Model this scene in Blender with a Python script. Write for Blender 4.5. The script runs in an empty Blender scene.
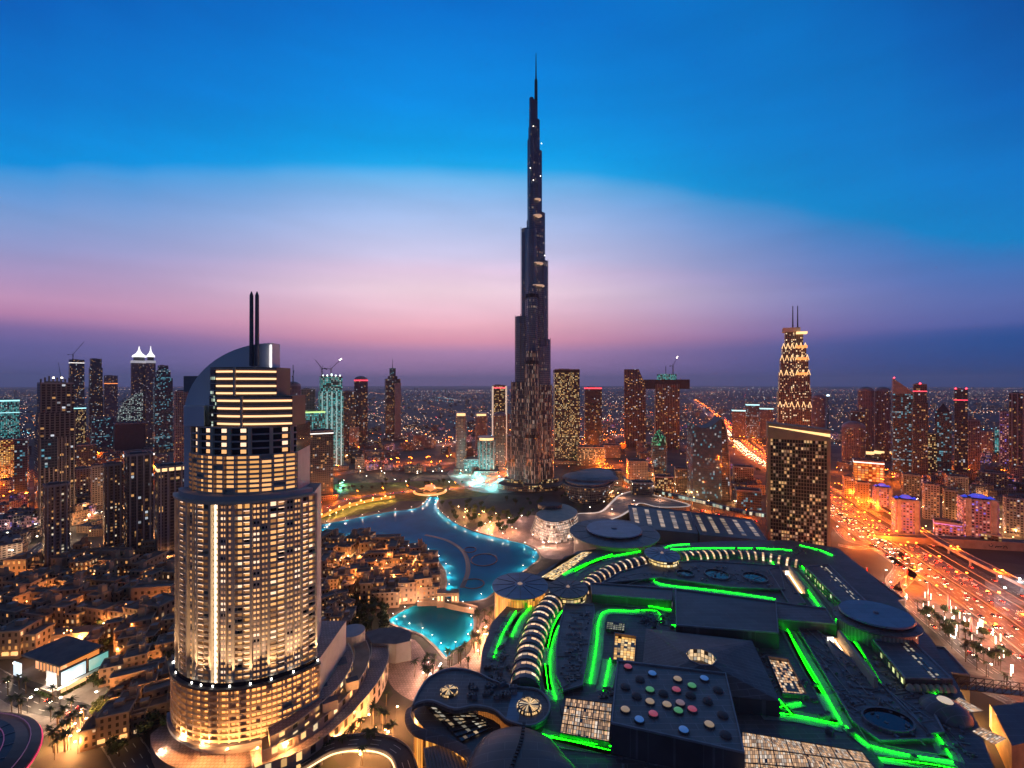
import bpy, math, random
from mathutils import Vector
R = random.Random(7)
S = bpy.context.scene
C = bpy.data.collections.new("city"); S.collection.children.link(C)
F, HZ, CX, CH = 455.0, 384.0, 512.0, 200.0      # focal length in pixels, horizon row, centre column, camera height (m)

# ------------------------------------------------------------------ camera
cam = bpy.data.cameras.new("camera"); camo = bpy.data.objects.new("camera", cam); S.collection.objects.link(camo)
camo.location = (0, 0, CH); camo.rotation_euler = (math.pi/2, 0, 0)
cam.sensor_width = 36; cam.lens = 36*F/1024; cam.shift_y = (HZ-384)/1024
cam.clip_start = 1; cam.clip_end = 120000
S.camera = camo
# ------------------------------------------------------------------ exposure and renderer
S.view_settings.view_transform = 'Standard'; S.view_settings.look = 'None'
S.view_settings.exposure = 0.0; S.view_settings.gamma = 1; S.view_settings.use_curve_mapping = False
S.render.engine = 'CYCLES'
cy = S.cycles
cy.use_denoising = True; cy.max_bounces = 5; cy.diffuse_bounces = 2; cy.glossy_bounces = 2
cy.transmission_bounces = 2; cy.volume_bounces = 0; cy.transparent_max_bounces = 4
cy.use_light_tree = True; cy.sample_clamp_indirect = 3; cy.caustics_reflective = False; cy.caustics_refractive = False
# ------------------------------------------------------------------ dusk sky
def lin(c):
    return tuple(((v/255)/12.92 if v/255 <= .04045 else ((v/255+.055)/1.055)**2.4) for v in c)
def rgba(c): return (*c, 1)
wd = bpy.data.worlds.new("World"); S.world = wd; wd.use_nodes = True
def sky():
    nt = wd.node_tree; N = nt.nodes; L = nt.links; N.clear()
    def math_(op, a, b=None, clamp=False):
        n = N.new('ShaderNodeMath'); n.operation = op; n.use_clamp = clamp
        for i, q in enumerate((a, b)):
            if q is None: continue
            if isinstance(q, (int, float)): n.inputs[i].default_value = q
            else: L.new(q, n.inputs[i])
        return n.outputs[0]
    tc = N.new('ShaderNodeTexCoord'); sp = N.new('ShaderNodeSeparateXYZ'); L.new(tc.outputs['Generated'], sp.inputs[0])
    x, y, z = sp.outputs
    el = math_('MULTIPLY', math_('ARCSINE', z), 180/math.pi)
    hyp = math_('SQRT', math_('ADD', math_('MULTIPLY', x, x), math_('MULTIPLY', y, y)))
    sa = math_('DIVIDE', x, math_('MAXIMUM', hyp, .001))
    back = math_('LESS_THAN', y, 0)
    def ramp(fac, stops, top, grey=False, interp='LINEAR', lo=0.0):
        r = N.new('ShaderNodeValToRGB'); r.color_ramp.interpolation = interp
        L.new(math_('DIVIDE', math_('SUBTRACT', fac, lo), top-lo, True), r.inputs[0])
        E = r.color_ramp.elements
        while len(E) > 1: E.remove(E[0])
        for i, (p, c) in enumerate(stops):
            q = min(1, max(0, (p-lo)/(top-lo)))
            if i == 0: e = E[0]; e.position = q
            else: e = E.new(q)
            e.color = (c, c, c, 1) if grey else rgba(lin(c))
        return r.outputs[0]
    s = ramp(sa, [(-1,.4),(-.712,.66),(-.62,.77),(-.45,.905),(-.18,1.0),(.0,.995),(.19,.956),(.364,.833),(.535,.657),(.649,.485),(.713,.365),(.85,.28)], 1, True, 'CARDINAL', -1)
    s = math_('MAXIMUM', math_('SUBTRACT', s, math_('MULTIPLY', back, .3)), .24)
    t = math_('ADD', math_('MINIMUM', el, 4.7), math_('DIVIDE', math_('MAXIMUM', math_('SUBTRACT', el, 4.7), 0), s))
    A, LR, RR = ramp(t, SKY_A, 85), ramp(t, SKY_L, 85), ramp(t, SKY_R, 85)
    def mixc(f, c1, c2):
        m = N.new('ShaderNodeMix'); m.data_type = 'RGBA'; L.new(f, m.inputs[0]); L.new(c1, m.inputs[6]); L.new(c2, m.inputs[7]); return m.outputs[2]
    def smooth(v, a, b):
        m = N.new('ShaderNodeMapRange'); m.interpolation_type = 'SMOOTHSTEP'; L.new(v, m.inputs[0]); m.inputs[1].default_value = a; m.inputs[2].default_value = b; return m.outputs[0]
    col = mixc(smooth(sa, -.2, -.75), A, LR)
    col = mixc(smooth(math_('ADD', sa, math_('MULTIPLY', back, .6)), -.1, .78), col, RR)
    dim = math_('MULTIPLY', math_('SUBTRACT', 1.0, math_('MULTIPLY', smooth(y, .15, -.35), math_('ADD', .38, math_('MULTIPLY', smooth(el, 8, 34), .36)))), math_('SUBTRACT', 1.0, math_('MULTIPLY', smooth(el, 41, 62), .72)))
    hsv = N.new('ShaderNodeHueSaturation'); L.new(col, hsv.inputs['Color']); L.new(math_('SUBTRACT', 1.0, math_('MULTIPLY', smooth(el, 40, 58), .78)), hsv.inputs['Saturation']); col = hsv.outputs[0]
    class mx: outputs = (None, None, col)
    nz = N.new('ShaderNodeTexNoise'); nz.inputs['Scale'].default_value = 3.0; nz.inputs['Detail'].default_value = 4
    mp = N.new('ShaderNodeMapping'); mp.inputs['Scale'].default_value = (1, 1, 7); L.new(tc.outputs['Generated'], mp.inputs[0]); L.new(mp.outputs[0], nz.inputs[0])
    mv = N.new('ShaderNodeMapRange'); L.new(nz.outputs[0], mv.inputs[0]); mv.inputs[1].default_value = .3; mv.inputs[2].default_value = .7
    mv.inputs[3].default_value = .95; mv.inputs[4].default_value = 1.05
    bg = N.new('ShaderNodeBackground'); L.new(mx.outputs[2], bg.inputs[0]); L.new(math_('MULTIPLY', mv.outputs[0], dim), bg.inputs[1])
    sk = N.new('ShaderNodeTexSky'); sk.sky_type = 'NISHITA'; sk.sun_disc = False
    sk.sun_elevation = math.radians(0.5); sk.sun_rotation = math.radians(-12); sk.ozone_density = 4
    b2 = N.new('ShaderNodeBackground'); L.new(sk.outputs[0], b2.inputs[0]); b2.inputs[1].default_value = .003
    ad = N.new('ShaderNodeAddShader'); L.new(bg.outputs[0], ad.inputs[0]); L.new(b2.outputs[0], ad.inputs[1])
    o = N.new('ShaderNodeOutputWorld'); L.new(ad.outputs[0], o.inputs[0])
SKY_A = [(0,(166,130,176)),(1.7,(168,130,178)),(3.9,(186,140,184)),(5.4,(236,160,184)),(7.3,(250,186,202)),(9.1,(252,204,220)),(11.5,(252,220,234)),(13.9,(238,212,238)),(15.6,(214,208,240)),
         (18.4,(188,202,242)),(21.7,(152,192,242)),(24,(110,185,241)),(25.4,(22,170,239)),(26.8,(0,161,236)),(31.6,(0,141,229)),(35.8,(0,126,216)),(39.7,(0,112,206)),(85,(0,50,110))]
SKY_L = [(0,(98,98,160)),(3.4,(108,102,164)),(4.8,(140,114,172)),(6.8,(196,138,180)),(8.7,(204,154,192)),(11.3,(186,156,200)),(15.2,(154,158,208)),(18.9,(132,162,217)),(22.6,(96,157,222)),(24.3,(72,156,226)),(25.8,(0,146,226)),(33,(0,125,213)),(43.5,(0,99,191)),(85,(0,50,110))]
SKY_R = [(0,(16,68,140)),(3.9,(22,80,152)),(6.2,(78,98,170)),(9,(86,106,176)),(12.6,(86,112,182)),(18,(72,116,187)),(22.5,(48,122,194)),(26.3,(0,131,202)),(37,(0,126,206)),(59.8,(0,101,186)),(85,(0,72,150))]
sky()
sun = bpy.data.lights.new("afterglow_sun", 'SUN'); sun.energy = .12; sun.angle = math.radians(25); sun.color = (1, .62, .66)
suno = bpy.data.objects.new("afterglow_sun", sun); S.collection.objects.link(suno)
suno.rotation_euler = (math.radians(86), 0, math.radians(12+180))

LAMP_K = 1.45; HAZE_D = 3.6e-5
# ------------------------------------------------------------------ helpers
def D(py, z=0): return (CH-z)*F/(py-HZ)
def G(px, py, z=0):
    d = D(py, z); return Vector(((px-CX)*d/F, d, z))
def AT(px, d, z=0): return Vector(((px-CX)*d/F, d, z))
def ZAT(py, d): return CH-(py-HZ)*d/F
ORG = {}
def link(o): C.objects.link(o); return o
def tag(o, label=None, cat=None, group=None, kind=None):
    if label: o["label"] = label
    if cat: o["category"] = cat
    if group: o["group"] = group
    if kind: o["kind"] = kind
    return o
def thing(name, label, cat, loc=(0,0,0), rz=0, group=None):
    o = bpy.data.objects.new(name, None); link(o); o.location = loc; o.rotation_euler = (0,0,rz); o.empty_display_size = 2
    ORG[o.name] = Vector(loc)
    return tag(o, label, cat, group)
def dup(root, loc, rz=0, label=None, sc=None, group=None):
    r = root.copy(); link(r); r.location = loc; r.rotation_euler = (0,0,rz)
    if sc is not None: r.scale = (sc if not isinstance(sc,(int,float)) else (sc,sc,sc))
    if label: r["label"] = label
    if group: r["group"] = group
    for ch in list(root.children):
        c = ch.copy(); link(c); c.parent = r
        for g in list(ch.children):
            k = g.copy(); link(k); k.parent = c
    return r
class MB:
    def __init__(s): s.v=[]; s.f=[]; s.m=[]; s.uv=[]
    def face(s, pts, m=0, uv=None):
        b = len(s.v); s.v += [tuple(p) for p in pts]; s.f.append(tuple(range(b, b+len(pts)))); s.m.append(m)
        s.uv.append(uv if uv else [(p[0], p[1]) for p in pts])
    def wall(s, a, b, z0, z1, m=0, u0=0):
        L = math.hypot(b[0]-a[0], b[1]-a[1]); z0b = z0 if isinstance(z0,tuple) else (z0,z0); z1b = z1 if isinstance(z1,tuple) else (z1,z1)
        s.face([(a[0],a[1],z0b[0]),(b[0],b[1],z0b[1]),(b[0],b[1],z1b[1]),(a[0],a[1],z1b[0])], m, [(u0,z0b[0]),(u0+L,z0b[1]),(u0+L,z1b[1]),(u0,z1b[0])])
        return u0+L
    def prism(s, pts, z0, z1, ms=0, mt=None, bottom=False, mb=None):
        pts = [(p[0],p[1]) for p in pts]
        ar = sum(pts[i-1][0]*pts[i][1]-pts[i][0]*pts[i-1][1] for i in range(len(pts)))
        if ar < 0: pts = pts[::-1]
        u = 0
        for i in range(len(pts)): u = s.wall(pts[i], pts[(i+1)%len(pts)], z0, z1, ms, u)
        s.face([(x,y,z1) for x,y in pts], ms if mt is None else mt)
        if bottom: s.face([(x,y,z0) for x,y in pts[::-1]], ms if mb is None else mb)
    def box(s, cx, cy, z0, w, d, h, rz=0, ms=0, mt=None, bottom=True):
        c, n = math.cos(rz), math.sin(rz)
        s.prism([(cx+x*c-y*n, cy+x*n+y*c) for x,y in ((-w/2,-d/2),(w/2,-d/2),(w/2,d/2),(-w/2,d/2))], z0, z0+h, ms, mt, bottom)
    def beam(s, a, b, r=.3, m=0, n=4, r2=None):
        a, b = Vector(a), Vector(b); t = (b-a)
        if t.length < 1e-6: return
        t.normalize(); up = Vector((0,0,1)) if abs(t.z) < .95 else Vector((1,0,0))
        p = t.cross(up).normalized(); q = p.cross(t).normalized(); r2 = r if r2 is None else r2
        ra = [a+(p*math.cos(k*2*math.pi/n+.785)+q*math.sin(k*2*math.pi/n+.785))*r for k in range(n)]
        rb = [b+(p*math.cos(k*2*math.pi/n+.785)+q*math.sin(k*2*math.pi/n+.785))*r2 for k in range(n)]
        for k in range(n): s.face([ra[k], rb[k], rb[(k+1)%n], ra[(k+1)%n]], m)
        s.face(ra, m); s.face(rb[::-1], m)
    def tube(s, path, r=.3, m=0, n=5):
        for i in range(len(path)-1): s.beam(path[i], path[i+1], r, m, n)
    def cyl(s, cx, cy, z0, z1, r0, r1=None, n=24, ms=0, mt=None, e=1.0, rz=0, cap=True):
        r1 = r0 if r1 is None else r1
        c, q = math.cos(rz), math.sin(rz)
        def ring(r, z): return [(cx+r*math.cos(2*math.pi*k/n)*c-r*e*math.sin(2*math.pi*k/n)*q, cy+r*math.cos(2*math.pi*k/n)*q+r*e*math.sin(2*math.pi*k/n)*c, z) for k in range(n)]
        a, b = ring(r0,z0), ring(r1,z1); st = 2*math.pi*max(r0,r1)/n
        for k in range(n):
            j=(k+1)%n
            s.face([a[k],a[j],b[j],b[k]], ms, [(k*st,z0),(k*st+st,z0),(k*st+st,z1),(k*st,z1)])
        if cap and r1 > .01: s.face(b, ms if mt is None else mt)
    def lathe(s, cx, cy, prof, n=24, ms=0, e=1.0, rz=0):
        for (r0,z0),(r1,z1) in zip(prof, prof[1:]): s.cyl(cx,cy,z0,z1,max(r0,.001),max(r1,.001),n,ms,e=e,rz=rz,cap=False)
    def dome(s, cx, cy, z, r, h, n=20, k=5, m=0, e=1.0, rz=0):
        s.lathe(cx, cy, [(r*math.cos(i*math.pi/2/k), z+h*math.sin(i*math.pi/2/k)) for i in range(k+1)], n, m, e, rz)
    def ribbon(s, path, w, m=0, dz=0):
        L, Rr = offs(path, w/2), offs(path, -w/2); u=0
        for i in range(len(path)-1):
            l = math.hypot(path[i+1][0]-path[i][0], path[i+1][1]-path[i][1])
            z0, z1 = path[i][2]+dz, path[i+1][2]+dz
            s.face([(*Rr[i],z0),(*Rr[i+1],z1),(*L[i+1],z1),(*L[i],z0)], m, [(u,-w/2),(u+l,-w/2),(u+l,w/2),(u,w/2)]); u+=l
    def build(s, name, mats, parent=None, world=False, label=None, cat=None, group=None, kind=None, smooth=False):
        if not isinstance(mats, (list,tuple)): mats = [mats]
        if parent is not None:
            o0 = (ORG.get(parent.name, Vector()) if world else Vector((0,0,0)))
            loc = Vector((0,0,0))
        else:
            xs=[p[0] for p in s.v]; ys=[p[1] for p in s.v]; zs=[p[2] for p in s.v]
            o0 = Vector(((min(xs)+max(xs))/2,(min(ys)+max(ys))/2,min(zs))); loc = o0
        idx = {}; vs = []; fs = []; uvs=[]
        for fi,f in enumerate(s.f):
            nf=[]; uvf=[]
            for j,i in enumerate(f):
                p=s.v[i]; k=(round(p[0],4),round(p[1],4),round(p[2],4))
                if k not in idx: idx[k]=len(vs); vs.append((p[0]-o0.x,p[1]-o0.y,p[2]-o0.z))
                if not nf or (nf[-1]!=idx[k]): nf.append(idx[k]); uvf.append(s.uv[fi][j])
            if len(nf)>1 and nf[0]==nf[-1]: nf.pop(); uvf.pop()
            fs.append(nf); uvs.append(uvf)
        good=[i for i,f in enumerate(fs) if len(f)>2 and len(set(f))==len(f)]
        me = bpy.data.meshes.new(name); me.from_pydata(vs, [], [fs[i] for i in good])
        ul = me.uv_layers.new(name="UVMap"); flat=[]
        for i in good:
            for q in uvs[i]: flat += [q[0], q[1]]
        ul.data.foreach_set("uv", flat)
        me.polygons.foreach_set("material_index", [s.m[i] for i in good])
        if smooth: me.polygons.foreach_set("use_smooth", [True]*len(good))
        for m in mats: me.materials.append(m)
        me.update()
        o = bpy.data.objects.new(name, me); link(o); o.location = loc
        if parent is not None: o.parent = parent; ORG[o.name] = ORG.get(parent.name, Vector())
        else: ORG[o.name] = o0
        return tag(o, label, cat, group, kind)
def offs(path, w):
    out=[]
    for i,p in enumerate(path):
        a = path[max(0,i-1)]; b = path[min(len(path)-1,i+1)]
        dx,dy=b[0]-a[0],b[1]-a[1]; l=math.hypot(dx,dy) or 1
        out.append((p[0]-dy/l*w, p[1]+dx/l*w))
    return out
def smoothp(pts, n=6, closed=False):
    P=[Vector(p) for p in pts]; out=[]; m=len(P)
    for i in range(m if closed else m-1):
        p0=P[(i-1)%m] if closed or i>0 else P[0]; p1=P[i]; p2=P[(i+1)%m]; p3=P[(i+2)%m] if closed or i+2<m else P[-1]
        for k in range(n):
            t=k/n
            out.append(.5*((2*p1)+(-p0+p2)*t+(2*p0-5*p1+4*p2-p3)*t*t+(-p0+3*p1-3*p2+p3)*t**3))
    if not closed: out.append(P[-1])
    return out
def along(path, step, start=0):
    out=[]; acc=start
    for a,b in zip(path, path[1:]):
        a,b=Vector(a),Vector(b); l=(b-a).length
        while acc < l:
            out.append((a.lerp(b, acc/l), math.atan2(b.y-a.y,b.x-a.x))); acc+=step
        acc-=l
    return out
def inside(p, poly):
    r=False
    for i in range(len(poly)):
        a,b=poly[i-1],poly[i]
        if (a[1]>p[1])!=(b[1]>p[1]) and p[0] < (b[0]-a[0])*(p[1]-a[1])/(b[1]-a[1])+a[0]: r=not r
    return r

# ------------------------------------------------------------------ materials
def newmat(name):
    m=bpy.data.materials.new(name); m.use_nodes=True; nt=m.node_tree
    return m, nt.nodes, nt.links, nt.nodes['Principled BSDF']
def mat(name, col, rough=.7, metal=0, var=.25, scale=.15, spec=.3, bump=0):
    m,N,L,b=newmat(name)
    b.inputs['Roughness'].default_value=rough; b.inputs['Metallic'].default_value=metal; b.inputs['Specular IOR Level'].default_value=spec
    tc=N.new('ShaderNodeTexCoord'); n1=N.new('ShaderNodeTexNoise'); n1.inputs['Scale'].default_value=scale; n1.inputs['Detail'].default_value=5
    L.new(tc.outputs['Object'], n1.inputs[0])
    mr=N.new('ShaderNodeMapRange'); mr.inputs[1].default_value=.3; mr.inputs[2].default_value=.7; mr.inputs[3].default_value=1-var; mr.inputs[4].default_value=1+var
    L.new(n1.outputs[0], mr.inputs[0])
    hs=N.new('ShaderNodeHueSaturation'); hs.inputs['Color'].default_value=rgba(col); L.new(mr.outputs[0], hs.inputs['Value'])
    L.new(hs.outputs[0], b.inputs['Base Color'])
    if bump:
        n2=N.new('ShaderNodeTexNoise'); n2.inputs['Scale'].default_value=bump; L.new(tc.outputs['Object'], n2.inputs[0])
        bp=N.new('ShaderNodeBump'); bp.inputs['Strength'].default_value=.4; L.new(n2.outputs[0], bp.inputs['Height']); L.new(bp.outputs[0], b.inputs['Normal'])
    return m
def emit(name, col, st, sample=True, base=(.5,.5,.5)):
    m,N,L,b=newmat(name)
    b.inputs['Base Color'].default_value=rgba(base); b.inputs['Emission Color'].default_value=rgba(col); b.inputs['Emission Strength'].default_value=st
    m.cycles.emission_sampling = 'FRONT_BACK' if sample else 'NONE'
    return m
def facade(name, wall=(.2,.18,.17), glass=(.02,.025,.035), lit=(1,.62,.3), lit2=(.9,.85,.7), frac=.25, st=1.2, cw=3.4, ch=3.6, fx=.3, fy=.35,
           clump=.02, rough=.25, rowlit=0.0, wrough=.6, vst=1.0, colst=0.0):
    """wall with a grid of window openings in wall metres; some are lit"""
    m,N,L,b=newmat(name)
    def M(op,a,bb=None):
        n=N.new('ShaderNodeMath'); n.operation=op
        for i,q in enumerate((a,bb)):
            if q is None: continue
            if isinstance(q,(int,float)): n.inputs[i].default_value=q
            else: L.new(q,n.inputs[i])
        return n.outputs[0]
    uv=N.new('ShaderNodeUVMap'); sp=N.new('ShaderNodeSeparateXYZ'); L.new(uv.outputs[0],sp.inputs[0])
    oi=N.new('ShaderNodeObjectInfo')
    u=M('DIVIDE',sp.outputs[0],cw); v=M('DIVIDE',sp.outputs[1],ch)
    fu=M('FRACT',u); fv=M('FRACT',v)
    win=M('MULTIPLY',M('GREATER_THAN',fu,fx),M('GREATER_THAN',fv,fy))
    cu=M('FLOOR',u); cv=M('FLOOR',v)
    cb=N.new('ShaderNodeCombineXYZ'); L.new(cu,cb.inputs[0]); L.new(cv,cb.inputs[1]); L.new(M('MULTIPLY',oi.outputs['Random'],57.0),cb.inputs[2])
    wn=N.new('ShaderNodeTexWhiteNoise'); wn.noise_dimensions='3D'; L.new(cb.outputs[0],wn.inputs[0])
    nz=N.new('ShaderNodeTexNoise'); nz.inputs['Scale'].default_value=1; nz.inputs['Detail'].default_value=2
    mp=N.new('ShaderNodeVectorMath'); mp.operation='MULTIPLY'; mp.inputs[1].default_value=(clump*6,clump*9,1); L.new(cb.outputs[0],mp.inputs[0]); L.new(mp.outputs[0],nz.inputs[0])
    thr=M('MULTIPLY',M('MULTIPLY',nz.outputs[0],2.0),frac)
    if rowlit:
        c2=N.new('ShaderNodeCombineXYZ'); L.new(cv,c2.inputs[0]); L.new(M('MULTIPLY',oi.outputs['Random'],31.0),c2.inputs[1])
        w2=N.new('ShaderNodeTexWhiteNoise'); w2.noise_dimensions='2D'; L.new(c2.outputs[0],w2.inputs[0])
        thr=M('ADD',thr,M('MULTIPLY',M('LESS_THAN',w2.outputs[0],rowlit),.6))
    if colst:
        c2=N.new('ShaderNodeCombineXYZ'); L.new(cu,c2.inputs[0]); L.new(M('MULTIPLY',oi.outputs['Random'],17.0),c2.inputs[1])
        w2=N.new('ShaderNodeTexWhiteNoise'); w2.noise_dimensions='2D'; L.new(c2.outputs[0],w2.inputs[0])
        thr=M('ADD',thr,M('MULTIPLY',M('LESS_THAN',w2.outputs[0],colst),.5))
    on=M('MULTIPLY',M('LESS_THAN',wn.outputs[0],thr),win)
    sc=N.new('ShaderNodeSeparateColor'); L.new(wn.outputs[1],sc.inputs[0])
    mc=N.new('ShaderNodeMix'); mc.data_type='RGBA'; mc.inputs[6].default_value=rgba(lit); mc.inputs[7].default_value=rgba(lit2)
    L.new(M('GREATER_THAN',sc.outputs[1],.7),mc.inputs[0])
    L.new(mc.outputs[2],b.inputs['Emission Color'])
    L.new(M('MULTIPLY',on,M('MULTIPLY',M('ADD',.25,sc.outputs[2]),st)),b.inputs['Emission Strength'])
    wc=N.new('ShaderNodeMix'); wc.data_type='RGBA'; wc.inputs[6].default_value=rgba(wall); wc.inputs[7].default_value=rgba(glass); L.new(win,wc.inputs[0])
    tc=N.new('ShaderNodeTexCoord'); n3=N.new('ShaderNodeTexNoise'); n3.inputs['Scale'].default_value=.06; n3.inputs['Detail'].default_value=6; L.new(tc.outputs['Object'],n3.inputs[0])
    hs=N.new('ShaderNodeHueSaturation'); L.new(wc.outputs[2],hs.inputs['Color']); L.new(M('ADD',.6,M('MULTIPLY',n3.outputs[0],.8)),hs.inputs['Value'])
    L.new(hs.outputs[0],b.inputs['Base Color'])
    L.new(M('SUBTRACT',wrough,M('MULTIPLY',win,wrough-rough)),b.inputs['Roughness'])
    bp=N.new('ShaderNodeBump'); bp.inputs['Strength'].default_value=.6; bp.inputs['Distance'].default_value=.4; L.new(M('SUBTRACT',1,win),bp.inputs['Height']); L.new(bp.outputs[0],b.inputs['Normal'])
    m.cycles.emission_sampling='NONE'
    return m
# ================================================================== shared materials
def ground_mat():
    m,N,L,b=newmat("city_ground")
    tc=N.new('ShaderNodeTexCoord')
    vo=N.new('ShaderNodeTexVoronoi'); vo.inputs['Scale'].default_value=.016; L.new(tc.outputs['Object'],vo.inputs[0])
    n=N.new('ShaderNodeTexNoise'); n.inputs['Scale'].default_value=.03; n.inputs['Detail'].default_value=8; L.new(tc.outputs['Object'],n.inputs[0])
    r=N.new('ShaderNodeValToRGB'); E=r.color_ramp.elements
    E[0].position=.0; E[0].color=(.05,.047,.045,1); E[1].position=1; E[1].color=(.16,.13,.10,1)
    e=E.new(.5); e.color=(.08,.07,.06,1); e=E.new(.75); e.color=(.045,.055,.035,1)
    sp=N.new('ShaderNodeSeparateColor'); L.new(vo.outputs['Color'],sp.inputs[0]); L.new(sp.outputs[0],r.inputs[0])
    mx=N.new('ShaderNodeMix'); mx.data_type='RGBA'; mx.blend_type='MULTIPLY'; mx.inputs[0].default_value=.8
    L.new(r.outputs[0],mx.inputs[6]); L.new(n.outputs[0],mx.inputs[7])
    hs=N.new('ShaderNodeHueSaturation'); hs.inputs['Value'].default_value=1.5; L.new(mx.outputs[2],hs.inputs['Color']); L.new(hs.outputs[0],b.inputs['Base Color'])
    b.inputs['Roughness'].default_value=.85
    return m
def road_mat(name, col=(.055,.052,.05), lanes=4, w=14):
    m,N,L,b=newmat(name)
    uv=N.new('ShaderNodeUVMap'); sp=N.new('ShaderNodeSeparateXYZ'); L.new(uv.outputs[0],sp.inputs[0])
    def M(op,a,bb=None):
        n=N.new('ShaderNodeMath'); n.operation=op
        for i,q in enumerate((a,bb)):
            if q is None: continue
            if isinstance(q,(int,float)): n.inputs[i].default_value=q
            else: L.new(q,n.inputs[i])
        return n.outputs[0]
    v=M('FRACT',M('MULTIPLY',M('ADD',M('DIVIDE',sp.outputs[1],w),.5),lanes))
    line=M('LESS_THAN',M('ABSOLUTE',M('SUBTRACT',v,.5)),.03); line=M('GREATER_THAN',M('ABSOLUTE',M('SUBTRACT',v,.5)),.455)
    dash=M('LESS_THAN',M('FRACT',M('DIVIDE',sp.outputs[0],12)),.4)
    nz=N.new('ShaderNodeTexNoise'); nz.inputs['Scale'].default_value=.3; nz.inputs['Detail'].default_value=6; L.new(uv.outputs[0],nz.inputs[0])
    mx=N.new('ShaderNodeMix'); mx.data_type='RGBA'; mx.inputs[6].default_value=rgba(col); mx.inputs[7].default_value=(.6,.6,.56,1); L.new(M('MULTIPLY',line,dash),mx.inputs[0])
    hs=N.new('ShaderNodeHueSaturation'); L.new(mx.outputs[2],hs.inputs['Color']); L.new(M('ADD',.5,nz.outputs[0]),hs.inputs['Value'])
    L.new(hs.outputs[0],b.inputs['Base Color']); b.inputs['Roughness'].default_value=.55
    return m
def water_mat(name, col, rough=.12):
    m,N,L,b=newmat(name)
    b.inputs['Base Color'].default_value=rgba(col); b.inputs['Roughness'].default_value=rough; b.inputs['IOR'].default_value=1.33; b.inputs['Specular IOR Level'].default_value=0; b.inputs['Coat Weight'].default_value=.13; b.inputs['Coat Roughness'].default_value=.14
    tc=N.new('ShaderNodeTexCoord'); n=N.new('ShaderNodeTexNoise'); n.inputs['Scale'].default_value=.25; n.inputs['Detail'].default_value=5; L.new(tc.outputs['Object'],n.inputs[0])
    n2=N.new('ShaderNodeTexNoise'); n2.inputs['Scale'].default_value=.02; n2.inputs['Detail'].default_value=3; L.new(tc.outputs['Object'],n2.inputs[0])
    hs=N.new('ShaderNodeHueSaturation'); hs.inputs['Color'].default_value=rgba(col)
    mr=N.new('ShaderNodeMapRange'); L.new(n2.outputs[0],mr.inputs[0]); mr.inputs[1].default_value=.3; mr.inputs[2].default_value=.7; mr.inputs[3].default_value=.75; mr.inputs[4].default_value=1.25
    L.new(mr.outputs[0],hs.inputs['Value']); L.new(hs.outputs[0],b.inputs['Base Color'])
    bp=N.new('ShaderNodeBump'); bp.inputs['Strength'].default_value=.25; bp.inputs['Distance'].default_value=.5; L.new(n.outputs[0],bp.inputs['Height']); L.new(bp.outputs[0],b.inputs['Normal'])
    return m
def panel_mat(name, col, pw=3.0, ph=6.0, seam=.35, rough=.5, var=.3, bounce=.12):
    """sheet roofing: panels with seams and patchy weathering, in object metres"""
    m,N,L,b=newmat(name)
    tc=N.new('ShaderNodeTexCoord'); br=N.new('ShaderNodeTexBrick'); L.new(tc.outputs['Object'],br.inputs[0])
    br.inputs['Color1'].default_value=rgba(col); br.inputs['Color2'].default_value=rgba(tuple(c*(1+bounce*2.2) for c in col)); br.inputs['Mortar'].default_value=rgba(tuple(c*seam for c in col))
    br.inputs['Scale'].default_value=1; br.inputs['Mortar Size'].default_value=.16; br.inputs['Brick Width'].default_value=ph; br.inputs['Row Height'].default_value=pw
    n=N.new('ShaderNodeTexNoise'); n.inputs['Scale'].default_value=.07; n.inputs['Detail'].default_value=7; L.new(tc.outputs['Object'],n.inputs[0])
    mr=N.new('ShaderNodeMapRange'); mr.inputs[1].default_value=.3; mr.inputs[2].default_value=.7; mr.inputs[3].default_value=1-var; mr.inputs[4].default_value=1+var; L.new(n.outputs[0],mr.inputs[0])
    hs=N.new('ShaderNodeHueSaturation'); L.new(br.outputs[0],hs.inputs['Color']); L.new(mr.outputs[0],hs.inputs['Value']); L.new(hs.outputs[0],b.inputs['Base Color'])
    b.inputs['Roughness'].default_value=rough
    return m
WARM=(1,.50,.17); SODIUM=(1,.165,.010); WHITE=(1,.86,.68); COOL=(.6,.85,1); TEAL=(.15,.85,.85); GREEN=(.002,1,.0008)
m_ground=ground_mat(); m_road=road_mat("asphalt_road"); m_kerb=mat("concrete_kerb",(.3,.28,.26))
m_conc=mat("pale_concrete",(.34,.31,.28),.7); m_dconc=mat("dark_concrete",(.10,.10,.105),.7); m_sand=mat("sand_render",(.36,.26,.18),.8,var=.2)
m_cream=mat("cream_cladding",(.58,.48,.36),.55,var=.12); m_grey=mat("grey_cladding",(.23,.22,.24),.45,var=.12); m_metal=mat("dark_steel",(.05,.05,.055),.4,.6)
m_pave=panel_mat("pink_paving",(.33,.23,.20),2,2,.6,.7); m_white=mat("white_paint",(.75,.74,.72),.5)
m_glassdk=mat("dark_glazing",(.015,.02,.03),.08,0,.3,.1,.6); m_trunk=mat("palm_trunk",(.10,.07,.045),.9); m_leaf=mat("leaf",(.035,.06,.02),.7,var=.5,scale=.6)
m_leaf2=mat("palm_frond",(.05,.075,.025),.7,var=.4,scale=.6); m_red=mat("red_paint",(.5,.02,.02),.4); m_lawn=mat("lawn",(.11,.15,.03),.9,var=.4,scale=.1)
e_sod=emit("sodium_lamp",SODIUM,40,False); e_warm=emit("warm_lamp",(1,.52,.19),22,False); e_white=emit("white_lamp",(1,.86,.68),13,False); e_cool=emit("cool_lamp",COOL,25,False); e_teal=emit("teal_lamp",TEAL,14,False)
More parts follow.
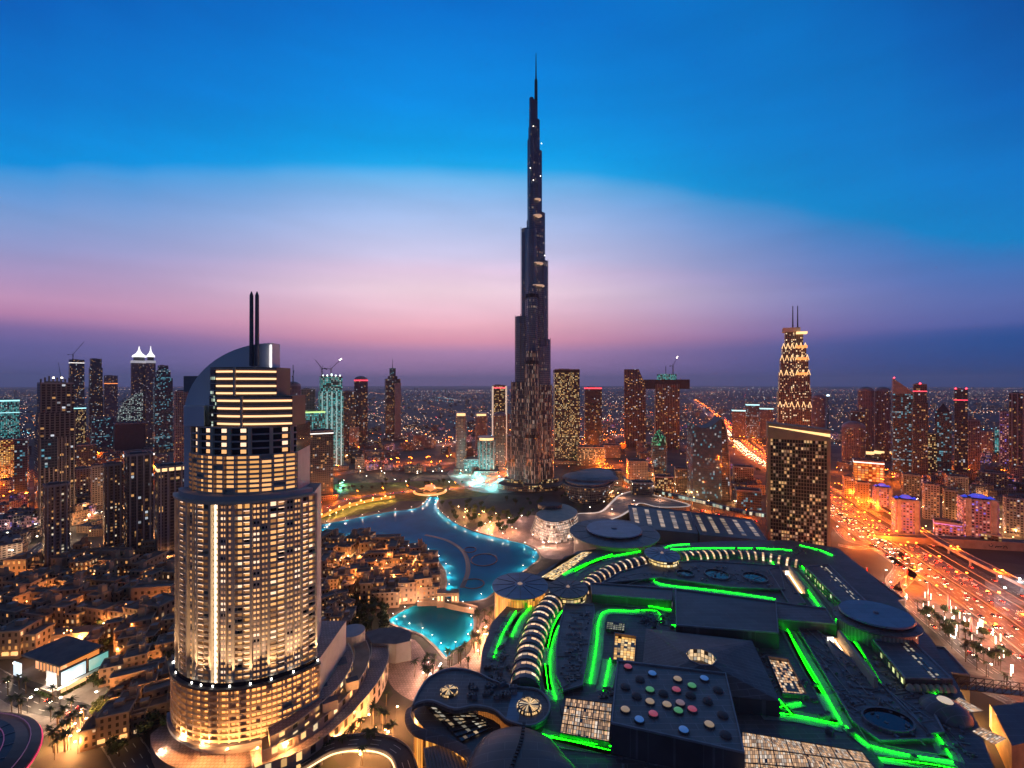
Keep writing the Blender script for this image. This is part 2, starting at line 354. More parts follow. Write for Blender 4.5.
e_red=emit("red_beacon",(1,.03,.05),14,False); e_green=emit("green_led",GREEN,30.0,True); e_gold=emit("gold_glow",(1,.50,.14),1.6,True); e_screen=emit("screen_glow",(.65,.95,1),2.2,True)
e_goldhi=emit("gold_strip",(1,.62,.30),3.0,True); e_pale=emit("pale_strip",(1,.80,.58),2.2,True)

# ================================================================== ground, sea, roads, water
g=MB(); g.cyl(0,9000,-.5,0,38000,n=96,ms=0,cap=True); g.build("ground",m_ground,kind='structure')
sea=MB(); sea.prism([(-30000,17500),(-3000,15500),(2600,15800),(2600,46000),(-16000,44000),(-30000,30000)],-.3,.05,0); sea.build("sea",water_mat("gulf_water",(.02,.04,.06),.2),kind='structure')
def road(name, px, w, z=.03, lanes=4, m=None, n=8, kerb=True):
    p=smoothp([G(a,b,0)+Vector((0,0,zz if zz else z)) for a,b,zz in [(q+(0,))[:3] for q in px]], n)
    b=MB(); b.ribbon(p,w,0)
    if kerb:
        for s in (1,-1):
            L1=offs(p,s*w/2); L2=offs(p,s*(w/2+.6))
            for i in range(len(p)-1):
                q=[(*L1[i],p[i][2]-.02),(*L1[i+1],p[i+1][2]-.02),(*L1[i+1],p[i+1][2]+.14),(*L1[i],p[i][2]+.14)]; b.face(q,1)
                b.face([(*L1[i],p[i][2]+.14),(*L1[i+1],p[i+1][2]+.14),(*L2[i+1],p[i+1][2]+.14),(*L2[i],p[i][2]+.14)],1)
                b.face([(*L2[i],p[i][2]+.14),(*L2[i+1],p[i+1][2]+.14),(*L2[i+1],p[i+1][2]-.02),(*L2[i],p[i][2]-.02)],1)
    b.build(name,[m or m_road,m_kerb],kind='structure'); return p
def viaduct(name, label, px, w, zs, lanes=3, cat='flyover', side=None):
    p=smoothp([G(a,b,0)+Vector((0,0,z)) for (a,b),z in zip(px,zs)], 8)
    t=thing(name,label,cat,p[len(p)//2]*1)
    b=MB(); b.ribbon(p,w,0); b.build("roadway",road_mat(name+"_asphalt",lanes=lanes,w=w),t,True)
    b=MB()
    for s in (1,-1):
        A=offs(p,s*(w/2)); B=offs(p,s*(w/2+.5))
        for i in range(len(p)-1):
            z0,z1=p[i][2],p[i+1][2]
            b.face([(*A[i],z0),(*A[i+1],z1),(*A[i+1],z1+1),(*A[i],z0+1)],0); b.face([(*A[i],z0+1),(*A[i+1],z1+1),(*B[i+1],z1+1),(*B[i],z0+1)],0)
            b.face([(*B[i],z0+1),(*B[i+1],z1+1),(*B[i+1],z1-1.8),(*B[i],z0-1.8)],0)
    L1,R1=offs(p,w/2+.5),offs(p,-w/2-.5)
    for i in range(len(p)-1): b.face([(*L1[i],p[i][2]-1.8),(*L1[i+1],p[i+1][2]-1.8),(*R1[i+1],p[i+1][2]-1.8),(*R1[i],p[i][2]-1.8)],0)
    b.build("parapet",m_conc,t,True)
    for q,a in along(p,38,10):
        if q.z>4:
            b=MB(); b.cyl(q.x,q.y,0,q.z-1.8,1.0,1.3,10,0); b.build("pier",m_conc,t,True)
    return p
HW=[(2700,1180),(1330,772),(1180,705),(1024,624),(930,563),(836,503),(786,470),(752,447),(726,425),(705,409),(690,400)]
HWp=smoothp([Vector((347,180,0)),Vector((372,240,0)),G(1024,624),G(930,563),G(836,503),G(786,470),G(752,450),G(724,424),G(704,407),G(690,398)],10)
for nm,off,w in (("highway",19,20),("highway",-6,20),("service_road",36,10),("service_road",-34,10)):
    o=offs(HWp,off); b=MB(); b.ribbon([Vector((q[0],q[1],.03)) for q in o],w,0); b.build(nm,road_mat(nm+"_asphalt",(.11,.10,.09),5 if w>12 else 3,w),kind='structure')
b=MB()
for off in (6.5,30.0,-17,-28):
    a,c=offs(HWp,off-.35),offs(HWp,off+.35)
    for i in range(len(a)-1):
        b.face([(*a[i],.0),(*a[i+1],.0),(*a[i+1],.9),(*a[i],.9)][::-1],0); b.face([(*c[i],.0),(*c[i+1],.0),(*c[i+1],.9),(*c[i],.9)],0); b.face([(*a[i],.9),(*a[i+1],.9),(*c[i+1],.9),(*c[i],.9)],0)
b.build("highway_barrier",m_conc,label="concrete crash barriers running along the orange lit highway",cat="barrier")
roads={}
roads['ring']=road("mall_road",[(1100,720),(1000,678),(940,630),(905,600),(893,582),(900,566),(880,548),(850,540),(838,528)],11)
roads['ring2']=road("mall_road",[(1100,740),(985,690),(935,655),(905,628),(890,600)],9)
roads['loop']=road("ramp_road",[(838,545),(862,548),(880,540),(872,527),(848,522),(836,520)],8)
roads['loop2']=road("ramp_road",[(836,512),(868,532),(898,552),(912,570),(905,582),(893,592)],8)
roads['blvd']=road("boulevard",[(-60,610),(0,578),(40,562),(80,556),(130,549),(185,537)],14)
roads['bill']=road("boulevard",[(-40,660),(30,700),(75,712),(115,735),(150,790)],14)
roads['far1']=road("boulevard",[(325,476),(380,468),(440,464),(505,458),(590,444),(640,430)],26)
roads['far2']=road("boulevard",[(330,452),(420,447),(500,437),(600,421),(690,412)],24)
roads['far3']=road("boulevard",[(-30,500),(25,489),(75,484),(110,478),(180,470)],24)
roads['far4']=road("boulevard",[(-30,528),(40,515),(90,500),(130,494)],14)
roads['burj']=road("boulevard",[(545,430),(575,445),(596,458),(604,470),(616,482),(640,492),(690,508),(760,522)],14)
roads['park']=road("boulevard",[(318,512),(345,500),(385,494),(430,490),(470,487),(500,478),(520,465)],12)
fp=viaduct("flyover","orange lit flyover crossing the highway with curving script on its wall",[(870,536),(905,541),(960,546),(1030,550),(1120,556)],13,[2,6,9,9,9])
_fl=[o for o in C.objects if o.name=="flyover"][0]; _o=offs(fp,-7.6); b=MB()
for i in range(len(fp)-1):
    if fp[i].x>430 or True: b.face([(*_o[i],0),(*_o[i+1],0),(*_o[i+1],fp[i+1].z+1.2),(*_o[i],fp[i].z+1.2)],0); b.face([(*_o[i],fp[i].z+1.2),(*_o[i+1],fp[i+1].z+1.2),(*offs(fp,-7.1)[i+1],fp[i+1].z+1.2),(*offs(fp,-7.1)[i],fp[i].z+1.2)],0)
b.build("side_wall",m_sand,_fl,True)
def _script():
    c=min(range(len(fp)),key=lambda i:abs(CX+fp[i].x*F/fp[i].y-992)); p0=Vector((*_o[c],0)); dx=(Vector((*_o[c+1],0))-p0).normalized(); nn=Vector((dx.y,-dx.x,0))
    f=lambda q:[p0+dx*x+nn*.25+Vector((0,0,4.2+y)) for x,y in q]
    U=[(-10,2.2),(-9.6,.6),(-8.6,-.2),(-7.4,-.2),(-6.4,.6),(-6,2.2)]; A1=[(-3.5,-1.5),(-2.6,.4),(-1.4,.8),(-.6,-.4),(.2,.5),(1.2,.7),(2.0,-.4),(2.6,.5),(3.6,.8)]; A2=[(5.0,-1.6),(5.6,.6),(6.8,1.3),(8,1.0),(8.6,-.4),(9,-1.6)]
    b=MB()
    for q in(U,A1,A2): b.tube(f(q),.38,0)
    d_=f([(-7.6,3.4),(-7.0,3.4)]); b.beam(d_[0],d_[1],.45,0); d_=f([(4.4,1.6),(4.9,1.6)]); b.beam(d_[0],d_[1],.35,0)
    b.build("script_lettering",m_metal,_fl,True)
_script()
viaduct("flyover","narrow flyover running beside the far edge of the highway",[(1140,650),(1060,612),(960,560),(900,523),(862,498),(840,484)],9,[5,9,9,8,6,3])
viaduct("flyover","pale bridge beside the boulevard at the left edge",[(-60,620),(0,586),(30,562),(46,548)],10,[10,10,9,7],cat='bridge')
# -- lake
def W(name,px,z=.04,m=None,n=5):
    p=smoothp([G(a,b) for a,b in px],n,True); b=MB(); b.face([(q[0],q[1],z) for q in p],0)
    return b.build(name,m,kind='structure'),p
m_lake=water_mat("lake_water",(.003,.20,.40),.2); m_pool=water_mat("pool_water",(.004,.17,.29),.2)
_,LAKE=W("lake",[(318,526),(345,520),(385,512),(418,507),(428,497),(440,498),(438,506),(452,520),(475,531),(505,539),(528,545),(541,556),(530,568),(512,580),(497,592),(485,600),(462,603),(444,598),(445,580),(440,566),(424,553),(395,544),(360,537),(330,536)],.04,m_lake)
_,POOL=W("pool",[(386,622),(402,610),(425,602),(450,603),(470,606),(476,620),(473,640),(458,650),(446,660),(434,648),(420,636),(404,630)],.04,m_pool)
W("pool",[(316,664),(335,650),(356,640),(362,645),(345,658),(325,672)],6.0,m_lake)
W("canal",[(148,582),(160,572),(185,566),(185,584)],.04,m_lake)
# promenade edge with a stone rim round the water
m_edge=mat("dark_stone_edge",(.10,.085,.075),.7)
def rim(P,name,h=.5,w=2.2):
    b=MB(); P=P+[P[0]]; a,c=offs(P,0),offs(P,-w)
    for i in range(len(P)-1):
        b.face([(*a[i],0),(*a[i+1],0),(*a[i+1],h),(*a[i],h)],0); b.face([(*a[i],h),(*a[i+1],h),(*c[i+1],h),(*c[i],h)],0); b.face([(*c[i],h),(*c[i+1],h),(*c[i+1],0),(*c[i],0)],0)
    b.build(name,m_edge,kind='structure')
rim(LAKE,"lake_edge_path"); rim(POOL,"pool_edge_path")
def patch(name,px,m,z=.02,n=4,closed=True):
    p=smoothp([G(a,b) for a,b in px],n,True); b=MB(); b.face([(q[0],q[1],z) for q in p],0); b.build(name,m,kind='structure')
patch("promenade",[(398,645),(415,640),(440,668),(470,652),(485,615),(500,640),(470,690),(430,705),(395,690),(385,665)],m_pave)
patch("promenade",[(470,536),(530,545),(545,558),(575,556),(590,535),(560,515),(500,520)],m_pave)
patch("lawn",[(320,520),(340,508),(370,501),(396,497),(392,506),(360,514)],m_lawn)
patch("car_park",[(890,590),(920,615),(985,690),(1080,730),(1090,690),(1000,640),(930,590),(905,585)],mat("car_park_paving",(.16,.13,.12),.8,var=.3,scale=.3))
patch("car_park",[(985,580),(1040,575),(1080,600),(1060,615),(1010,600)],mat("yard_paving",(.22,.2,.19),.8,var=.3,scale=.3),.02)
patch("park",[(330,485),(400,482),(480,480),(500,492),(440,500),(345,500)],m_lawn,.012)
patch("plaza",[(450,470),(520,468),(520,490),(470,490)],m_conc,.016)
patch("plaza",[(0,690),(60,668),(110,690),(90,720),(0,740)],m_conc,.016)
# fountain nozzle rings that lie in the lake
m_ring=mat("wet_dark_pipe",(.012,.02,.03),.4)
def nozzle(px,py,rx,label,e=.6):
    c=G(px,py); b=MB(); r=rx*c.y/F
    for k in range(40):
        a,bb=2*math.pi*k/40,2*math.pi*(k+1)/40
        b.beam((c.x+r*math.cos(a),c.y+r*e*math.sin(a)*2.0,.25),(c.x+r*math.cos(bb),c.y+r*e*math.sin(bb)*2.0,.25),.7,0,4)
    b.build("fountain_ring",m_ring,label=label,cat="fountain")
nozzle(484,560,13,"large oval fountain pipe ring in the middle of the lake"); nozzle(470,550,6,"small fountain pipe ring towards the far lake shore"); nozzle(473,584,11,"fountain pipe ring nearest to the souk bridge",.5)
arc=smoothp([G(a,b) for a,b in [(425,535),(448,541),(464,553),(468,570),(462,588)]],8)
b=MB(); b.ribbon([q+Vector((0,0,.3)) for q in arc],5,0); b.build("fountain_nozzles",m_ring,label="long curved row of fountain nozzles across the lake",cat="fountain")
# ================================================================== air
hz=MB(); hz.prism([(-40000,-32000),(40000,-32000),(40000,48500),(-40000,48500)],-2,900,0,bottom=True)
hm=bpy.data.materials.new("dusk_air"); hm.use_nodes=True; nt=hm.node_tree; nt.nodes.remove(nt.nodes['Principled BSDF'])
pv=nt.nodes.new('ShaderNodeVolumePrincipled'); pv.inputs['Color'].default_value=(.93,.92,1,1); pv.inputs['Anisotropy'].default_value=.3; pv.inputs['Density'].default_value=HAZE_D if 'HAZE_D' in globals() else 4e-5
nt.links.new(pv.outputs[0],nt.nodes['Material Output'].inputs['Volume'])
hz.build("haze",hm,kind='stuff')
# ================================================================== towers
f_dark=facade("dark_glass_facade",(.07,.065,.08),(.03,.035,.05),WARM,(.8,.9,1),.11,.55,3.2,3.6,.2,.25,.03)
f_warm=facade("warm_lit_facade",(.05,.042,.038),(.02,.02,.025),(1,.60,.22),(1,.78,.42),.38,.75,3.0,3.8,.25,.35,.03)
f_blue=facade("blue_glass_facade",(.06,.07,.10),(.03,.05,.07),(.2,.65,.85),(.8,.95,1),.16,.45,3.2,3.8,.15,.3,.02,rowlit=.06)
f_teal=facade("teal_lit_facade",(.08,.16,.16),(.02,.06,.07),TEAL,(.7,1,.95),.7,.55,3.6,3.8,.3,.3,.02)
f_purp=facade("mauve_facade",(.17,.14,.17),(.04,.035,.05),WARM,(.9,.85,1),.10,.5,3.4,3.5,.35,.4,.03)
f_beam=facade("ribbed_facade",(.14,.12,.12),(.02,.02,.027),WARM,(.85,.9,1),.10,.7,5.0,3.5,.32,.25,.04)
f_flat=facade("apartment_facade",(.19,.14,.115),(.03,.025,.025),WARM,(1,.85,.6),.17,.8,3.6,3.4,.45,.45,.05)
f_grid=facade("pale_grid_facade",(.28,.24,.23),(.03,.03,.04),WARM,(.9,.95,1),.16,.8,3.2,3.3,.4,.45,.04)
f_burj=facade("ribbed_dark_glass",(.16,.20,.27),(.05,.085,.15),(1,.62,.36),(1,.8,.6),.02,.25,1.7,3.9,.3,.18,.03,.12,.02,.35)
f_burjlow=facade("ribbed_glow_streaks",(.095,.09,.105),(.03,.035,.05),(1,.50,.32),(1,.72,.58),.14,.45,1.15,7.8,.45,.14,.02,.15,.02,.4,colst=.22)  # lit cells stretched into glowing streaks for warm city light on the ribs
f_pinkhot=facade("pink_lit_facade",(.34,.22,.30),(.05,.04,.06),(1,.45,.35),(.22,.20,1),.42,.9,3.4,3.4,.4,.45,.04)
f_ochre=facade("ochre_lit_facade",(.2,.13,.06),(.04,.03,.02),(1,.6,.15),(1,.7,.3),.7,1.0,3.2,3.4,.3,.4,.03)
m_sky=mat("blue_grey_roofing",(.05,.06,.08),.6)
def base(px0,px1,pyb,d=None,z=0):
    """centre of a building facing the camera, its apparent width, its rotation and its distance"""
    d = d or D(pyb,z); px=(px0+px1)/2; az=math.atan((px-CX)/F)
    return AT(px,d,0), (px1-px0)*d*math.cos(az)/F, -az, d
def rect(w,d): return [(-w/2,-d/2),(w/2,-d/2),(w/2,d/2),(-w/2,d/2)]
def ell(w,d,n=24,p=2.0):
    o=[]
    for k in range(n):
        a=2*math.pi*k/n; c,s=math.cos(a),math.sin(a); o.append((w/2*math.copysign(abs(c)**(2/p),c), d/2*math.copysign(abs(s)**(2/p),s)))
    return o
def scaled(pts,k): return [(x*k,y*k) for x,y in pts]
def tower(label,px0,px1,pyt,pyb,fac=None,depth=.9,twist=.15,plan='rect',top='plant',steps=(),d=None,ribs=0,ribm=None,band=None,mast=0,beac=0,group=None,cat="tower",name="skyscraper",podium=True,bandm=None,ledm=None):
    c,w,rz,dd=base(px0,px1,pyb,d); w=w/(math.cos(twist)+depth*abs(math.sin(twist))) if plan=='rect' else w
    dp=w*depth; h=ZAT(pyt,dd); fac=fac or f_dark
    t=thing(name,label,cat,c+Vector((0,dp*.5,0)),rz+twist,group)
    pl=rect(w,dp) if plan=='rect' else ell(w,dp,28,2.0 if plan=='round' else 3.5)
    z=0; segs=[(1.0,h)] if not steps else list(steps)   # steps: (fraction of the width, top as a fraction of the height or metres)
    prev=0
    for i,(k,zz) in enumerate(segs):
        zz = zz*h if zz<=1.0 else zz
        b=MB(); b.prism(scaled(pl,k),prev,zz,0,1); b.build("tower_shaft" if i==0 else "setback",[fac,m_sky],t)
        prev=zz
    k=segs[-1][0]; tw,td=w*k,dp*k
    if top in('plant','parapet','crane'):
        b=MB(); o=scaled(pl,k*1.0); i_=scaled(pl,k*.94)
        for a in range(len(o)):
            e=(a+1)%len(o); b.wall(o[a],o[e],h,h+2.2,0); b.wall(i_[e],i_[a],h,h+2.2,0); b.face([(*o[a],h+2.2),(*o[e],h+2.2),(*i_[e],h+2.2),(*i_[a],h+2.2)],0)
        b.build("parapet",m_grey,t)
        b=MB(); b.box(-tw*.1,0,h+.01,tw*.42,td*.4,3.8,0,0); b.box(tw*.25,td*.1,h+.01,tw*.16,td*.3,2.6,0,0); b.build("plant_room",m_dconc,t)
    if top=='dome':
        b=MB(); b.dome(0,0,h,tw*.5,tw*.32,24,6,0,td/tw); b.build("dome",m_grey,t,smooth=True)
    if top=='crown':
        b=MB(); b.prism(scaled(pl,k*.8),h,h+6,0,1); b.build("crown",[bandm or e_warm_soft,m_sky],t)
        b=MB(); b.prism(scaled(pl,k*1.02),h+6,h+8,0,0,True); b.build("crown_roof",m_grey,t)
    if top=='point':
        b=MB(); b.cyl(0,0,h,h+tw*.7,tw*.62,.05,4,0,e=td/tw,rz=math.pi/4); b.build("pyramid_roof",m_sky,t)
    for zf,mm,hh in (band or []):
        zf=zf*h if zf<=1 else zf
        b=MB(); b.prism(scaled(pl,segs[0][0]*1.012 if zf<segs[0][1]*(h if segs[0][1]<=1 else 1) else k*1.012),zf,zf+hh,0,0,True); b.build("light_band",mm,t)
    if ribs:
        for j in range(ribs):
            x=-w/2+w*(j+.5)/ribs
            b=MB(); b.box(x,-dp/2-.5,0,w/ribs*.26,1.0,(segs[0][1]*h if segs[0][1]<=1 else segs[0][1])+1.5); b.build("facade_rib",ribm or m_grey,t)
    if mast:
        b=MB(); b.cyl(0,0,h,h+mast,.9,.25,8,0); b.build("mast",m_metal,t)
    if beac:
        for s in ((-1,1) if beac==2 else (0,)):
            b=MB(); b.dome(s*tw*.4,-td*.3,h+2.3+(mast if beac==1 and mast else 0),1.6,2,8,3,0); b.build("beacon",e_red,t)
    if podium:
        b=MB(); b.box(0,-dp*.1,0,w*1.35,dp*1.5,9,0,0,1); b.build("podium",[f_flat,m_dconc],t)
    t["_h"]=h; t["_w"]=w; t["_d"]=dp
    return t
e_warm_soft=emit("soft_warm_glow",(1,.6,.25),1.6,False); e_soft_red=emit("soft_red_line",(1,.04,.08),1.8,False); e_soft_teal=emit("soft_teal_line",(.4,.95,1),1.6,False); e_soft_white=emit("soft_white_line",(1,.95,.9),1.8,False)
e_orange_soft=emit("soft_orange_glow",(1,.28,.05),1.6,False); e_mag=emit("magenta_line",(.8,.1,.7),1.0,False)
def crane(label,px,pyt,pyb_z,d,jib=32,ang=.6,luff=.5,h=None,lit=False):
    """tower crane standing on a roof: lattice mast, luffing jib, counter jib with weights, cab"""
    top=ZAT(pyt,d); z0=pyb_z; hh=top-z0; mh=hh*.5 if luff else hh*.9
    t=thing("tower_crane",label,"crane",AT(px,d,z0),ang)
    b=MB(); r=1.1
    for sx in(-1,1):
        for sy in(-1,1): b.beam((sx*r,sy*r,0),(sx*r,sy*r,mh),.28,0)
    n=max(3,int(mh/4))
    for k in range(n):
        za,zb=mh*k/n,mh*(k+1)/n
        for s in(-1,1): b.beam((-r,s*r,za),(r,s*r,zb),.16,0); b.beam((s*r,r,za),(s*r,-r,zb),.16,0)
    b.build("mast",m_metal,t)
    b=MB(); e=(jib*math.cos(luff),0,mh+jib*math.sin(luff)); L=jib
    for s in(-.8,.8): b.beam((0,s,mh),(e[0],s*.3,e[2]),.26,0)
    b.beam((0,0,mh+1.6),e,.26,0)
    for k in range(8): q=k/8; b.beam((e[0]*q,-.8,mh+(e[2]-mh)*q),(e[0]*(q+.1),0,mh+1.6*(1-q)+(e[2]-mh)*(q+.1)),.14,0)
    b.build("jib",m_metal,t)
    b=MB(); b.beam((0,0,mh),(-jib*.3,0,mh+.5),.8,0); b.box(-jib*.3,0,mh-1.5,3,2.4,2.6); b.build("counter_jib",m_metal,t)
    b=MB(); b.box(1.6,1.6,mh-.6,2,1.8,2.4); b.build("cab",m_white,t)
    b=MB(); b.beam((-2,0,mh),(-1,0,mh+7),.3,0); b.beam((-1,0,mh+7),e,.1,0); b.beam((-1,0,mh+7),(-jib*.3,0,mh+.8),.1,0); b.build("tie_bars",m_metal,t)
    if lit: b=MB(); b.box(e[0]*.85,0,mh+(e[2]-mh)*.85+.6,2,2,2); b.box(e[0],0,e[2],1.6,1.6,1.6); b.build("work_light",e_white,t)
T=tower
# left skyline
T("teal lit office slab cut by the left edge with a bright line along its roof",-14,14,400,447,f_teal,.6,.1,band=[(.97,e_soft_teal,4),(.72,e_soft_teal,2)],top='parapet')
T("ochre lit low block at the left edge under the teal slab",-16,9,441,486,f_ochre,.6,.1,podium=False)
T("slim dark blue tower with a white lit edge beside the ochre block",10,25,440,502,f_blue,.8,-.15)
t=T("broad dark tower with pale vertical ribs and unfinished crown of bare columns",23,66,384,528,f_beam,.8,.12,steps=((1,.62),(.96,.80),(.88,1.0)),ribs=9,ribm=m_conc,top='parapet')
h,w,dp=t["_h"],t["_w"],t["_d"]
for k in range(9):
    b=MB(); b.box(-w*.42+w*.84*k/8,-dp*.40,h,1.6,1.6,7+2*(k%3)); b.build("crown_column",m_dconc,t)
for k in(-.1,.12): b=MB(); b.box(w*k,-dp*.44,h+8,1.6,1.6,1.6); b.build("work_light",e_white,t)
b=MB(); b.box(-w*.22,-dp*.5-1.2,h*.42,w*.42,.6,h*.2); b.build("light_panel",f_blue,t)
T("shorter brown apartment tower with warm windows in front of the broad ribbed tower",35,63,487,576,f_flat,.8,.1,ribs=4,ribm=m_grey,top='parapet')
T("dark unfinished tower with cranes on its roof behind the broad ribbed tower",64,80,360,436,f_dark,.9,.1,top='crane',band=[(.96,e_soft_white,2)])
crane("tower crane with steep jib standing left of the crane topped dark tower",61,350,ZAT(408,1750),1750,jib=70,ang=2.6,luff=1.15)
crane("tower crane leaning right over the crane topped dark tower",73,347,ZAT(362,1740),1740,jib=70,ang=-.1,luff=.8)
T("tapered dark tower standing alone right of the crane topped one",84,99,359,432,f_dark,.9,.1,steps=((1,.62),(.95,.88),(.82,1)),band=[(.63,e_warm_soft,2)])
T("lower square tower with orange lit top floor beside the tapered tower",100,114,376,432,f_purp,.9,.1,band=[(.86,e_orange_soft,3)])
T("small block with orange window columns below the tapered tower",70,83,408,446,f_warm,.8,.1,band=[(.98,e_soft_teal,3)])
T("dark slab with teal windows below the orange topped square tower",86,110,418,450,f_blue,.6,.1)
# sail shaped sparkling roof
c,w,rz,dd=base(109,136,445); h=ZAT(393,dd); t=thing("dome_building","sail shaped building with sparkling white roof left of the twin pinnacle towers","building",c+Vector((0,30,0)),rz)
pr=[(-w/2,0)]+[(-w/2+w*math.sin(a*math.pi/16), h*.55+h*.45*(1-math.cos(a*math.pi/16))) for a in range(9)]
prof=[(-w/2+w*(1-math.cos(k*math.pi/20)), h*.45+h*.55*math.sin(k*math.pi/20)) for k in range(11)]
b=MB()
for (xa,za),(xb,zb) in zip(prof,prof[1:]): b.face([(xa,-25,za),(xb,-25,zb),(xb,25,zb),(xa,25,za)],0,[(xa,0),(xb,0),(xb,50),(xa,50)]); b.face([(xa,-25,h*.45),(xb,-25,h*.45),(xb,-25,zb),(xa,-25,za)],0,[(xa,0),(xb,0),(xb,zb),(xa,za)])
b.build("sail_roof",facade("sparkle_facade",(.06,.07,.08),(.04,.05,.06),(.75,1,.95),(1,1,1),.4,.8,4,4,.4,.4,.3),t)
b=MB(); b.prism(rect(w,50),0,h*.45,0,1); b.build("tower_shaft",[f_purp,m_sky],t)
# twin towers with lit pinnacles
for px0,px1,lab in((126,143,"left of two pale capped towers with a lit white pinnacle"),(143,153,"right of two pale capped towers with a lit white pinnacle")):
    t=T(lab,px0,px1,363,440,f_purp,.9,.05,top='none',podium=False); h,w=t["_h"],t["_w"]
    b=MB(); b.prism(rect(w*1.04,w*.95),h,h+9,0); b.build("cornice",emit("soft_grey_glow",(.9,.9,1),.35,False),t)
    b=MB(); b.cyl(0,0,h+9,h+22,w*.36,w*.36,12,0); b.build("drum",m_dconc,t)
    b=MB(); b.lathe(0,0,[(w*.46,h+22),(w*.44,h+27),(w*.2,h+36),(w*.08,h+46),(.5,h+62)],12,0); b.build("pinnacle",emit("pinnacle_glow",(1,.97,.95),1.5,False),t)
T("stepped dark tower with blue lit bays right of the pinnacle towers",148,168,366,452,f_blue,.9,.12,steps=((1,.86),(.78,.95),(.55,1)))
T("mauve tower half hidden behind the curved white hotel",169,188,392,478,f_purp,.9,.1)
T("wide dark unlit block in front of the sail roof",107,140,424,454,mat("unlit_wall",(.03,.03,.045),.5),.6,.08)
T("dark grey mid height block with few lights under the crane topped tower",70,92,446,490,f_dark,.7,.1)
T("dark apartment tower with pale side fins beside the ribbed tower's foot",86,101,467,512,f_grid,.9,.1,top='parapet')
T("black glass apartment tower at the waterfront with scattered blue windows",116,146,456,556,f_dark,.9,.12,ribs=4,top='parapet')
T("black apartment tower at the waterfront with pale ribs, left in its row",97,118,466,553,f_flat,.9,.1,ribs=3)
T("brown apartment tower with a warm glowing roof band near the curved white hotel",147,178,468,562,f_beam,.9,.1,ribs=4,band=[(.965,e_warm_soft,3.5)],top='parapet')
T("long low office roof with white lit edge behind the waterfront towers",118,150,452,474,f_flat,.5,.1,band=[(.8,e_soft_white,4)],podium=False)
T("orange lit low hall between the wide dark block and the waterfront towers",88,107,438,448,facade("orange_hall",(.3,.1,.05),(.2,.06,.03),(1,.25,.05),(1,.5,.2),.8,1.3,5,4,.2,.3),.6,.05,podium=False)
T("tall slab with small warm windows behind the waterfront towers",66,88,470,505,f_flat,.8,.1)
# between hotel and the tall tower
t=T("round topped dark tower with a thin aerial just right of the curved white hotel",282,298,386,462,f_purp,.9,0,plan='round',top='dome',mast=0,band=[(.86,e_mag,3)])
b=MB(); b.beam((0,0,t["_h"]),(0,0,t["_h"]+55),1.1,0); b.build("aerial",m_metal,t)
crane("small roof crane above the round topped dark tower",293,369,ZAT(384,1130),1130,jib=26,ang=1.9,luff=.7)
T("plain dark slab beside the teal lit construction tower",298,313,390,470,f_purp,.8,.1)
t=T("teal lit tower under construction with bright crown",314,340,377,470,f_teal,.85,.1,ribs=5,ribm=emit("teal_rib",(.3,.9,.9),.35,False),top='parapet',steps=((1,.84),(.9,1)))
h,w=t["_h"],t["_w"]
for k in range(5): b=MB(); b.box(-w*.36+w*.18*k,-w*.3,h+2,2.4,2.4,3+3*(k==2)); b.build("work_light",emit("work_glow",(.8,1,.9),5,False),t)
crane("tower crane turned left on the teal lit construction tower",322,360,ZAT(377,990),990,jib=30,ang=2.7,luff=.75)
crane("tower crane turned right on the teal lit construction tower",331,361,ZAT(377,985),985,jib=30,ang=.3,luff=.8,lit=True)
T("lower teal lit block at the foot of the construction tower",299,322,412,476,f_teal,.8,.1,band=[(.985,emit("lime_line",(.6,1,.3),1.2,False),3)])
T("dark green glass tower in front of the teal construction tower",305,330,432,500,f_dark,.8,.1,band=[(.97,e_soft_white,1.5)])
T("plain dark tower right behind the teal construction tower",340,354,392,452,f_dark,.9,.1)
T("dark rounded tower with a red beacon crown",352,366,380,446,f_dark,.9,0,plan='sq',top='dome',band=[(.985,e_soft_red,4)],beac=1)
T("low white lit block below the red crowned tower",347,358,428,452,f_grid,.8,.1)
t=T("slim dark tower with lantern top and aerial standing apart before the plain",383,399,372,440,f_dark,.8,.1,steps=((1,.9),(.62,.94)),top='none')
h,w,dp=t["_h"],t["_w"],t["_d"]
b=MB(); b.prism(rect(w*.4,w*.4),h*.94,h*1.06,0); b.build("lantern",f_blue,t)
b=MB(); b.cyl(0,0,h*1.06,h*1.19,1.4,.4,8,0); b.build("aerial",m_metal,t)
b=MB(); b.box(w*.3,-dp*.62,0,w*.42,dp*.25,h*.84,0,0); b.build("front_slab",m_grey,t)
t=T("portal framed tower with lit outline left of the tallest tower",492,506,386,464,f_warm,.8,.05,top='parapet',band=[(.97,e_soft_red,3)])
h,w,dp=t["_h"],t["_w"],t["_d"]
for s in(-1,1): b=MB(); b.box(s*w*.5,-dp*.5,0,w*.12,dp*.2,h); b.build("frame_leg",emit("frame_glow",(1,.8,.6),.5,False),t)
T("small apartment tower in front of the portal framed tower",493,506,416,470,f_flat,.8,.05,top='dome',plan='sq')
T("slim tower with glowing orange crown, left of the lakeside trio",455,466,416,472,f_grid,.9,0,plan='sq',top='crown')
T("tower with glowing orange crown, rear of the lakeside trio",475,487,416,452,f_purp,.9,0,plan='sq',top='crown')
T("round teal washed tower with a bright ring roof, front of the lakeside trio",477,495,441,474,f_teal,1,0,plan='round',top='crown',ribs=5,ribm=m_conc)
T("low teal washed block between the lakeside trio",463,480,460,473,f_teal,.7,.05,podium=False)
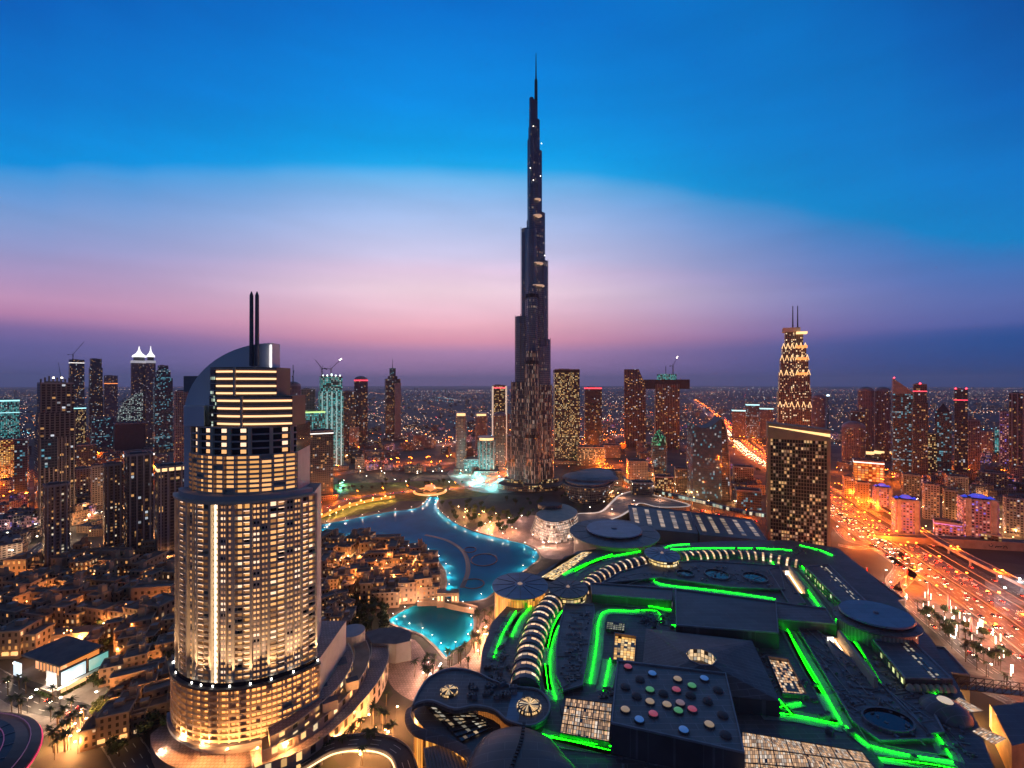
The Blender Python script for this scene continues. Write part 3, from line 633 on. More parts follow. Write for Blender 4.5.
# right of the tallest tower
T("yellow lit office tower standing just right of the tallest tower",554,581,370,463,f_warm,.9,.1,top='parapet',band=[(.975,mat("dark_band",(.03,.03,.03)),6)])
T("dark slab tower with red roof outline right of the yellow lit one",585,603,388,452,f_dark,.8,.1,band=[(.985,e_soft_red,4)],top='parapet')
T("low sunlit-coloured block at the foot of the red outlined tower",578,606,448,466,f_warm,.6,.05,podium=False)
c,w,rz,dd=base(626,682,448)
t=thing("skyscraper","twin dark towers joined by a long cantilevered sky bridge","tower",c+Vector((0,30,0)),rz+.08)
s=dd*math.cos(rz)/F
def lx(px): return (px-654)*s
def lz(py): return ZAT(py,dd)
for a,bq,tt,nm in((626,648,372,"left_tower"),(658,682,384,"right_tower")):
    b=MB(); zt=lz(tt)
    if nm=="left_tower":
        b.prism([(lx(a),-22),(lx(bq),-22),(lx(bq),22),(lx(a),22)],0,lz(390),0,1)
        b.prism([(lx(a),-22),(lx(641),-22),(lx(641),22),(lx(a),22)],lz(390),lz(369),0,1); b.wall((lx(641),-22),(lx(bq),-22),lz(390),(lz(369),lz(386)),0); b.face([(lx(641),-22,lz(369)),(lx(bq),-22,lz(386)),(lx(bq),22,lz(386)),(lx(641),22,lz(369))],1)
    else: b.prism([(lx(a),-22),(lx(bq),-22),(lx(bq),22),(lx(a),22)],0,zt,0,1)
    b.build("tower_shaft",[f_beam,m_sky],t)
b=MB(); b.box(lx(667),-2,lz(389),lx(692)-lx(642),34,lz(379.5)-lz(389),0,0); b.build("sky_bridge",mat("bridge_steel",(.02,.02,.026),.4),t)
b=MB(); b.prism(ell(lx(680)-lx(660),34,20),lz(381),lz(374),0); ORG; b.v=[(x+lx(670),y,z) for x,y,z in b.v]; b.build("bridge_crown",f_teal,t)
b=MB(); b.beam((lx(669),0,lz(374)),(lx(669),0,lz(366)),1.2,0); b.build("aerial",m_metal,t)
crane("lit luffing crane rising from the sky bridge of the twin towers",673,358,lz(374),dd+20,jib=34,ang=.3,luff=1.05,lit=True)
# green pointed tower
t=T("small tower with a green lit pointed roof in front of the twin bridge towers",653,669,446,476,f_blue,.8,0,plan='sq',top='none'); h,w=t["_h"],t["_w"]
b=MB(); b.lathe(0,0,[(w*.5,h),(w*.42,h+w*.5),(w*.2,h+w*.85),(.3,h+w*1.05)],12,0); b.build("pointed_roof",facade("green_glass",(.02,.08,.05),(.01,.06,.04),(.1,.9,.4),(.5,1,.6),.35,.7,3,3,.2,.3),t)
# curved sail office
c,w,rz,dd=base(692,732,500); t=thing("sail_office","blue glass office with swooping sail roof and black curved end wall","tower",c+Vector((0,16,0)),rz+.3)
zz=lambda py: ZAT(py,dd)
n=12; w2=w*.98
b=MB(); x0,x1=-w2*.5,w2*.28
for k in range(n):
    a,e=k/n,(k+1)/n; xa,xb=x0+(x1-x0)*a,x0+(x1-x0)*e; za=zz(424)-(zz(424)-zz(431))*math.sin(a*math.pi)+(zz(417)-zz(424))*a; zb=zz(424)-(zz(424)-zz(431))*math.sin(e*math.pi)+(zz(417)-zz(424))*e
    b.wall((xa,-18),(xb,-18),0,(za,zb),0,xa-x0); b.face([(xa,-18,za),(xb,-18,zb),(xb,18,zb),(xa,18,za)],1)
b.wall((x0,18),(x0,-18),0,zz(424),0)
b.build("glass_front",[facade("blue_mirror_facade",(.05,.07,.09),(.07,.12,.18),(.1,.6,.8),(.7,.85,.9),.09,.4,2.6,3.6,.06,.10,.05,.05),m_sky],t)
b=MB(); H=zz(417)
prof=[(x1+(w2*.22)*math.sin(math.pi/2*min(1,(1-k/10)**.55)), H*k/10) for k in range(11)]
for (xa,za),(xb,zb) in zip(prof,prof[1:]):
    b.face([(x1,-18,za),(xa,-18,za),(xb,-18,zb),(x1,-18,zb)],0,[(0,za),(xa-x1,za),(xb-x1,zb),(0,zb)]); b.face([(xa,-18,za),(xa,18,za),(xb,18,zb),(xb,-18,zb)],0,[(0,za),(36,za),(36,zb),(0,zb)])
b.build("end_wall",f_dark,t)
b=MB(); b.tube([(x,-18.6,z) for x,z in prof],1.0,0); b.build("edge_fin",m_conc,t)
for px0,px1,py,col,lb in((734,748,410,f_purp,"left"),(748,762,404,f_blue,"middle"),(762,776,408,f_purp,"right")):
    T(f"cyan topped hazy block beyond the sail office, {lb} of three",px0,px1,py,440,col,.8,.05,band=[(.96,e_soft_teal,4)])
# spired stepped tower
c,w,rz,dd=base(783,819,476); t=thing("skyscraper","stepped tower with lit golden crown and two spires above the tan hotel block","tower",c+Vector((0,w*.4,0)),rz+.1); zz=lambda py: ZAT(py,dd)
f_spire=facade("spire_tower_facade",(.16,.12,.09),(.02,.018,.02),(1,.6,.3),(1,.8,.5),.22,1.3,3.4,3.6,.42,.3,.03)
lev=[(1,0,392),(.92,392,372),(.84,372,357),(.72,357,345),(.55,345,331)]
for k,a,bq in lev:
    b=MB(); b.prism(rect(w*k*.93,w*k*.8),0 if a==0 else zz(a),zz(bq),0,1); b.build("tower_shaft" if a==0 else "setback",[f_spire,m_sky],t)
for j in range(7):
    b=MB(); b.box(-w*.44+w*.88*j/6,-w*.37-.8,0,1.5,1.6,zz(388)); b.build("facade_rib",m_conc,t)
for py,k in((404,1.0),(372,.93),(357,.85),(345,.73)):
    for j in range(6):
        b=MB(); x=-w*k*.42+w*k*.84*j/5
        b.beam((x-w*.05,-w*k*.38-1.2,zz(py)-7),(x,-w*k*.38-1.2,zz(py)+5),.8,0); b.beam((x,-w*k*.38-1.2,zz(py)+5),(x+w*.05,-w*k*.38-1.2,zz(py)-7),.8,0); b.build("lit_chevron",e_warm_soft,t)
for py,k in((372,.6),(357,.62),(345,.5),(331,.5)):
    b=MB(); b.box(w*.2,-w*.3,zz(py)-6,w*.3,w*.3,4.5); b.build("light_band",e_orange_soft if py>340 else e_warm_soft,t)
b=MB(); b.box(-w*.08,-w*.1,zz(331),w*.5,w*.4,9); b.build("crown",m_cream,t)
for s in(-.02,.12): b=MB(); b.cyl(w*s,0,zz(331),zz(304),1.6,.8,8,0); b.build("spire",m_metal,t)
# tan hotel block
c,w,rz,dd=base(769,839,552); w/=1.10
t=thing("hotel_block","tan hotel block with slanted glowing roof wedge at the mall's far end","hotel",c+Vector((0,14,0)),rz+.12); zz=lambda py: ZAT(py,dd); zt=zz(440); dp=28
m_tan=mat("tan_stone",(.30,.22,.15),.7,var=.1)
b=MB(); b.prism([(-w/2,-dp/2+1.2),(w/2,-dp/2+1.2),(w/2,dp/2),(-w/2,dp/2)],0,zt,0,1); b.build("tower_shaft",[m_metal,m_sky],t)
nf=30; nc=20; fh=(zt-6)/nf; cw=(w-6)/nc; EM=[emit("lit_room_"+n_,c_,s_,False) for n_,c_,s_ in(("amber",(1,.52,.15),.55),("pale",(1,.60,.26),.6),("dim",(1,.48,.16),.16))]
rr=random.Random(3); cells=[(i,j) for i in range(nc) for j in range(nf)]; lit={c_:rr.choice((0,0,1,2,2,2)) for c_ in cells if rr.random()<(.5 if c_[1]<4 else .24)}
def wpane(b,i,j,m): x=-w/2+3+cw*i; z=6+fh*j; b.face([(x+.35,-dp/2+1.1,z+.8),(x+cw-.35,-dp/2+1.1,z+.8),(x+cw-.35,-dp/2+1.1,z+fh-.3),(x+.35,-dp/2+1.1,z+fh-.3)],m)
one=sorted(lit)[:100]; rest=MB(); done=set()
for c_ in one: b=MB(); wpane(b,*c_,0); b.build("window",EM[lit[c_]],t); done.add(c_)
for c_ in cells:
    if c_ not in done: wpane(rest,*c_,lit[c_] if c_ in lit else 3)
rest.build("window_grid",EM+[mat("smoked_glass",(.022,.02,.02),.35)],t,kind='stuff')
b=MB()
for i in range(nc+1): b.box(-w/2+3+cw*i,-dp/2+.75,6,.34,.9,zt-6)
b.build("mullions",m_tan,t)
for j in range(nf+1): 
    b=MB(); b.box(0,-dp/2+.85,6+fh*j-.3,w-5.6,.62,.55); b.build("floor_ledge",m_tan,t)
for s in(-1,1): b=MB(); b.box(s*(w/2-1.5),-dp/2+.2,0,3.4,2.4,zt+3); b.build("corner_pier",m_tan,t)
b=MB(); b.wall((-w/2,-dp/2-.2),(w/2,-dp/2-.2),zt,(zz(424),zz(434)+6),0); b.wall((w/2,dp/2),(-w/2,dp/2),zt,(zz(434)+6,zz(424)),0); b.wall((-w/2,dp/2),(-w/2,-dp/2-.2),zt,zz(424),0); b.wall((w/2,-dp/2-.2),(w/2,dp/2),zt,zz(434)+6,0)
b.face([(-w/2,-dp/2-.2,zz(424)),(w/2,-dp/2-.2,zz(434)+6),(w/2,dp/2,zz(434)+6),(-w/2,dp/2,zz(424))],0); b.build("roof_wedge",m_tan,t)
b=MB(); b.face([(-w*.48,-dp/2-.5,zz(427)),(-w*.48,-dp/2-.5,zz(427.5)),(w*.5,-dp/2-.5,zz(436)),(w*.5,-dp/2-.5,zz(433))],0); b.build("glow_strip",emit("wedge_glow",(1,.62,.22),1.6,True),t)
b=MB(); b.cyl(w*.5,0,zt,zz(396),.7,.3,8,0); b.build("mast",m_metal,t); b=MB(); b.dome(w*.5,0,zz(396),1.6,2,8,3,0); b.build("mast_light",emit("mast_lamp",(.6,.85,1),4,False),t)
# right skyline
T("hazy dark stepped tower right of the spired tower",815,829,398,450,f_purp,.9,.05,top='dome',plan='sq')
for a,bq,lb in((862,879,"left"),(879,896,"right")): T(f"round topped tower, {lb} of a pair with a lit gold strip between",a,bq,391,460,f_purp,.9,0,plan='sq',top='dome',band=[(.08,e_warm_soft,8)])
T("barrel roofed grey block in front of the round topped pair",847,872,428,466,f_purp,.8,0,plan='sq',top='dome')
T("dark low block behind the barrel roofed block",853,868,412,460,f_dark,.8,.1)
t=T("glass tower with sharply slanted top and red corner light",897,921,394,477,f_blue,.8,.1,top='none'); h,w,dp=t["_h"],t["_w"],t["_d"]
b=MB(); z1=h+(394-378)*D(477)/F; b.wall((-w/2,-dp/2),(w/2,-dp/2),h,(z1,h+1),0); b.face([(-w/2,-dp/2,z1),(w/2,-dp/2,h+1),(w/2,dp/2,h+1),(-w/2,dp/2,z1)],1); b.wall((-w/2,dp/2),(-w/2,-dp/2),h,z1,0); b.wall((w/2,dp/2),(-w/2,dp/2),h,(h+1,z1),0); b.build("slanted_top",[m_grey,m_sky],t)
b=MB(); b.dome(-w*.45,-dp*.4,z1,1.6,2,8,3,0); b.build("beacon",e_red,t)
T("black tower with a red light near its top beside the slanted glass one",916,933,385,482,f_dark,.9,.1,steps=((1,.82),(.85,1)),band=[(.93,e_soft_red,2)],beac=1)
T("block with lit lower floors right of the black red lit tower",925,941,434,478,f_warm,.8,.1)
T("dark tower with pointed gable between two black towers",940,957,412,478,f_blue,.9,0,top='point')
T("black tower with two red lights and a lit red strip",958,972,390,478,f_dark,.9,.05,beac=2,band=[(.88,e_soft_red,2)])
T("small dark tower right of the two red light tower",970,985,421,474,f_purp,.9,.05)
T("pale lit office block, left of two beyond the dark towers",983,997,432,457,f_grid,.8,.05)
T("pale greenish lit office block, right of two beyond the dark towers",998,1012,430,456,f_teal,.8,.05)
T("tall dark tower cut by the right edge",1014,1032,394,478,f_dark,.9,.05,ribs=3)
T("slim tower with pink lit face near the right edge",1003,1015,412,470,f_pinkhot,.9,.05)
T("orange lit long hall beside the highway",858,890,462,482,facade("orange_box",(.4,.16,.05),(.3,.1,.03),(1,.35,.06),(1,.6,.25),.85,1.2,6,5,.2,.3),.6,.05,podium=False,band=[(.92,e_soft_white,2)])
# roadside apartment rows and blue roofed hotels
e_blue=emit("blue_roof_light",(.015,.05,1),.6,True)
def hotel(label,px0,px1,pyt,pyb,blue=True):
    t=T(label,px0,px1,pyt,pyb,f_pinkhot,.8,.25,podium=False,cat="hotel",name="roadside_hotel"); h,w,dp=t["_h"],t["_w"],t["_d"]
    for sx in(-.35,.35): b=MB(); b.box(w*sx,-dp*.5-1,0,w*.16,2.4,h*1.06,0,0); b.build("stair_tower",m_conc,t)
    if blue:
        b=MB(); b.cyl(0,0,h+3,h+6.5,w*.32,w*.16,8,0,e=.8); b.build("roof_hood",e_blue,t)
        for s in(-1,1): b=MB(); b.cyl(w*.36*s,0,h+2.3,h+5,w*.14,.3,8,0); b.build("roof_turret",e_blue,t)
hotel("blue roofed hotel behind the highway, further from the camera",876,897,489,512); hotel("blue roofed pinkish hotel nearest the highway",897,927,502,537)
hotel("pink lit hotel with blue edge lights, largest by the flyover",966,1010,502,546)
T("low hotel wing with blue and pink lights left of the largest pink hotel",938,968,524,541,f_pinkhot,.6,.1,podium=False,band=[(.9,e_blue,1.2)])
t=T("bright bulb lit entrance hall in front of the pink hotel",984,1006,536,548,f_warm,.5,0,podium=False,band=[(.4,e_blue,1)])
for i,(a,bq,y,yb,l_) in enumerate(((845,858,478,498,"tan apartment block beside the highway, farthest in its row"),(858,874,484,508,"brown apartment block beside the highway before the tan one"),(926,944,486,520,"grey apartment block behind the blue roofed hotel"),(946,962,492,520,"tan apartment block left of the pink lit hotel"),(1008,1030,500,535,"brown apartment block at the right edge by the pink hotel"),(905,925,476,496,"low dark apartment block under the slanted glass tower"),(950,975,478,498,"low tan block with lit street under the black towers"),(985,1015,474,492,"long dark block under the pale office pair"))):
    T(l_,a,bq,y,yb,f_flat if i%2 else f_grid,.8,.2,podium=False)
# middle distance blocks north of the tallest tower
for a,bq,y,yb,f_,l_ in((628,650,462,482,f_grid,"pale midrise at the foot of the left bridge tower"),(655,676,478,500,f_warm,"warm lit glass midrise under the green pointed tower"),(606,624,472,486,f_flat,"small brown block beside the orange lit crossing"),(676,694,470,492,f_dark,"dark midrise left of the sail office"),(632,656,484,502,f_dark,"black glazed low block before the bridge towers"),(735,757,468,490,f_flat,"stepped brown block right of the sail office"),(738,766,492,510,f_blue,"green lit low block left of the tan hotel"),(688,706,452,468,f_grid,"small pale block behind the sail office"),(600,622,446,458,f_grid,"pale block far behind the red outlined tower"),(412,424,436,446,f_grid,"small pale block alone on the plain")):
    T(l_,a,bq,y,yb,f_,.7,.15,podium=False)
# ================================================================== the tallest tower
def tall_tower():
    d=D(490); d+=25; cx=AT(531.5,d-25)*(d/(d-25)); s=d/F
    t=thing("supertall_tower","tallest dark glass tower stepping up in a spiral to a needle spire","tower",cx)
    Z=lambda py: ZAT(py,d); X=lambda px: (px-531.5)*s
    core_r=15.0
    def bar(ang,length,wd,z0,z1,taper=0):
        pts=[(-wd*.2,-wd/2),(length-wd*.5,-wd/2)]+[(length-wd*.5+wd*.5*math.cos(a),wd/2*math.sin(a)) for a in [(-math.pi/2)+math.pi*k/6 for k in range(1,6)]]+[(length-wd*.5,wd/2),(-wd*.2,wd/2)]
        c,n=math.cos(ang),math.sin(ang)
        return [(x*c-y*n,x*n+y*c) for x,y in pts]
    lw=math.radians(155); rw=math.radians(25); fw=math.radians(-90)
    L=[(507.5,490,436),(512,436,382),(516,382,316),(521.8,316,228),(528.6,228,172),(531.9,172,130),(533.6,130,98)]
    Rr=[(553.8,490,452),(551.6,452,385),(550,385,339),(547.5,339,260),(545,260,212),(541.9,212,150),(539.7,150,119),(537.6,119,100)]
    Fr=[(44,490,455),(40,455,410),(35,410,352),(30,352,290),(24,290,232),(17,232,190),(12,190,140),(8,140,108)]
    def bands(arr,ang,side):
        for px,pb,pt in arr:
            if side: ln=abs(X(px))/abs(math.cos(ang)); 
            else: ln=px
            z0,z1=max(0,Z(pb)) if pb<489 else 0,Z(pt)
            wd=min(27,max(7,ln*.66)) if z0<480 else max(5,ln*.7)
            m=f_burjlow if Z(pb)<Z(400) else f_burj
            b=MB(); b.prism(bar(ang,max(ln,wd*.7),wd,z0,z1),z0,z1,0,1); b.build("wing_tier",[m,m_metal],t)
            # nested smaller bay behind the nose of the tier
            b=MB(); b.prism(bar(ang,max(ln*.86,wd*.6),wd*1.22,z0,z1-9),z0,max(z0+5,z1-14),0,1); b.build("wing_bay",[m,m_metal],t)
    bands(L,lw,1); bands(Rr,rw,1); bands(Fr,fw,0)
    for (a,bb,r,m) in ((490,400,16,f_burjlow),(400,230,14.5,f_burj),(230,140,8,f_burj),(140,98,4.2,f_burj)):
        b=MB(); b.cyl(0,0,0 if a==490 else Z(a),Z(bb),r,r,6,0,1); b.build("core",[m,m_metal],t)
    b=MB(); b.lathe(X(536),0,[(3.2,Z(100)),(2.9,Z(80)),(1.5,Z(79)),(1.1,Z(66)),(.5,Z(53))],10,0); b.build("spire",mat("spire_steel",(.08,.09,.11),.35,.7),t)
    # mechanical floors read as lit or dark rings
    eb=emit("ring_glow",(1,.62,.4),.42,False)
    for py,w_ in((219,11),(202,9),(288,17),(266,14)):
        b=MB(); b.cyl(X(537),-14 if py>210 else -9,Z(py),Z(py)+1.5,w_*.8,w_*.8,14,0); b.build("light_ring",eb,t)
    md=mat("louvre_band",(.02,.02,.024),.5)
    for py in(436,365,300): b=MB(); b.prism(bar(fw,[35.6,30.6,24.6][[436,365,300].index(py)]+[5,5,6][[436,365,300].index(py)],27.6,0,0),Z(py),Z(py)+7,0); b.build("louvre_band",md,t)
    for px,py in((533,131),(541,148),(533,184),(540,180),(530,172),(533,265),(544,258)):
        b=MB(); b.dome(X(px),-16,Z(py),.8,1.2,8,3,0); b.build("tower_light",emit("tower_lamp",(1,.9,.75),6,False),t)
    # vertical steel fins catching the city light
    k=0
    mf=mat("fin_steel",(.16,.14,.13),.35,.5)
    for arr,ang,side in((Fr[:4],fw,0),(L[:4],lw,1),(Rr[:4],rw,1)):
        for px,pb,pt in arr:
            ln=px if not side else abs(X(px))/abs(math.cos(ang)); z0=0 if pb>=489 else Z(pb)
            for y in (-13.6,-6,6,13.6):
                x=ln-1 if abs(y)<10 else ln-16
                c,n=math.cos(ang),math.sin(ang)
                for xx in ((x,) if abs(y)<10 else (x,x-12)):
                    if xx<8: continue
                    b=MB(); b.box(xx*c-y*n,xx*n+y*c,z0,.7,.7,Z(pt)-z0+3,ang); b.build("facade_fin",mf,t)
    b=MB(); b.prism(ell(130,80,32),0,8,0,1); b.build("podium",[f_flat,m_dconc],t)
    for k,(ang,r0) in enumerate(((lw,58),(rw,58),(fw,58))):
        b=MB(); b.prism(bar(ang,r0,34,0,0),8.01,15,0,1); b.build("entrance_pavilion",[f_warm,m_dconc],t)
tall_tower()
# ================================================================== the curved white hotel
def curved_hotel():
    cx,cyy=-151.0,284.0; Rr=47.2
    t=thing("hotel_tower","curved cream hotel tower with lit balconies, grey sail wall and twin masts","hotel",(cx,cyy,0))
    df=235.0; Z=lambda py,d=df: ZAT(py,d)
    th=math.radians(56.8)
    A=lambda r,a,z,oy=0: (r*math.sin(a),-r*math.cos(a)+oy,z)
    e_bal=[emit("balcony_light_"+n,c,s,sm) for n,c,s,sm in(("amber",(1,.46,.12),0.85,True),("honey",(1,.48,.16),1.15,True),("pale",(1,.66,.42),1.5,True))]
    e_soffit=emit('soffit_strip',(1,.62,.40),1.9,True)
    mw=m_cream; mp=mat("pinkish_cladding",(.50,.43,.40),.6,var=.1); mdk=m_glassdk; rr=random.Random(11)
    def arcs(b,r0,r1,a0,a1,z0,z1,m,n=2,oy=0):
        for k in range(n):
            a,e=a0+(a1-a0)*k/n,a0+(a1-a0)*(k+1)/n
            b.face([A(r1,a,z0,oy),A(r1,e,z0,oy),A(r1,e,z1,oy),A(r1,a,z1,oy)],m); b.face([A(r1,a,z1,oy),A(r1,e,z1,oy),A(r0,e,z1,oy),A(r0,a,z1,oy)],m); b.face([A(r0,a,z0,oy),A(r0,e,z0,oy),A(r1,e,z0,oy),A(r1,a,z0,oy)],m)
            if k==0: b.face([A(r0,a,z0,oy),A(r1,a,z0,oy),A(r1,a,z1,oy),A(r0,a,z1,oy)],m)
            if k==n-1: b.face([A(r1,e,z0,oy),A(r0,e,z0,oy),A(r0,e,z1,oy),A(r1,e,z1,oy)],m)
    def panel(b,r,a0,a1,z0,z1,m,oy=0): b.face([A(r,a0,z0,oy),A(r,a1,z0,oy),A(r,a1,z1,oy),A(r,a0,z1,oy)],m)
    def body(name,r,th,z0,z1,back,m,mt,oy=0,inset=0):
        pts=[A(r,-th+2*th*k/24,0,oy)[:2] for k in range(25)]; x1=pts[-1][0]; x0=pts[0][0]
        pts+= [(x1-inset,back),(x0+2,back)]
        b=MB(); b.prism(pts,z0,z1,0,1); return b.build(name,[m,mt],t)
    # main shaft
    z0,z1=Z(690),Z(506); nf=32; fh=(z1-z0)/nf
    body("tower_core",Rr-2.2,th*.99,0,z1,6,mp,m_dconc,inset=8)
    pat="BbWwBbWwBbCwWbBwWbBWwBb"; nb=len(pat); da=2*th/nb
    one=[];wins=[MB() for _ in range(3)];dk=MB()
    piers=[]
    for i in range(nb+1):
        b=MB(); a=-th+da*i; big=(i in(0,nb)) or ((pat[i-1] in "Bb")!=(pat[i] in "Bb")); hw=.0125 if big else .0045; arcs(b,Rr-2.3,Rr+.75 if big else Rr+.1,a-hw,a+hw,z0-6,z1+.5,0,1); b.build("pier",mw,t)
    cnt=0; leds=[]; dimw=MB()
    for f in range(nf):
        z=z0+fh*f; b=MB()
        for i,ch in enumerate(pat):
            a0=-th+da*i+.006; a1=a0+da-.012
            if ch in "Bb":
                arcs(b,Rr-2.3,Rr+.5,a0-.004,a1+.004,z-.22,z+.22,0,2); arcs(b,Rr+.3,Rr+.45,a0,a1,z+.22,z+1.0,0,2)
            elif ch=='C': arcs(b,Rr-2.3,Rr-1.0,a0,a1,z-.2,z+.25,0,1)
            else:
                arcs(b,Rr-2.3,Rr-.9,a0,a1,z-.5,z+.55,1,1)
                arcs(b,Rr-2.3,Rr-.97,a0,a1,z+.55,z+fh-.5,1,1)
            if ch=='B' and rr.random()<.93: leds.append((a0+da*.1,a1-da*.1,z+fh-.62))
            x=rr.random(); hp=.13 if ch!='C' else .0
            if x<hp: m=3
            else: m=2 if ch=='C' else (0 if ch in "W" else (1 if x<.8 else 2)) if ch!='B' else (0 if x<.55 else 1)
            w=MB() if (cnt<100 and f<6 and m<3) else (dk if m==3 else wins[m])
            
            if m<2 and rr.random()<.3 and w in wins: w=dimw
            if ch in "BbC": panel(w,Rr-2.1,a0+.004+(da*.12 if ch=='b' else 0),a1-.004,z+.35,z+fh-.35,0)
            else:
                for q0,q1 in((.16,.42),(.58,.84)): panel(w,Rr-.9,a0+da*q0,a0+da*q1,z+.9,z+fh-.75,0)
            if w is not dk and w is not dimw and w not in wins: w.build("window",e_bal[m],t); cnt+=1
        b.build("balcony_row",[mw,mp],t)
    for k,w in enumerate(wins): w.build("upper_windows",e_bal[k],t,kind='stuff')
    dimw.build("dim_windows",emit("curtained_window",(1,.42,.12),.38,False),t,kind='stuff'); dk.build("unlit_windows",mdk,t,kind='stuff')
    q=MB(); q2=MB()
    for k,(a0,a1,z) in enumerate(leds):
        b=MB() if k<90 else q; arcs(b,Rr+.1,Rr+.3,a0,a1,z,z+.32,0,2)
        if k<90: b.build("soffit_light",e_soffit,t)
    q.build("upper_soffit_lights",e_soffit,t,kind='stuff')
    # vertical light line, crown ledge
    b=MB(); a=-th+da*10.5; arcs(b,Rr-.9,Rr-.6,a-.004,a+.004,z0,z1,0,1); b.build("light_line",emit("hot_line",(1,.78,.5),5,True),t)
    b=MB(); arcs(b,Rr-6,Rr+1.6,-th,th,z1+.5,z1+1.6,0,24); b.build("ledge",mw,t)
    b=MB(); arcs(b,Rr-6,Rr-1,-th*.98,th*.98,z1+1.6,z1+4.2,0,24); b.build("setback_band",mp,t)
    # upper lit section
    r2=41.5; t2=math.radians(47); oy=0; za=z1+4.2; zb=Z(456,243); n2=8; f2=(zb-za)/n2
    body("upper_core",r2-1.8,t2,z1,zb,4,mp,m_dconc,inset=6)
    pat2="BWbBWCBbWBB"; nb2=len(pat2); d2=2*t2/nb2
    for i in range(nb2+1): b=MB(); a=-t2+d2*i; arcs(b,r2-2,r2+.2,a-.008,a+.008,za-1,zb,0,1); b.build("pier",mw,t)
    hi=MB(); pale=MB()
    for f in range(n2):
        z=za+f2*f; b=MB()
        for i,ch in enumerate(pat2):
            a0=-t2+d2*i+.009; a1=a0+d2-.018
            if ch=='B' or ch=='b': arcs(b,r2-2,r2+.4,a0,a1,z-.2,z+.2,0,2); arcs(b,r2+.2,r2+.35,a0,a1,z+.2,z+1.0,0,2)
            else: arcs(b,r2-2,r2-.8,a0,a1,z-.4,z+.6,0,1)
            if rr.random()<.9: panel(hi if rr.random()<.6 else pale,r2-1.7,a0+.01,a1-.01,z+.35,z+f2-.4,0)
        b.build("balcony_row",[mw],t)
    hi.build("upper_windows",e_bal[1],t,kind='stuff'); pale.build("upper_windows",e_bal[0],t,kind='stuff')
    # dark floors with lit spots
    zc=Z(428,243); body("dark_floors",r2-1.5,t2,zb,zc,4,mdk,m_dconc,inset=6)
    b=MB()
    for f in range(5): z=zb+(zc-zb)*f/4; arcs(b,r2-3,r2-.4,-t2,t2,z-.3,z+.45,0,20)
    b.build("floor_band",mp,t)
    for i in range(7): b=MB(); a=-t2*.92+t2*1.84*i/6; arcs(b,r2-2,r2-.2,a-.022,a+.022,zb,zc,0,1); b.build("pier",mw,t)
    for f in range(4):
        for i in (0.5,1.5,2.5,3.5,5.5):
            a=-t2*.92+t2*1.84*(i+.15)/6; b=MB(); panel(b,r2-1.2,a-.03,a+.04,zb+(zc-zb)*(f+.3)/4,zb+(zc-zb)*(f+.85)/4,0); b.build("lit_room",e_bal[2] if f%2 else e_bal[1],t)
    # stepped drums with lit bands
    def drum(px0,px1,pyb,pyt,bands,dd,nm):
        x0,x1=[(p-CX)*dd/F-cx for p in(px0,px1)]; z0,z1=Z(pyb,dd),Z(pyt,dd); w=x1-x0; xm=(x0+x1)/2
        pts=[]; dpth=12
        for k in range(17):
            u=-1+2*k/16; pts.append((xm+u*w/2, dd-cyy+dpth*.5*(u*u)))
        pts+=[(x1,dd-cyy+22),(x0,dd-cyy+22)]
        b=MB(); b.prism(pts,z0,z1,0,1); dr=b.build("drum",[mat("bronze_panel",(.22,.17,.12),.5,var=.1),m_dconc],t)
        for k in range(bands):
            za=z0+(z1-z0)*(k+.25)/bands; b=MB(); q=[p for p in pts[:17] if p[0]>x0+w*.12]
            for (a,e) in zip(q,q[1:]): b.face([(a[0],a[1]-.35,za),(e[0],e[1]-.35,za),(e[0],e[1]-.35,za+1.0),(a[0],a[1]-.35,za+1.0)],0); b.face([(a[0],a[1]-.35,za+1.0),(e[0],e[1]-.35,za+1.0),(e[0],e[1]+.0,za+1.0),(a[0],a[1],za+1.0)],0)
            b.build("light_band",emit("drum_band",(1,.56,.26),1.7,True),dr)
            b=MB()
            for (a,e) in zip(pts[:16],pts[1:17]): b.face([(a[0],a[1]-1.5,za+1.7),(e[0],e[1]-1.5,za+1.7),(e[0],e[1],za+1.7),(a[0],a[1],za+1.7)][::-1],0); b.face([(a[0],a[1]-1.5,za+1.7),(e[0],e[1]-1.5,za+1.7),(e[0],e[1]-1.5,za+2.2),(a[0],a[1]-1.5,za+2.2)],0); b.face([(a[0],a[1]-1.5,za+2.2),(e[0],e[1]-1.5,za+2.2),(e[0],e[1],za+2.2),(a[0],a[1],za+2.2)],0)
            b.build("cornice",mp,dr)
        b=MB(); b.box(xm-w*.02,dd-cyy-1.6,z0,1.0,1.2,z1-z0); b.build("rib",mw,t)
        b=MB(); b.prism([(x0-.3,dd-cyy+5.6),(x0+w*.1,dd-cyy+3.4),(x0+w*.1,dd-cyy+8),(x0-.3,dd-cyy+8)],z0,z1,0); b.build("glass_strip",facade("side_glass",(.06,.07,.07),(.04,.05,.05),(.7,.9,.7),(.9,1,.9),.2,.7,1.6,2,.15,.2),t)
    drum(203,287,427,396,4,246,"lower"); drum(204,271,396,367,4,250,"upper")
    # sail wall
    ds=262; X=lambda px: (px-CX)*ds/F-cx; ZS=lambda py: ZAT(py,ds); ys=ds-cyy
    prof=[(X(184),ZS(508)),(X(184),ZS(415))]
    n=18
    for k in range(n+1):
        a=math.pi/2*k/n; prof.append((X(184)+(X(272)-X(184))*(1-math.cos(a))**1.0, ZS(415)+(ZS(343)-ZS(415))*math.sin(a)))
    prof+=[(X(272),ZS(508))]
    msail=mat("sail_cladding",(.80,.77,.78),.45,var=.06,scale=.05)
    b=MB(); b.face([(x,ys,z) for x,z in prof],0); b.face([(x,ys+9,z) for x,z in prof[::-1]],0)
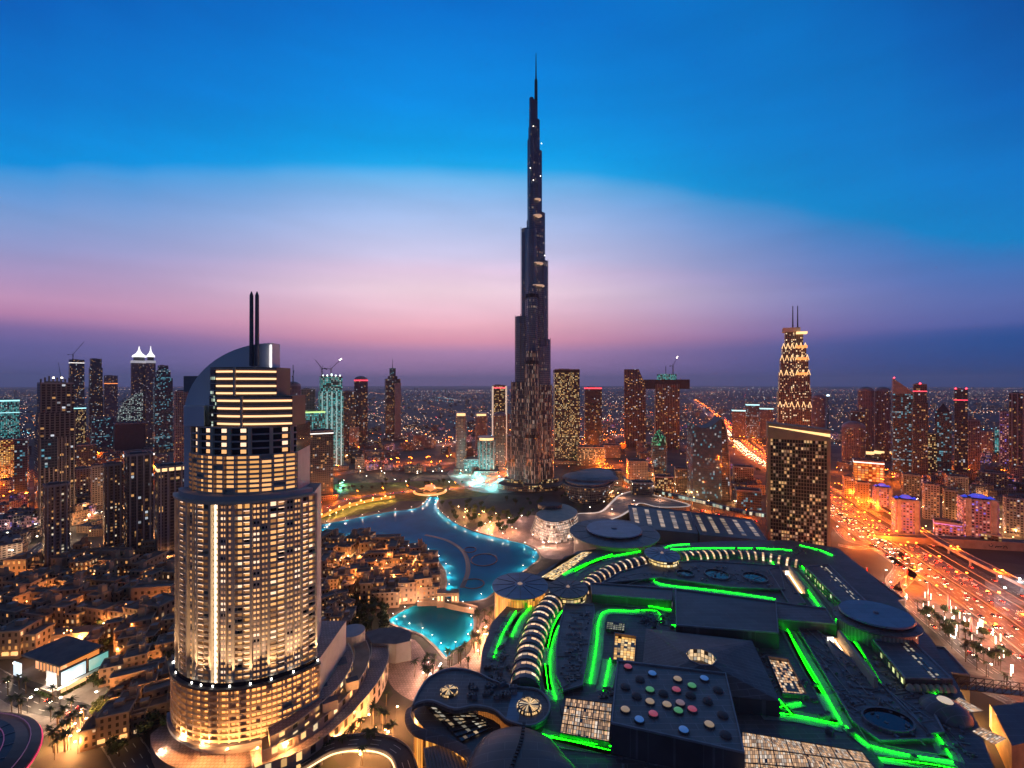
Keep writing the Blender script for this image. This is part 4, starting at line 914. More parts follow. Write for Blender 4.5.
    for (xa,za_),(xb,zb_) in zip(prof,prof[1:]+prof[:1]): b.face([(xa,ys,za_),(xa,ys+9,za_),(xb,ys+9,zb_),(xb,ys,zb_)],0)
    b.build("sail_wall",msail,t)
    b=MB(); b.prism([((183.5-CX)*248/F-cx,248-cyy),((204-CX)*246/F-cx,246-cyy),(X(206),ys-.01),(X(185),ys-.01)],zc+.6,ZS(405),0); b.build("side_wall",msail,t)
    b=MB(); b.box(X(190),ys+5.2,ZS(392),8,9.6,ZS(376)-ZS(392)); b.build("stair_head",m_grey,t)
    b=MB(); b.box(X(271.3),ys-.6,ZS(395),.7,.8,ZS(345)-ZS(395)); b.build("edge_light",emit("edge_strip",(1,.95,.9),2.2,False),t)
    b=MB(); b.box(X(250),ys-.5,ZS(369.5),24,.5,.9); b.build("light_band",emit("top_band",(1,.56,.26),1.8,False),t)
    for px in(253,258.5):
        b=MB(); x=X(px); b.cyl(x,ys-1.5,ZS(366),ZS(296),1.15,1.0,12,0,0); b.cyl(x,ys-1.5,ZS(296),ZS(292),1.0,.25,12,0); b.build("mast",mat("mast_paint",(.16,.13,.15),.5),t)
    # podium floors
    rp=Rr+2.3; tp=math.radians(58); zp0,zp1=Z(752,228),Z(700,228)
    body("podium_core",rp-2,tp,0,zp1+.2,20,mp,m_pave)
    nP=8; fp=(zp1-zp0)/nP; gold=MB()
    for f in range(nP):
        z=zp0+fp*f; b=MB(); arcs(b,rp-2.2,rp+.4,-tp,tp,z-.25,z+.2,0,36); arcs(b,rp+.2,rp+.38,-tp,tp,z+.2,z+.95,0,36); b.build("podium_balcony",m_cream,t)
        for i in range(40):
            a=-tp+2*tp*i/40
            if i in(17,18,24) : continue
            if rr.random()<.93: panel(gold,rp-1.9,a+.006,a+2*tp/40-.006,z+.3,z+fp-.3,0)
    gold.build("podium_windows",emit("podium_glow",(1,.40,.10),1.9,True),t,kind='stuff')
    for i in range(0,41,2): b=MB(); a=-tp+2*tp*i/40; arcs(b,rp-2.2,rp+.3,a-.007,a+.007,zp0-3,zp1+.5,0,1); b.build("pier",mw,t)
    b=MB(); arcs(b,Rr-1,rp+1.2,-tp,tp,zp1+.2,zp1+1.4,0,36); b.build("podium_roof_rim",m_dconc,t)
    b=MB(); arcs(b,rp-1.2,rp-.8,-tp,tp,zp1+1.4,zp1+3.4,0,36); b.build("terrace_glazing",mdk,t)
    b=MB(); arcs(b,rp-4,rp+2.0,-tp,tp,zp0-2.6,zp0-1.0,0,36); b.build("podium_canopy",m_grey,t)
    # terrace flood lamps
    for i,a in enumerate((-.95,-.7,-.35,-.22,-.08,.1,.3,.5,.72,1.0)):
        b=MB(); q=A(Rr+1.2,a,zp1+1.4); b.cyl(q[0],q[1],q[2],q[2]+1.0,.45,.55,8,0); b.build("flood_lamp",emit("flood_face",(1,.93,.8),14,False),t)
        ld=bpy.data.lights.new("flood_beam",'SPOT'); ld.energy=42000; ld.color=(1,.62,.34); ld.spot_size=math.radians(60); ld.spot_blend=.8; ld.shadow_soft_size=.4
        lo=bpy.data.objects.new("flood_beam",ld); link(lo); lo.parent=t; p=A(Rr+4.6,a,zp1+3.0); lo.location=p
        lo.rotation_euler=(Vector(A(Rr-1,a,zp1+55))-Vector(p)).to_track_quat('-Z','Y').to_euler()
    # lower plinth
    b=MB(); pts=[A(rp+9,-.95+2.1*k/30,0)[:2] for k in range(31)]+[(50,30),(-40,30)]; b.prism(pts,0,zp0-8,0,1); b.build("plinth",[m_sand,m_pave],t)
    return t
curved_hotel()
# -- terraced wing sweeping back from the hotel
def wing():
    t=thing("hotel_wing","curved terraced podium wing sweeping back from the cream hotel tower","hotel wing",G(345,690))
    def strip(outer,inner,z0,z1,name,wallm,roofm):
        o=smoothp([G(*p,z1) for p in outer],6); i=smoothp([G(*p,z1) for p in inner],6)
        b=MB(); u=0
        for k in range(len(o)-1):
            u=b.wall(o[k],o[k+1],z0,z1,0,u); b.wall(i[k+1],i[k],z0,z1,0); b.face([(*o[k][:2],z1),(*o[k+1][:2],z1),(*i[k+1][:2],z1),(*i[k][:2],z1)],1)
        b.wall(o[-1],i[-1],z0,z1,0); b.wall(i[0],o[0],z0,z1,0)
        b.build(name,[wallm,roofm],t,True)
        b=MB(); 
        for k in range(len(o)-1):
            b.beam((*o[k][:2],z1+.5),(*o[k+1][:2],z1+.5),.35,0); b.beam((*i[k][:2],z1+.5),(*i[k+1][:2],z1+.5),.3,0)
        b.build("parapet",m_cream,t,True)
    fw=facade("wing_facade",(.42,.30,.22),(.05,.04,.03),(1,.55,.2),(1,.75,.42),.5,1.5,7,6,.62,.3,.05)
    strip([(255,768),(300,752),(330,733),(357,708),(378,682),(388,660),(387,642)],[(250,752),(292,738),(320,719),(345,697),(363,674),(371,656),(371,643)],0,12,"outer_terrace",fw,m_pave)
    strip([(262,752),(294,738),(322,719),(347,696),(364,673),(370,655),(366,641)],[(262,738),(290,726),(315,709),(336,690),(350,670),(355,655),(352,643)],0,17,"middle_terrace",fw,m_sand)
    strip([(270,738),(292,726),(316,708),(337,689),(350,669),(353,655),(348,644)],[(268,728),(288,717),(309,702),(325,684),(336,668),(338,656),(334,646)],0,22,"inner_terrace",fw,m_pave)
    for (px,py,w,d) in ((318,686,10,6),(340,662,8,8),(330,700,8,5),(352,680,7,5)):
        p=G(px,py,22); b=MB(); b.box(p.x,p.y,17.2,w,d,5.2,.5,0,1); b.build("roof_hut",[m_cream,m_dconc],t,True)
    b=MB(); p=G(352,636,20); b.cyl(p.x,p.y,0,24,9,9,20,0,1); b.build("round_lobby",[m_cream,m_grey],t,True)
    b=MB(); p=G(415,632,14); pts=[G(*q,14) for q in((365,632),(380,628),(400,627),(411,632),(411,641),(396,644),(372,643))]; b.prism(pts,0,14,0,1); b.build("canopy_roof",[m_grey,m_dconc],t,True)
wing()
p=viaduct("flyover","curved ramp with glowing orange edge under the hotel plinth",[(300,775),(335,760),(375,757),(400,766),(410,790)],9,[6,8,8,7,5],cat='ramp')
b=MB(); o=offs(p,-5.6)
for i in range(len(o)-1): b.beam((*o[i],p[i][2]-.4),(*o[i+1],p[i+1][2]-.4),.3,0)
b.build("ramp_light",e_goldhi,label="glowing strip along the edge of the curved ramp below the hotel",cat="light strip")
# ================================================================== the mall
m_navy=panel_mat("navy_roofing",(.088,.09,.10),3,9,1.9,.55,.25); m_navy2=panel_mat("slate_roofing",(.12,.122,.13),4,12,1.9,.5,.25); m_navy3=panel_mat("dark_slate_roofing",(.06,.061,.068),5,15,2.0,.45,.3)
m_lip=mat("parapet_cap",(.26,.28,.31),.5); m_gut=mat("gutter_paint",(.36,.40,.36),.6,var=.15); m_creamwall=facade("fluted_wall",(.42,.34,.26),(.30,.24,.18),(1,.6,.2),(1,.7,.4),.0,0,1.2,60,.5,.0)
def gridglass(name,st,cw,ch,col=(1,.68,.38),col2=(1,.9,.75),frac=.85):
    return facade(name,(.03,.03,.035),(.08,.06,.05),col,col2,frac,st,cw,ch,.16,.10,.12)
m_gl=gridglass("lit_roof_glazing",.8,.95,2.1,(1,.58,.30),(1,.80,.62),1.2); m_glgold=gridglass("gold_roof_glazing",1.3,2.0,2.0,(1,.62,.22),(1,.75,.4),1.0)
def PX(l,z): return [G(a,b,z) for a,b in l]
mall=thing("shopping_mall","vast mall roof deck of dark navy panels crossed by bright green light strips","shopping mall",G(700,640))
ZR=26.0
def slab(name,px,z0,z1,ms=None,mt=None,parent=None,smooth=0,closed=True,lip=.0,lipm=None):
    p=PX(px,z1); p=smoothp(p,smooth,True) if smooth else p
    b=MB(); b.prism(p,z0,z1,0,1); o=b.build(name,[ms or m_navy3,mt or m_navy],parent or mall,True)
    if lip:
        P=[Vector((q.x,q.y,z1)) for q in p]; P=P+[P[0]]
        ar=sum(P[i-1].x*P[i].y-P[i].x*P[i-1].y for i in range(len(P))); sg=1 if ar>0 else -1
        a,c=P,offs(P,sg*lip); b=MB()
        for i in range(len(P)-1):
            b.face([(a[i].x,a[i].y,z1-.3),(a[i+1].x,a[i+1].y,z1-.3),(a[i+1].x,a[i+1].y,z1+.9),(a[i].x,a[i].y,z1+.9)],0); b.face([(a[i].x,a[i].y,z1+.9),(a[i+1].x,a[i+1].y,z1+.9),(*c[i+1],z1+.9),(*c[i],z1+.9)],0); b.face([(*c[i],z1+.9),(*c[i+1],z1+.9),(*c[i+1],z1),(*c[i],z1)],0)
        b.build("parapet",lipm or m_lip,parent or mall,True)
    return o
slab("roof_deck",[(530,830),(528,760),(512,728),(500,700),(478,690),(482,650),(492,622),(510,603),(545,575),(565,556),(610,548),(660,545),(720,541),(790,540),(838,548),(868,572),(900,602),(932,640),(955,680),(978,724),(995,770),(1010,830)],0,ZR,m_creamwall,m_navy)
GL=[0]
def green(px,z=ZR,w=9.0,smooth=3,parent=None,off=0,wall=True):
    """sunken gutter with a bright LED line along it"""
    p=smoothp([G(a,b,z) for a,b in px],smooth); b=MB(); b.ribbon([q+Vector((0,0,.06)) for q in p],w,0)
    for s in(1,-1):
        A,B=offs(p,s*w/2),offs(p,s*(w/2+.3))
        for i in range(len(p)-1):
            zz=z+.35
            f=[(*A[i],z),(*A[i+1],z),(*A[i+1],zz),(*A[i],zz)]; b.face(f,0); b.face([(*A[i],zz),(*A[i+1],zz),(*B[i+1],zz),(*B[i],zz)],1); b.face([(*B[i],zz),(*B[i+1],zz),(*B[i+1],z),(*B[i],z)],1)
    b.build("gutter",[m_gut,m_navy2],parent or mall,True)
    b=MB()
    for q,a in along([Vector((v.x,v.y,z+.9)) for v in p],1.7,.3):
        b.beam(q-Vector((math.cos(a)*.55,math.sin(a)*.55,0)),q+Vector((math.cos(a)*.5,math.sin(a)*.5,0)),.14,0,4)
    b.build("light_strip",e_green,parent or mall,True); GL[0]+=1
# raised roofs over the deck
slab("roof_block",[(565,604),(594,605),(595,613),(583,686),(563,692),(556,676),(556,648),(559,626)],ZR,ZR+2,m_navy3,m_navy2,lip=.8)
slab("roof_block",[(600,584),(620,572),(650,564),(700,561),(780,566),(785,590),(730,588),(660,578)],ZR,ZR+2,m_navy3,m_navy,lip=.8)
for (x0,y0,x1,y1) in ((830,668,868,720),):
    pass
slab("roof_block",[(797,628),(812,626),(905,705),(935,740),(880,742),(852,722)],ZR,ZR+1.5,m_navy3,m_navy2,lip=.8)
slab("roof_block",[(768,570),(780,568),(806,604),(790,606)],ZR,ZR+1.5,m_navy3,m_navy2,lip=.8)
slab("roof_block",[(845,622),(858,628),(925,695),(945,733),(930,735),(885,690)],ZR,ZR+1.5,m_navy3,m_navy2,lip=.8)
slab("roof_block",[(560,706),(600,690),(618,696),(612,740),(566,728)],ZR,ZR+1.2,m_navy3,m_navy)
# green lines
for px in ([(655,551),(700,549),(760,549),(792,551)],[(590,580),(610,570),(640,563),(700,563),(768,566)],[(563,575),(585,565),(612,555)],[(655,577),(660,585),(720,592),(775,600)],
           [(592,600),(630,604),(672,611)],[(590,684),(596,650),(602,614),(630,612),(657,612),(661,624)],[(556,700),(550,676),(552,645),(562,622),(580,603)],[(512,637),(520,620),(533,605)],[(494,658),(503,634),(516,612)],
           [(540,735),(560,741),(612,748),(665,758),(720,772)],[(772,562),(784,582),(800,606)],[(791,571),(804,586),(819,607)],[(802,567),(818,586),(839,610)],
           [(786,628),(802,656),(820,686),(842,726)],[(818,634),(832,658),(848,684),(880,690)],[(842,637),(862,662),(882,690)],[(866,646),(884,668),(902,692),(932,729),(952,760)],
           [(760,714),(790,716),(840,726)],[(872,748),(905,756),(955,764)],[(800,546),(820,551),(832,556)],[(652,560),(668,547),(690,545)],[(750,700),(745,690),(738,676)],[(640,552),(600,560),(575,572)],[(705,600),(740,606),(778,612),(800,620)],[(610,660),(604,690),(600,700)]):
    green(px)
for px in ([(686,554),(730,552),(778,560)],[(700,568),(740,567),(776,571)],[(809,571),(822,586),(832,602)],[(836,620),(852,640),(866,660)],[(856,637),(880,664),(908,692),(934,733)],[(762,714),(782,708),(802,704)],[(779,701),(792,716)],[(614,744),(615,728)],[(552,738),(610,752),(680,766)],
           [(548,648),(553,628),(562,612)],[(520,650),(524,632)],[(640,560),(612,568),(590,577)],[(800,611),(832,617)],[(672,626),(700,630),(742,638)],[(846,728),(862,742),(870,748)],[(905,660),(925,682),(942,704)]):
    green(px,w=4.5)
for px in ([(570,716),(620,724),(660,748)],[(788,632),(803,662),(822,694)],[(548,690),(545,665)],[(880,760),(930,766),(960,772)]): green(px,w=4.6)
# glazed galleries with lit bands
def gallery(label,cl,ws,zb,rise,nband,endcap=True):
    c=smoothp([G(a,b,zb) for a,b in cl],6); t=thing("vaulted_gallery",label,"gallery",c[len(c)//2]*1)
    L=sum((c[i+1]-c[i]).length for i in range(len(c)-1)); st=along(c,L/(nband*4),0)[:nband*4+1]
    if len(st)<nband*4+1: st.append((c[-1],st[-1][1]))
    K=8; prof=[]
    for i,(q,a) in enumerate(st):
        f=i/(len(st)-1); w=ws[0]+(ws[1]-ws[0])*f; n=(-math.sin(a),math.cos(a))
        prof.append([(q.x+n[0]*w/2*math.cos(math.pi*k/K), q.y+n[1]*w/2*math.cos(math.pi*k/K), zb+rise*math.sin(math.pi*k/K)) for k in range(K+1)])
    dkb=MB()
    rail=MB()
    for i in range(len(prof)-1):
        if i%4 in(0,1): 
            for k in range(K): dkb.face([prof[i][k],prof[i+1][k],prof[i+1][k+1],prof[i][k+1]],0)
        elif i%4==2:
            b=MB()
            for j in(i,):
                if j+1<len(prof):
                    for k in range(0,K): b.face([prof[j][k],prof[j+1][k],prof[j+1][k+1],prof[j][k+1]],0,[(k*3,0 if j==i else 2),(k*3,2 if j==i else 4),(k*3+3,2 if j==i else 4),(k*3+3,0 if j==i else 2)])
            b.build("light_band",m_band,t,True)
            for j in(i+1,):
                if j+1<len(prof):
                    for k in range(K): dkb.face([prof[j][k],prof[j+1][k],prof[j+1][k+1],prof[j][k+1]],0)
    for e in(0,-1): dkb.face(prof[e] if e==0 else prof[e][::-1],0)
    dkb.build("vault_shell",m_navy2,t,True)
    for i in range(0,len(prof),4):
        b=MB(); b.tube([(x,y,z+.25) for x,y,z in prof[i]],.35,0); b.build("arch_rib",m_navy3,t,True)
m_band=facade("gallery_glazing",(.25,.18,.12),(.2,.15,.1),(1,.58,.30),(1,.72,.46),1.0,1.25,3.0,8,.1,.0,.1)
gallery("curved ribbed gallery with lit glass bands beside the round roofs, nearest the lake",[(525,690),(527,668),(532,645),(540,622),(552,604),(562,594)],(17,17),ZR,7,14)
gallery("curved ribbed gallery with lit glass bands arching up to the small round roof",[(578,594),(598,578),(622,567),(652,561)],(14,13),ZR,5.5,13)
gallery("long straight ribbed gallery with lit bands at the far edge of the mall",[(680,558),(720,556),(760,558),(800,566)],(14,14),ZR,5.5,16)
# round roofed pavilions
def pavilion(label,px,py,rx,ry,zt,drumm,rim=.0,inner=0,disc=None,z0=0,oculus=True,rot=0,skirt=None):
    c=G(px,py,zt); r=rx*c.y/F; e=(ry*c.y*c.y/((CH-zt)*F))/r; e=max(.55,min(1.7,e))
    t=thing("round_pavilion",label,"pavilion",Vector((c.x,c.y,0)))
    b=MB(); b.cyl(0,0,z0,zt-1.6,r*.9,r*.9,48,0,0,e,rot); b.build("drum",drumm,t)
    b=MB(); b.cyl(0,0,zt-1.6,zt-.6,r*.93,r,48,0,0,e,rot,False); b.cyl(0,0,zt-.6,zt,r,r,48,0,0,e,rot,False)
    b.cyl(0,0,zt,zt+1.0,r,r*(inner or .12),48,0,0,e,rot,True); b.face([(r*.9*math.cos(k*math.pi/24),r*.9*e*math.sin(k*math.pi/24),zt-1.6) for k in range(48)][::-1],0) ; b.build("round_roof",disc or m_navy2,t)
    if inner:
        b=MB(); b.cyl(0,0,zt+1,zt+3.4,r*inner*.92,r*inner*.92,40,0,0,e,rot,False); b.build("clerestory",m_glassdk,t)
        b=MB(); b.cyl(0,0,zt+3.2,zt+4.2,r*inner,r*inner*.98,40,0,0,e,rot); b.build("inner_roof",m_blue_disc,t)
        b=MB(); b.cyl(0,0,zt+4.2,zt+5.2,r*.07,r*.05,16,0,0,e); b.build("oculus",m_grey,t)
    elif oculus:
        b=MB(); b.lathe(0,0,[(r*.09,zt+.9),(r*.09,zt+1.4),(r*.03,zt+2.2),(.01,zt+2.9)],16,0,e); b.build("oculus",emit("oculus_glow",(1,.6,.35),.3,False),t)
    for k in range(12):
        a=2*math.pi*k/12; b=MB(); ri=(inner or .2); b.beam((r*ri*1.05*math.cos(a),r*ri*1.05*e*math.sin(a),zt+1.05),(r*.97*math.cos(a),r*.97*e*math.sin(a),zt+.1),.22,0); b.build("roof_seam",m_navy3,t)
    return t
m_blue_disc=panel_mat("blue_disc_roofing",(.10,.18,.28),6,18,.7,.4,.2)
m_orangewall=facade("orange_lit_drum",(.45,.25,.08),(.4,.2,.06),(1,.36,.05),(1,.42,.08),1.0,1.1,2.2,30,.2,.0,.1)
m_litdrum=facade("glazed_drum",(.15,.12,.08),(.1,.08,.05),(1,.68,.25),(1,.8,.45),.9,1.2,3,3,.15,.3,.1)
m_fluted=facade("fluted_drum",(.40,.33,.25),(.28,.22,.17),WARM,WARM,0,0,2.4,60,.45,.0)
pavilion("largest round pavilion with broad rim and raised blue inner roof",614,532,44,14.5,32,m_creamwall,inner=.62)
pavilion("small round pavilion with glazed lit drum between two ribbed galleries",662,554,17,7.5,34,m_litdrum,disc=m_blue_disc)
pavilion("round lakeside pavilion with orange glowing drum and small lit oculus",520,585,28,13.5,34,m_orangewall,disc=m_blue_disc)
pavilion("dark round pavilion over a lit drum at the bend of the ribbed gallery",568,588,20,9.5,33,m_litdrum)
pavilion("oval drum pavilion with fluted cream wall and blue roof on the mall's road side",876,619,37,17,38,m_fluted,inner=.86)
# low link with a lit glass roof between the two lakeside pavilions
lk=thing("glass_link","golden glass roofed link between the lakeside pavilion and the largest pavilion","link",G(565,565))
slab("side_wall",[(530,578),(578,551),(596,549),(552,582)],0,26,m_navy3,m_navy3,lk)
p=PX([(541,577),(582,552),(592,552),(554,580)],26.4); b=MB(); b.face(p,0,[(0,0),(0,60),(14,60),(14,0)]); b.build("glass_roof",m_glgold,lk,True)
# plain big blocks
def block(name,label,px,z0,z1,mt=None,ms=None,lip=1.0,cat="hall"):
    t=thing(name,label,cat,G(*px[0],z0)*1); slab("roof",px,z0,z1,ms or m_navy3,mt or m_navy,t,lip=lip); return t
block("flat_roofed_hall","smooth dark flat roofed hall behind the pyramid roof",[(675,589),(776,602),(779,634),(676,626)],ZR,36,m_navy3)
tb=block("flat_roofed_hall","long dark flat roof with a glazed lit edge left of the smooth hall",[(590,583),(673,589),(672,601),(592,595)],ZR,32,m_navy3)
b=MB(); a,e=G(592,597,30),G(672,603,30); b.wall((a.x,a.y-.4),(e.x,e.y-.4),ZR+1,31,0); b.build("glazed_edge",facade("edge_glazing",(.2,.2,.15),(.2,.18,.1),(1,.85,.5),(.8,.9,1),.9,1.0,6,8,.1,.0,.2),tb,True)
tb=block("flat_roofed_hall","blue flat roof with lit glazing beneath beside the green slot courts",[(757,600),(826,609),(836,625),(768,619)],ZR,33,m_navy2)
b=MB(); a,e=G(769,620,31),G(836,626,31); b.wall((a.x,a.y-.4),(e.x,e.y-.4),ZR+1,32,0); b.build("glazed_edge",facade("edge_glazing2",(.2,.2,.15),(.2,.18,.1),(1,.9,.6),(1,.9,.8),.9,1.0,5,8,.1,.0,.2),tb,True)
# pyramid hall with octagonal light well
ph=thing("pyramid_hall","hipped dark roof with a lit octagonal light well at its peak","hall",G(710,690,ZR))
base_=PX([(646,629),(752,641),(778,700),(700,712),(640,690)],34); c=G(701,657,42); 
oc=[(c.x+8.5*math.cos(math.pi/8+k*math.pi/4),c.y+8.5*math.sin(math.pi/8+k*math.pi/4),42) for k in range(8)]
b=MB(); cor=PX([(646,629),(752,641),(780,702),(640,688)],34)
b.prism(cor,ZR,34,0,0)
import mathutils
q=[Vector(v) for v in cor]
def near(v): return min(range(8),key=lambda k:(Vector(oc[k])-v).length)
idx=[near(v) for v in q]
for i in range(4):
    j=(i+1)%4; a,bq=idx[i],idx[j]; ring=[]
    k=a
    d1=(bq-a)%8; d2=(a-bq)%8
    step=1 if d1<=d2 else -1
    while True:
        ring.append(oc[k]); 
        if k==bq: break
        k=(k+step)%8
    b.face([tuple(q[i]+Vector((0,0,.3))),tuple(q[j]+Vector((0,0,.3)))]+ring[::-1],1)
b.build("hipped_roof",[m_navy3,m_navy],ph,True)
b=MB()
for k in range(8):
    a,e=oc[k],oc[(k+1)%8]; b.face([a,e,(e[0],e[1],35),(a[0],a[1],35)],0,[(0,0),(6,0),(6,7),(0,7)]); b.beam((a[0],a[1],42.2),(e[0],e[1],42.2),.35,1)
b.build("light_well",[gridglass("well_glazing",1.0,2,2.2),m_grey],ph,True)
b=MB(); b.face([(x,y,35.1) for x,y,z in oc],0); b.dome(c.x,c.y,35.2,6,3,12,4,0); b.build("well_floor",mat("warm_floor",(.25,.16,.1),.6),ph,True)
# cinema block with coloured portholes
ci=thing("cinema_block","dark flat block dotted with coloured round skylights","cinema",G(680,700,ZR))
cq=[(617,661),(726,674),(745,754),(611,724)]
slab("roof",cq,ZR,40,m_navy3,m_navy2,ci,lip=.9)
cols={'r':(1,.08,.06),'b':(.06,.3,1),'g':(.15,.75,.1),'y':(1,.65,.25),'o':(.55,.3,.22),'n':(.06,.07,.08)}
PH=[(348,468,'r'),(421,488,'b'),(384,505,'n'),(497,505,'y'),(577,503,'b'),(340,527,'n'),(414,537,'g'),(493,537,'r'),(540,525,'g'),(618,537,'n'),(374,555,'n'),(454,547,'n'),(536,553,'n'),(587,570,'n'),(414,573,'y'),(465,582,'y'),(505,577,'o'),(340,597,'y'),(424,610,'r'),(499,600,'g'),(541,596,'r'),(632,612,'n'),(382,627,'b'),(592,642,'y'),(515,658,'b'),(641,672,'n')]
EMp={k:(emit("skylight_"+k,v,.24,False) if k!='n' else m_dconc) for k,v in cols.items()}
for x,y,k in PH:
    p=G(512+x/3,512+y/3,40); b=MB(); b.lathe(p.x,p.y,[(2.5,40),(2.5,40.9),(2.2,41.0)],16,0); b.build("skylight_curb",m_navy3,ci,True)
    b=MB(); b.dome(p.x,p.y,40.95,2.2,.7,16,3,0); b.build("round_skylight",EMp[k],ci,True,label={'r':"red glowing round skylight",'b':"blue glowing round skylight",'g':"green glowing round skylight",'y':"amber glowing round skylight",'o':"brown round skylight",'n':"unlit grey round skylight"}[k])
# glazed roofs and open courts
def glaz(label,px,z,uvs,m,cat="skylight",nm="glass_roof"):
    t=thing(nm,label,cat,G(*px[0],z)); slab("glass_curb",px,ZR,z,m_navy3,m_navy3,t)
    p=PX(px,z+.25); b=MB(); b.face(p,0,[(0,0),(uvs[0],0),(uvs[0],uvs[1]),(0,uvs[1])]); b.build("glazing",m,t,True)
    b=MB(); n=8
    for k in range(n+1):
        a=p[0].lerp(p[1],k/n); e=p[3].lerp(p[2],k/n); b.beam(a+Vector((0,0,.1)),e+Vector((0,0,.1)),.28,0)
    for k in range(5):
        a=p[0].lerp(p[3],k/4); e=p[1].lerp(p[2],k/4); b.beam(a+Vector((0,0,.16)),e+Vector((0,0,.16)),.24,0)
    b.build("glazing_bars",m_metal,t,True)
glaz("glass grid roof with warm shop light left of the porthole block",[(566,698),(612,704),(609,742),(560,733)],ZR+3,(18,20),m_gl)
glaz("large glass grid roof with warm shop light cut by the bottom edge",[(742,732),(862,752),(900,800),(745,800)],ZR+3,(56,34),m_gl)
glaz("small pale square skylight inside the green framed court",[(607,622),(625,624),(624,631),(606,629)],ZR+2,(9,6),gridglass("pale_glazing",.5,1.5,1.5,(.8,.8,.5),(.9,.9,.7)))
def court(label,px,z=ZR+2.2,em=None,depth=None,wallm=None,name="light_court",tall=0):
    t=thing(name,label,"court",G(*px[0],z)); p=PX(px,z); cc=sum(p,Vector())/4; o=[cc+(v-cc)*1.07 for v in p]; b=MB()
    for i in range(4):
        j=(i+1)%4; b.face([p[i],p[j],o[j],o[i]],0); b.face([o[i],o[j],(*o[j][:2],ZR),(*o[i][:2],ZR)],0)
    b.build("court_rim",m_navy2,t,True)
    b=MB()
    for i in range(4):
        j=(i+1)%4; a,e=p[i],p[j]; l=(e-a).length; b.face([(*a[:2],ZR+.08),(*e[:2],ZR+.08),tuple(e),tuple(a)],0,[(0,0),(l,0),(l,2),(0,2)])
    b.build("court_wall",wallm or m_sand,t,True)
    b=MB(); b.face([(*v[:2],ZR+.3) for v in p],0,[(0,0),(14,0),(14,22),(0,22)]); b.build("court_floor",em,t,True)
    if tall:
        b=MB(); a,e=p[1],p[2]; n_=Vector(((e-a).y,-(e-a).x,0)).normalized()*(1 if True else -1); K_=18
        for k in range(K_):
            u,v=a.lerp(e,k/K_),a.lerp(e,(k+.8)/K_); b.face([(*u[:2],ZR),(*v[:2],ZR),(*v[:2],ZR+tall),(*u[:2],ZR+tall)],0); w1,w2=v+n_*.5,a.lerp(e,(k+1)/K_)+n_*.5; b.face([(*w1[:2],ZR),(*w2[:2],ZR),(*w2[:2],ZR+tall),(*w1[:2],ZR+tall)],0)
        o_=a+n_*2,e+n_*2; b.face([(*a[:2],ZR+tall),(*e[:2],ZR+tall),(*o_[1][:2],ZR+tall),(*o_[0][:2],ZR+tall)],0); b.face([(*o_[0][:2],ZR),(*o_[1][:2],ZR),(*o_[1][:2],ZR+tall),(*o_[0][:2],ZR+tall)],0); b.face([(*e[:2],ZR),(*o_[1][:2],ZR),(*o_[1][:2],ZR+tall),(*e[:2],ZR+tall)],0)
        b.build("fluted_wall",wallm,t,True)
        b=MB(); q0,q1=p[0].lerp(p[1],.55),p[3].lerp(p[2],.55); b.beam((*p[1].lerp(p[0],.35)[:2],ZR+.9),(*p[2].lerp(p[3],.35)[:2],ZR+.9),.35,0); b.build("added_wall_light",emit("added_slot_glow",(1,.62,.30),11,True),t,True)  # added glowing strip that brightens the fluted wall
    return t
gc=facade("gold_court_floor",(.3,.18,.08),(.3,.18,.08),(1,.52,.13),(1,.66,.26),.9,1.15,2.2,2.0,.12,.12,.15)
court("orange lit sunken court next to the porthole block",[(615,633),(636,636),(634,661),(613,659)],em=gc)
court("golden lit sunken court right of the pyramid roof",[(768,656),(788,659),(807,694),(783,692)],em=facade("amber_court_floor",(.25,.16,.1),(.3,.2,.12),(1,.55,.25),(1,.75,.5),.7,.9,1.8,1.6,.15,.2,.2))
cw=mat("court_fluted_wall",(.5,.40,.28),.7,var=.1)
court("green edged slot court with cream wall, nearer the road",[(823,636),(841,639),(878,688),(850,684)],em=mat("slot_floor",(.45,.35,.24),.7),wallm=cw,tall=8)
court("green edged slot court with cream wall, farther from the road",[(781,570),(791,571),(808,594),(794,592)],em=mat("slot_floor2",(.40,.31,.22),.7),wallm=cw,tall=7)
for (x,y,w,z_) in ((829,640,5,7),(786,573,4,5)):
    p=G(x,y,ZR+2); b=MB(); b.box(p.x+1,p.y,ZR+.4,w*.8,.6,3.5); b.build("court_sign",emit("court_sign_glow",(1,.9,.8),2,False),label="small white lit panel at the head of the %s slot court"%("nearer" if x>800 else "farther"),cat="light panel")
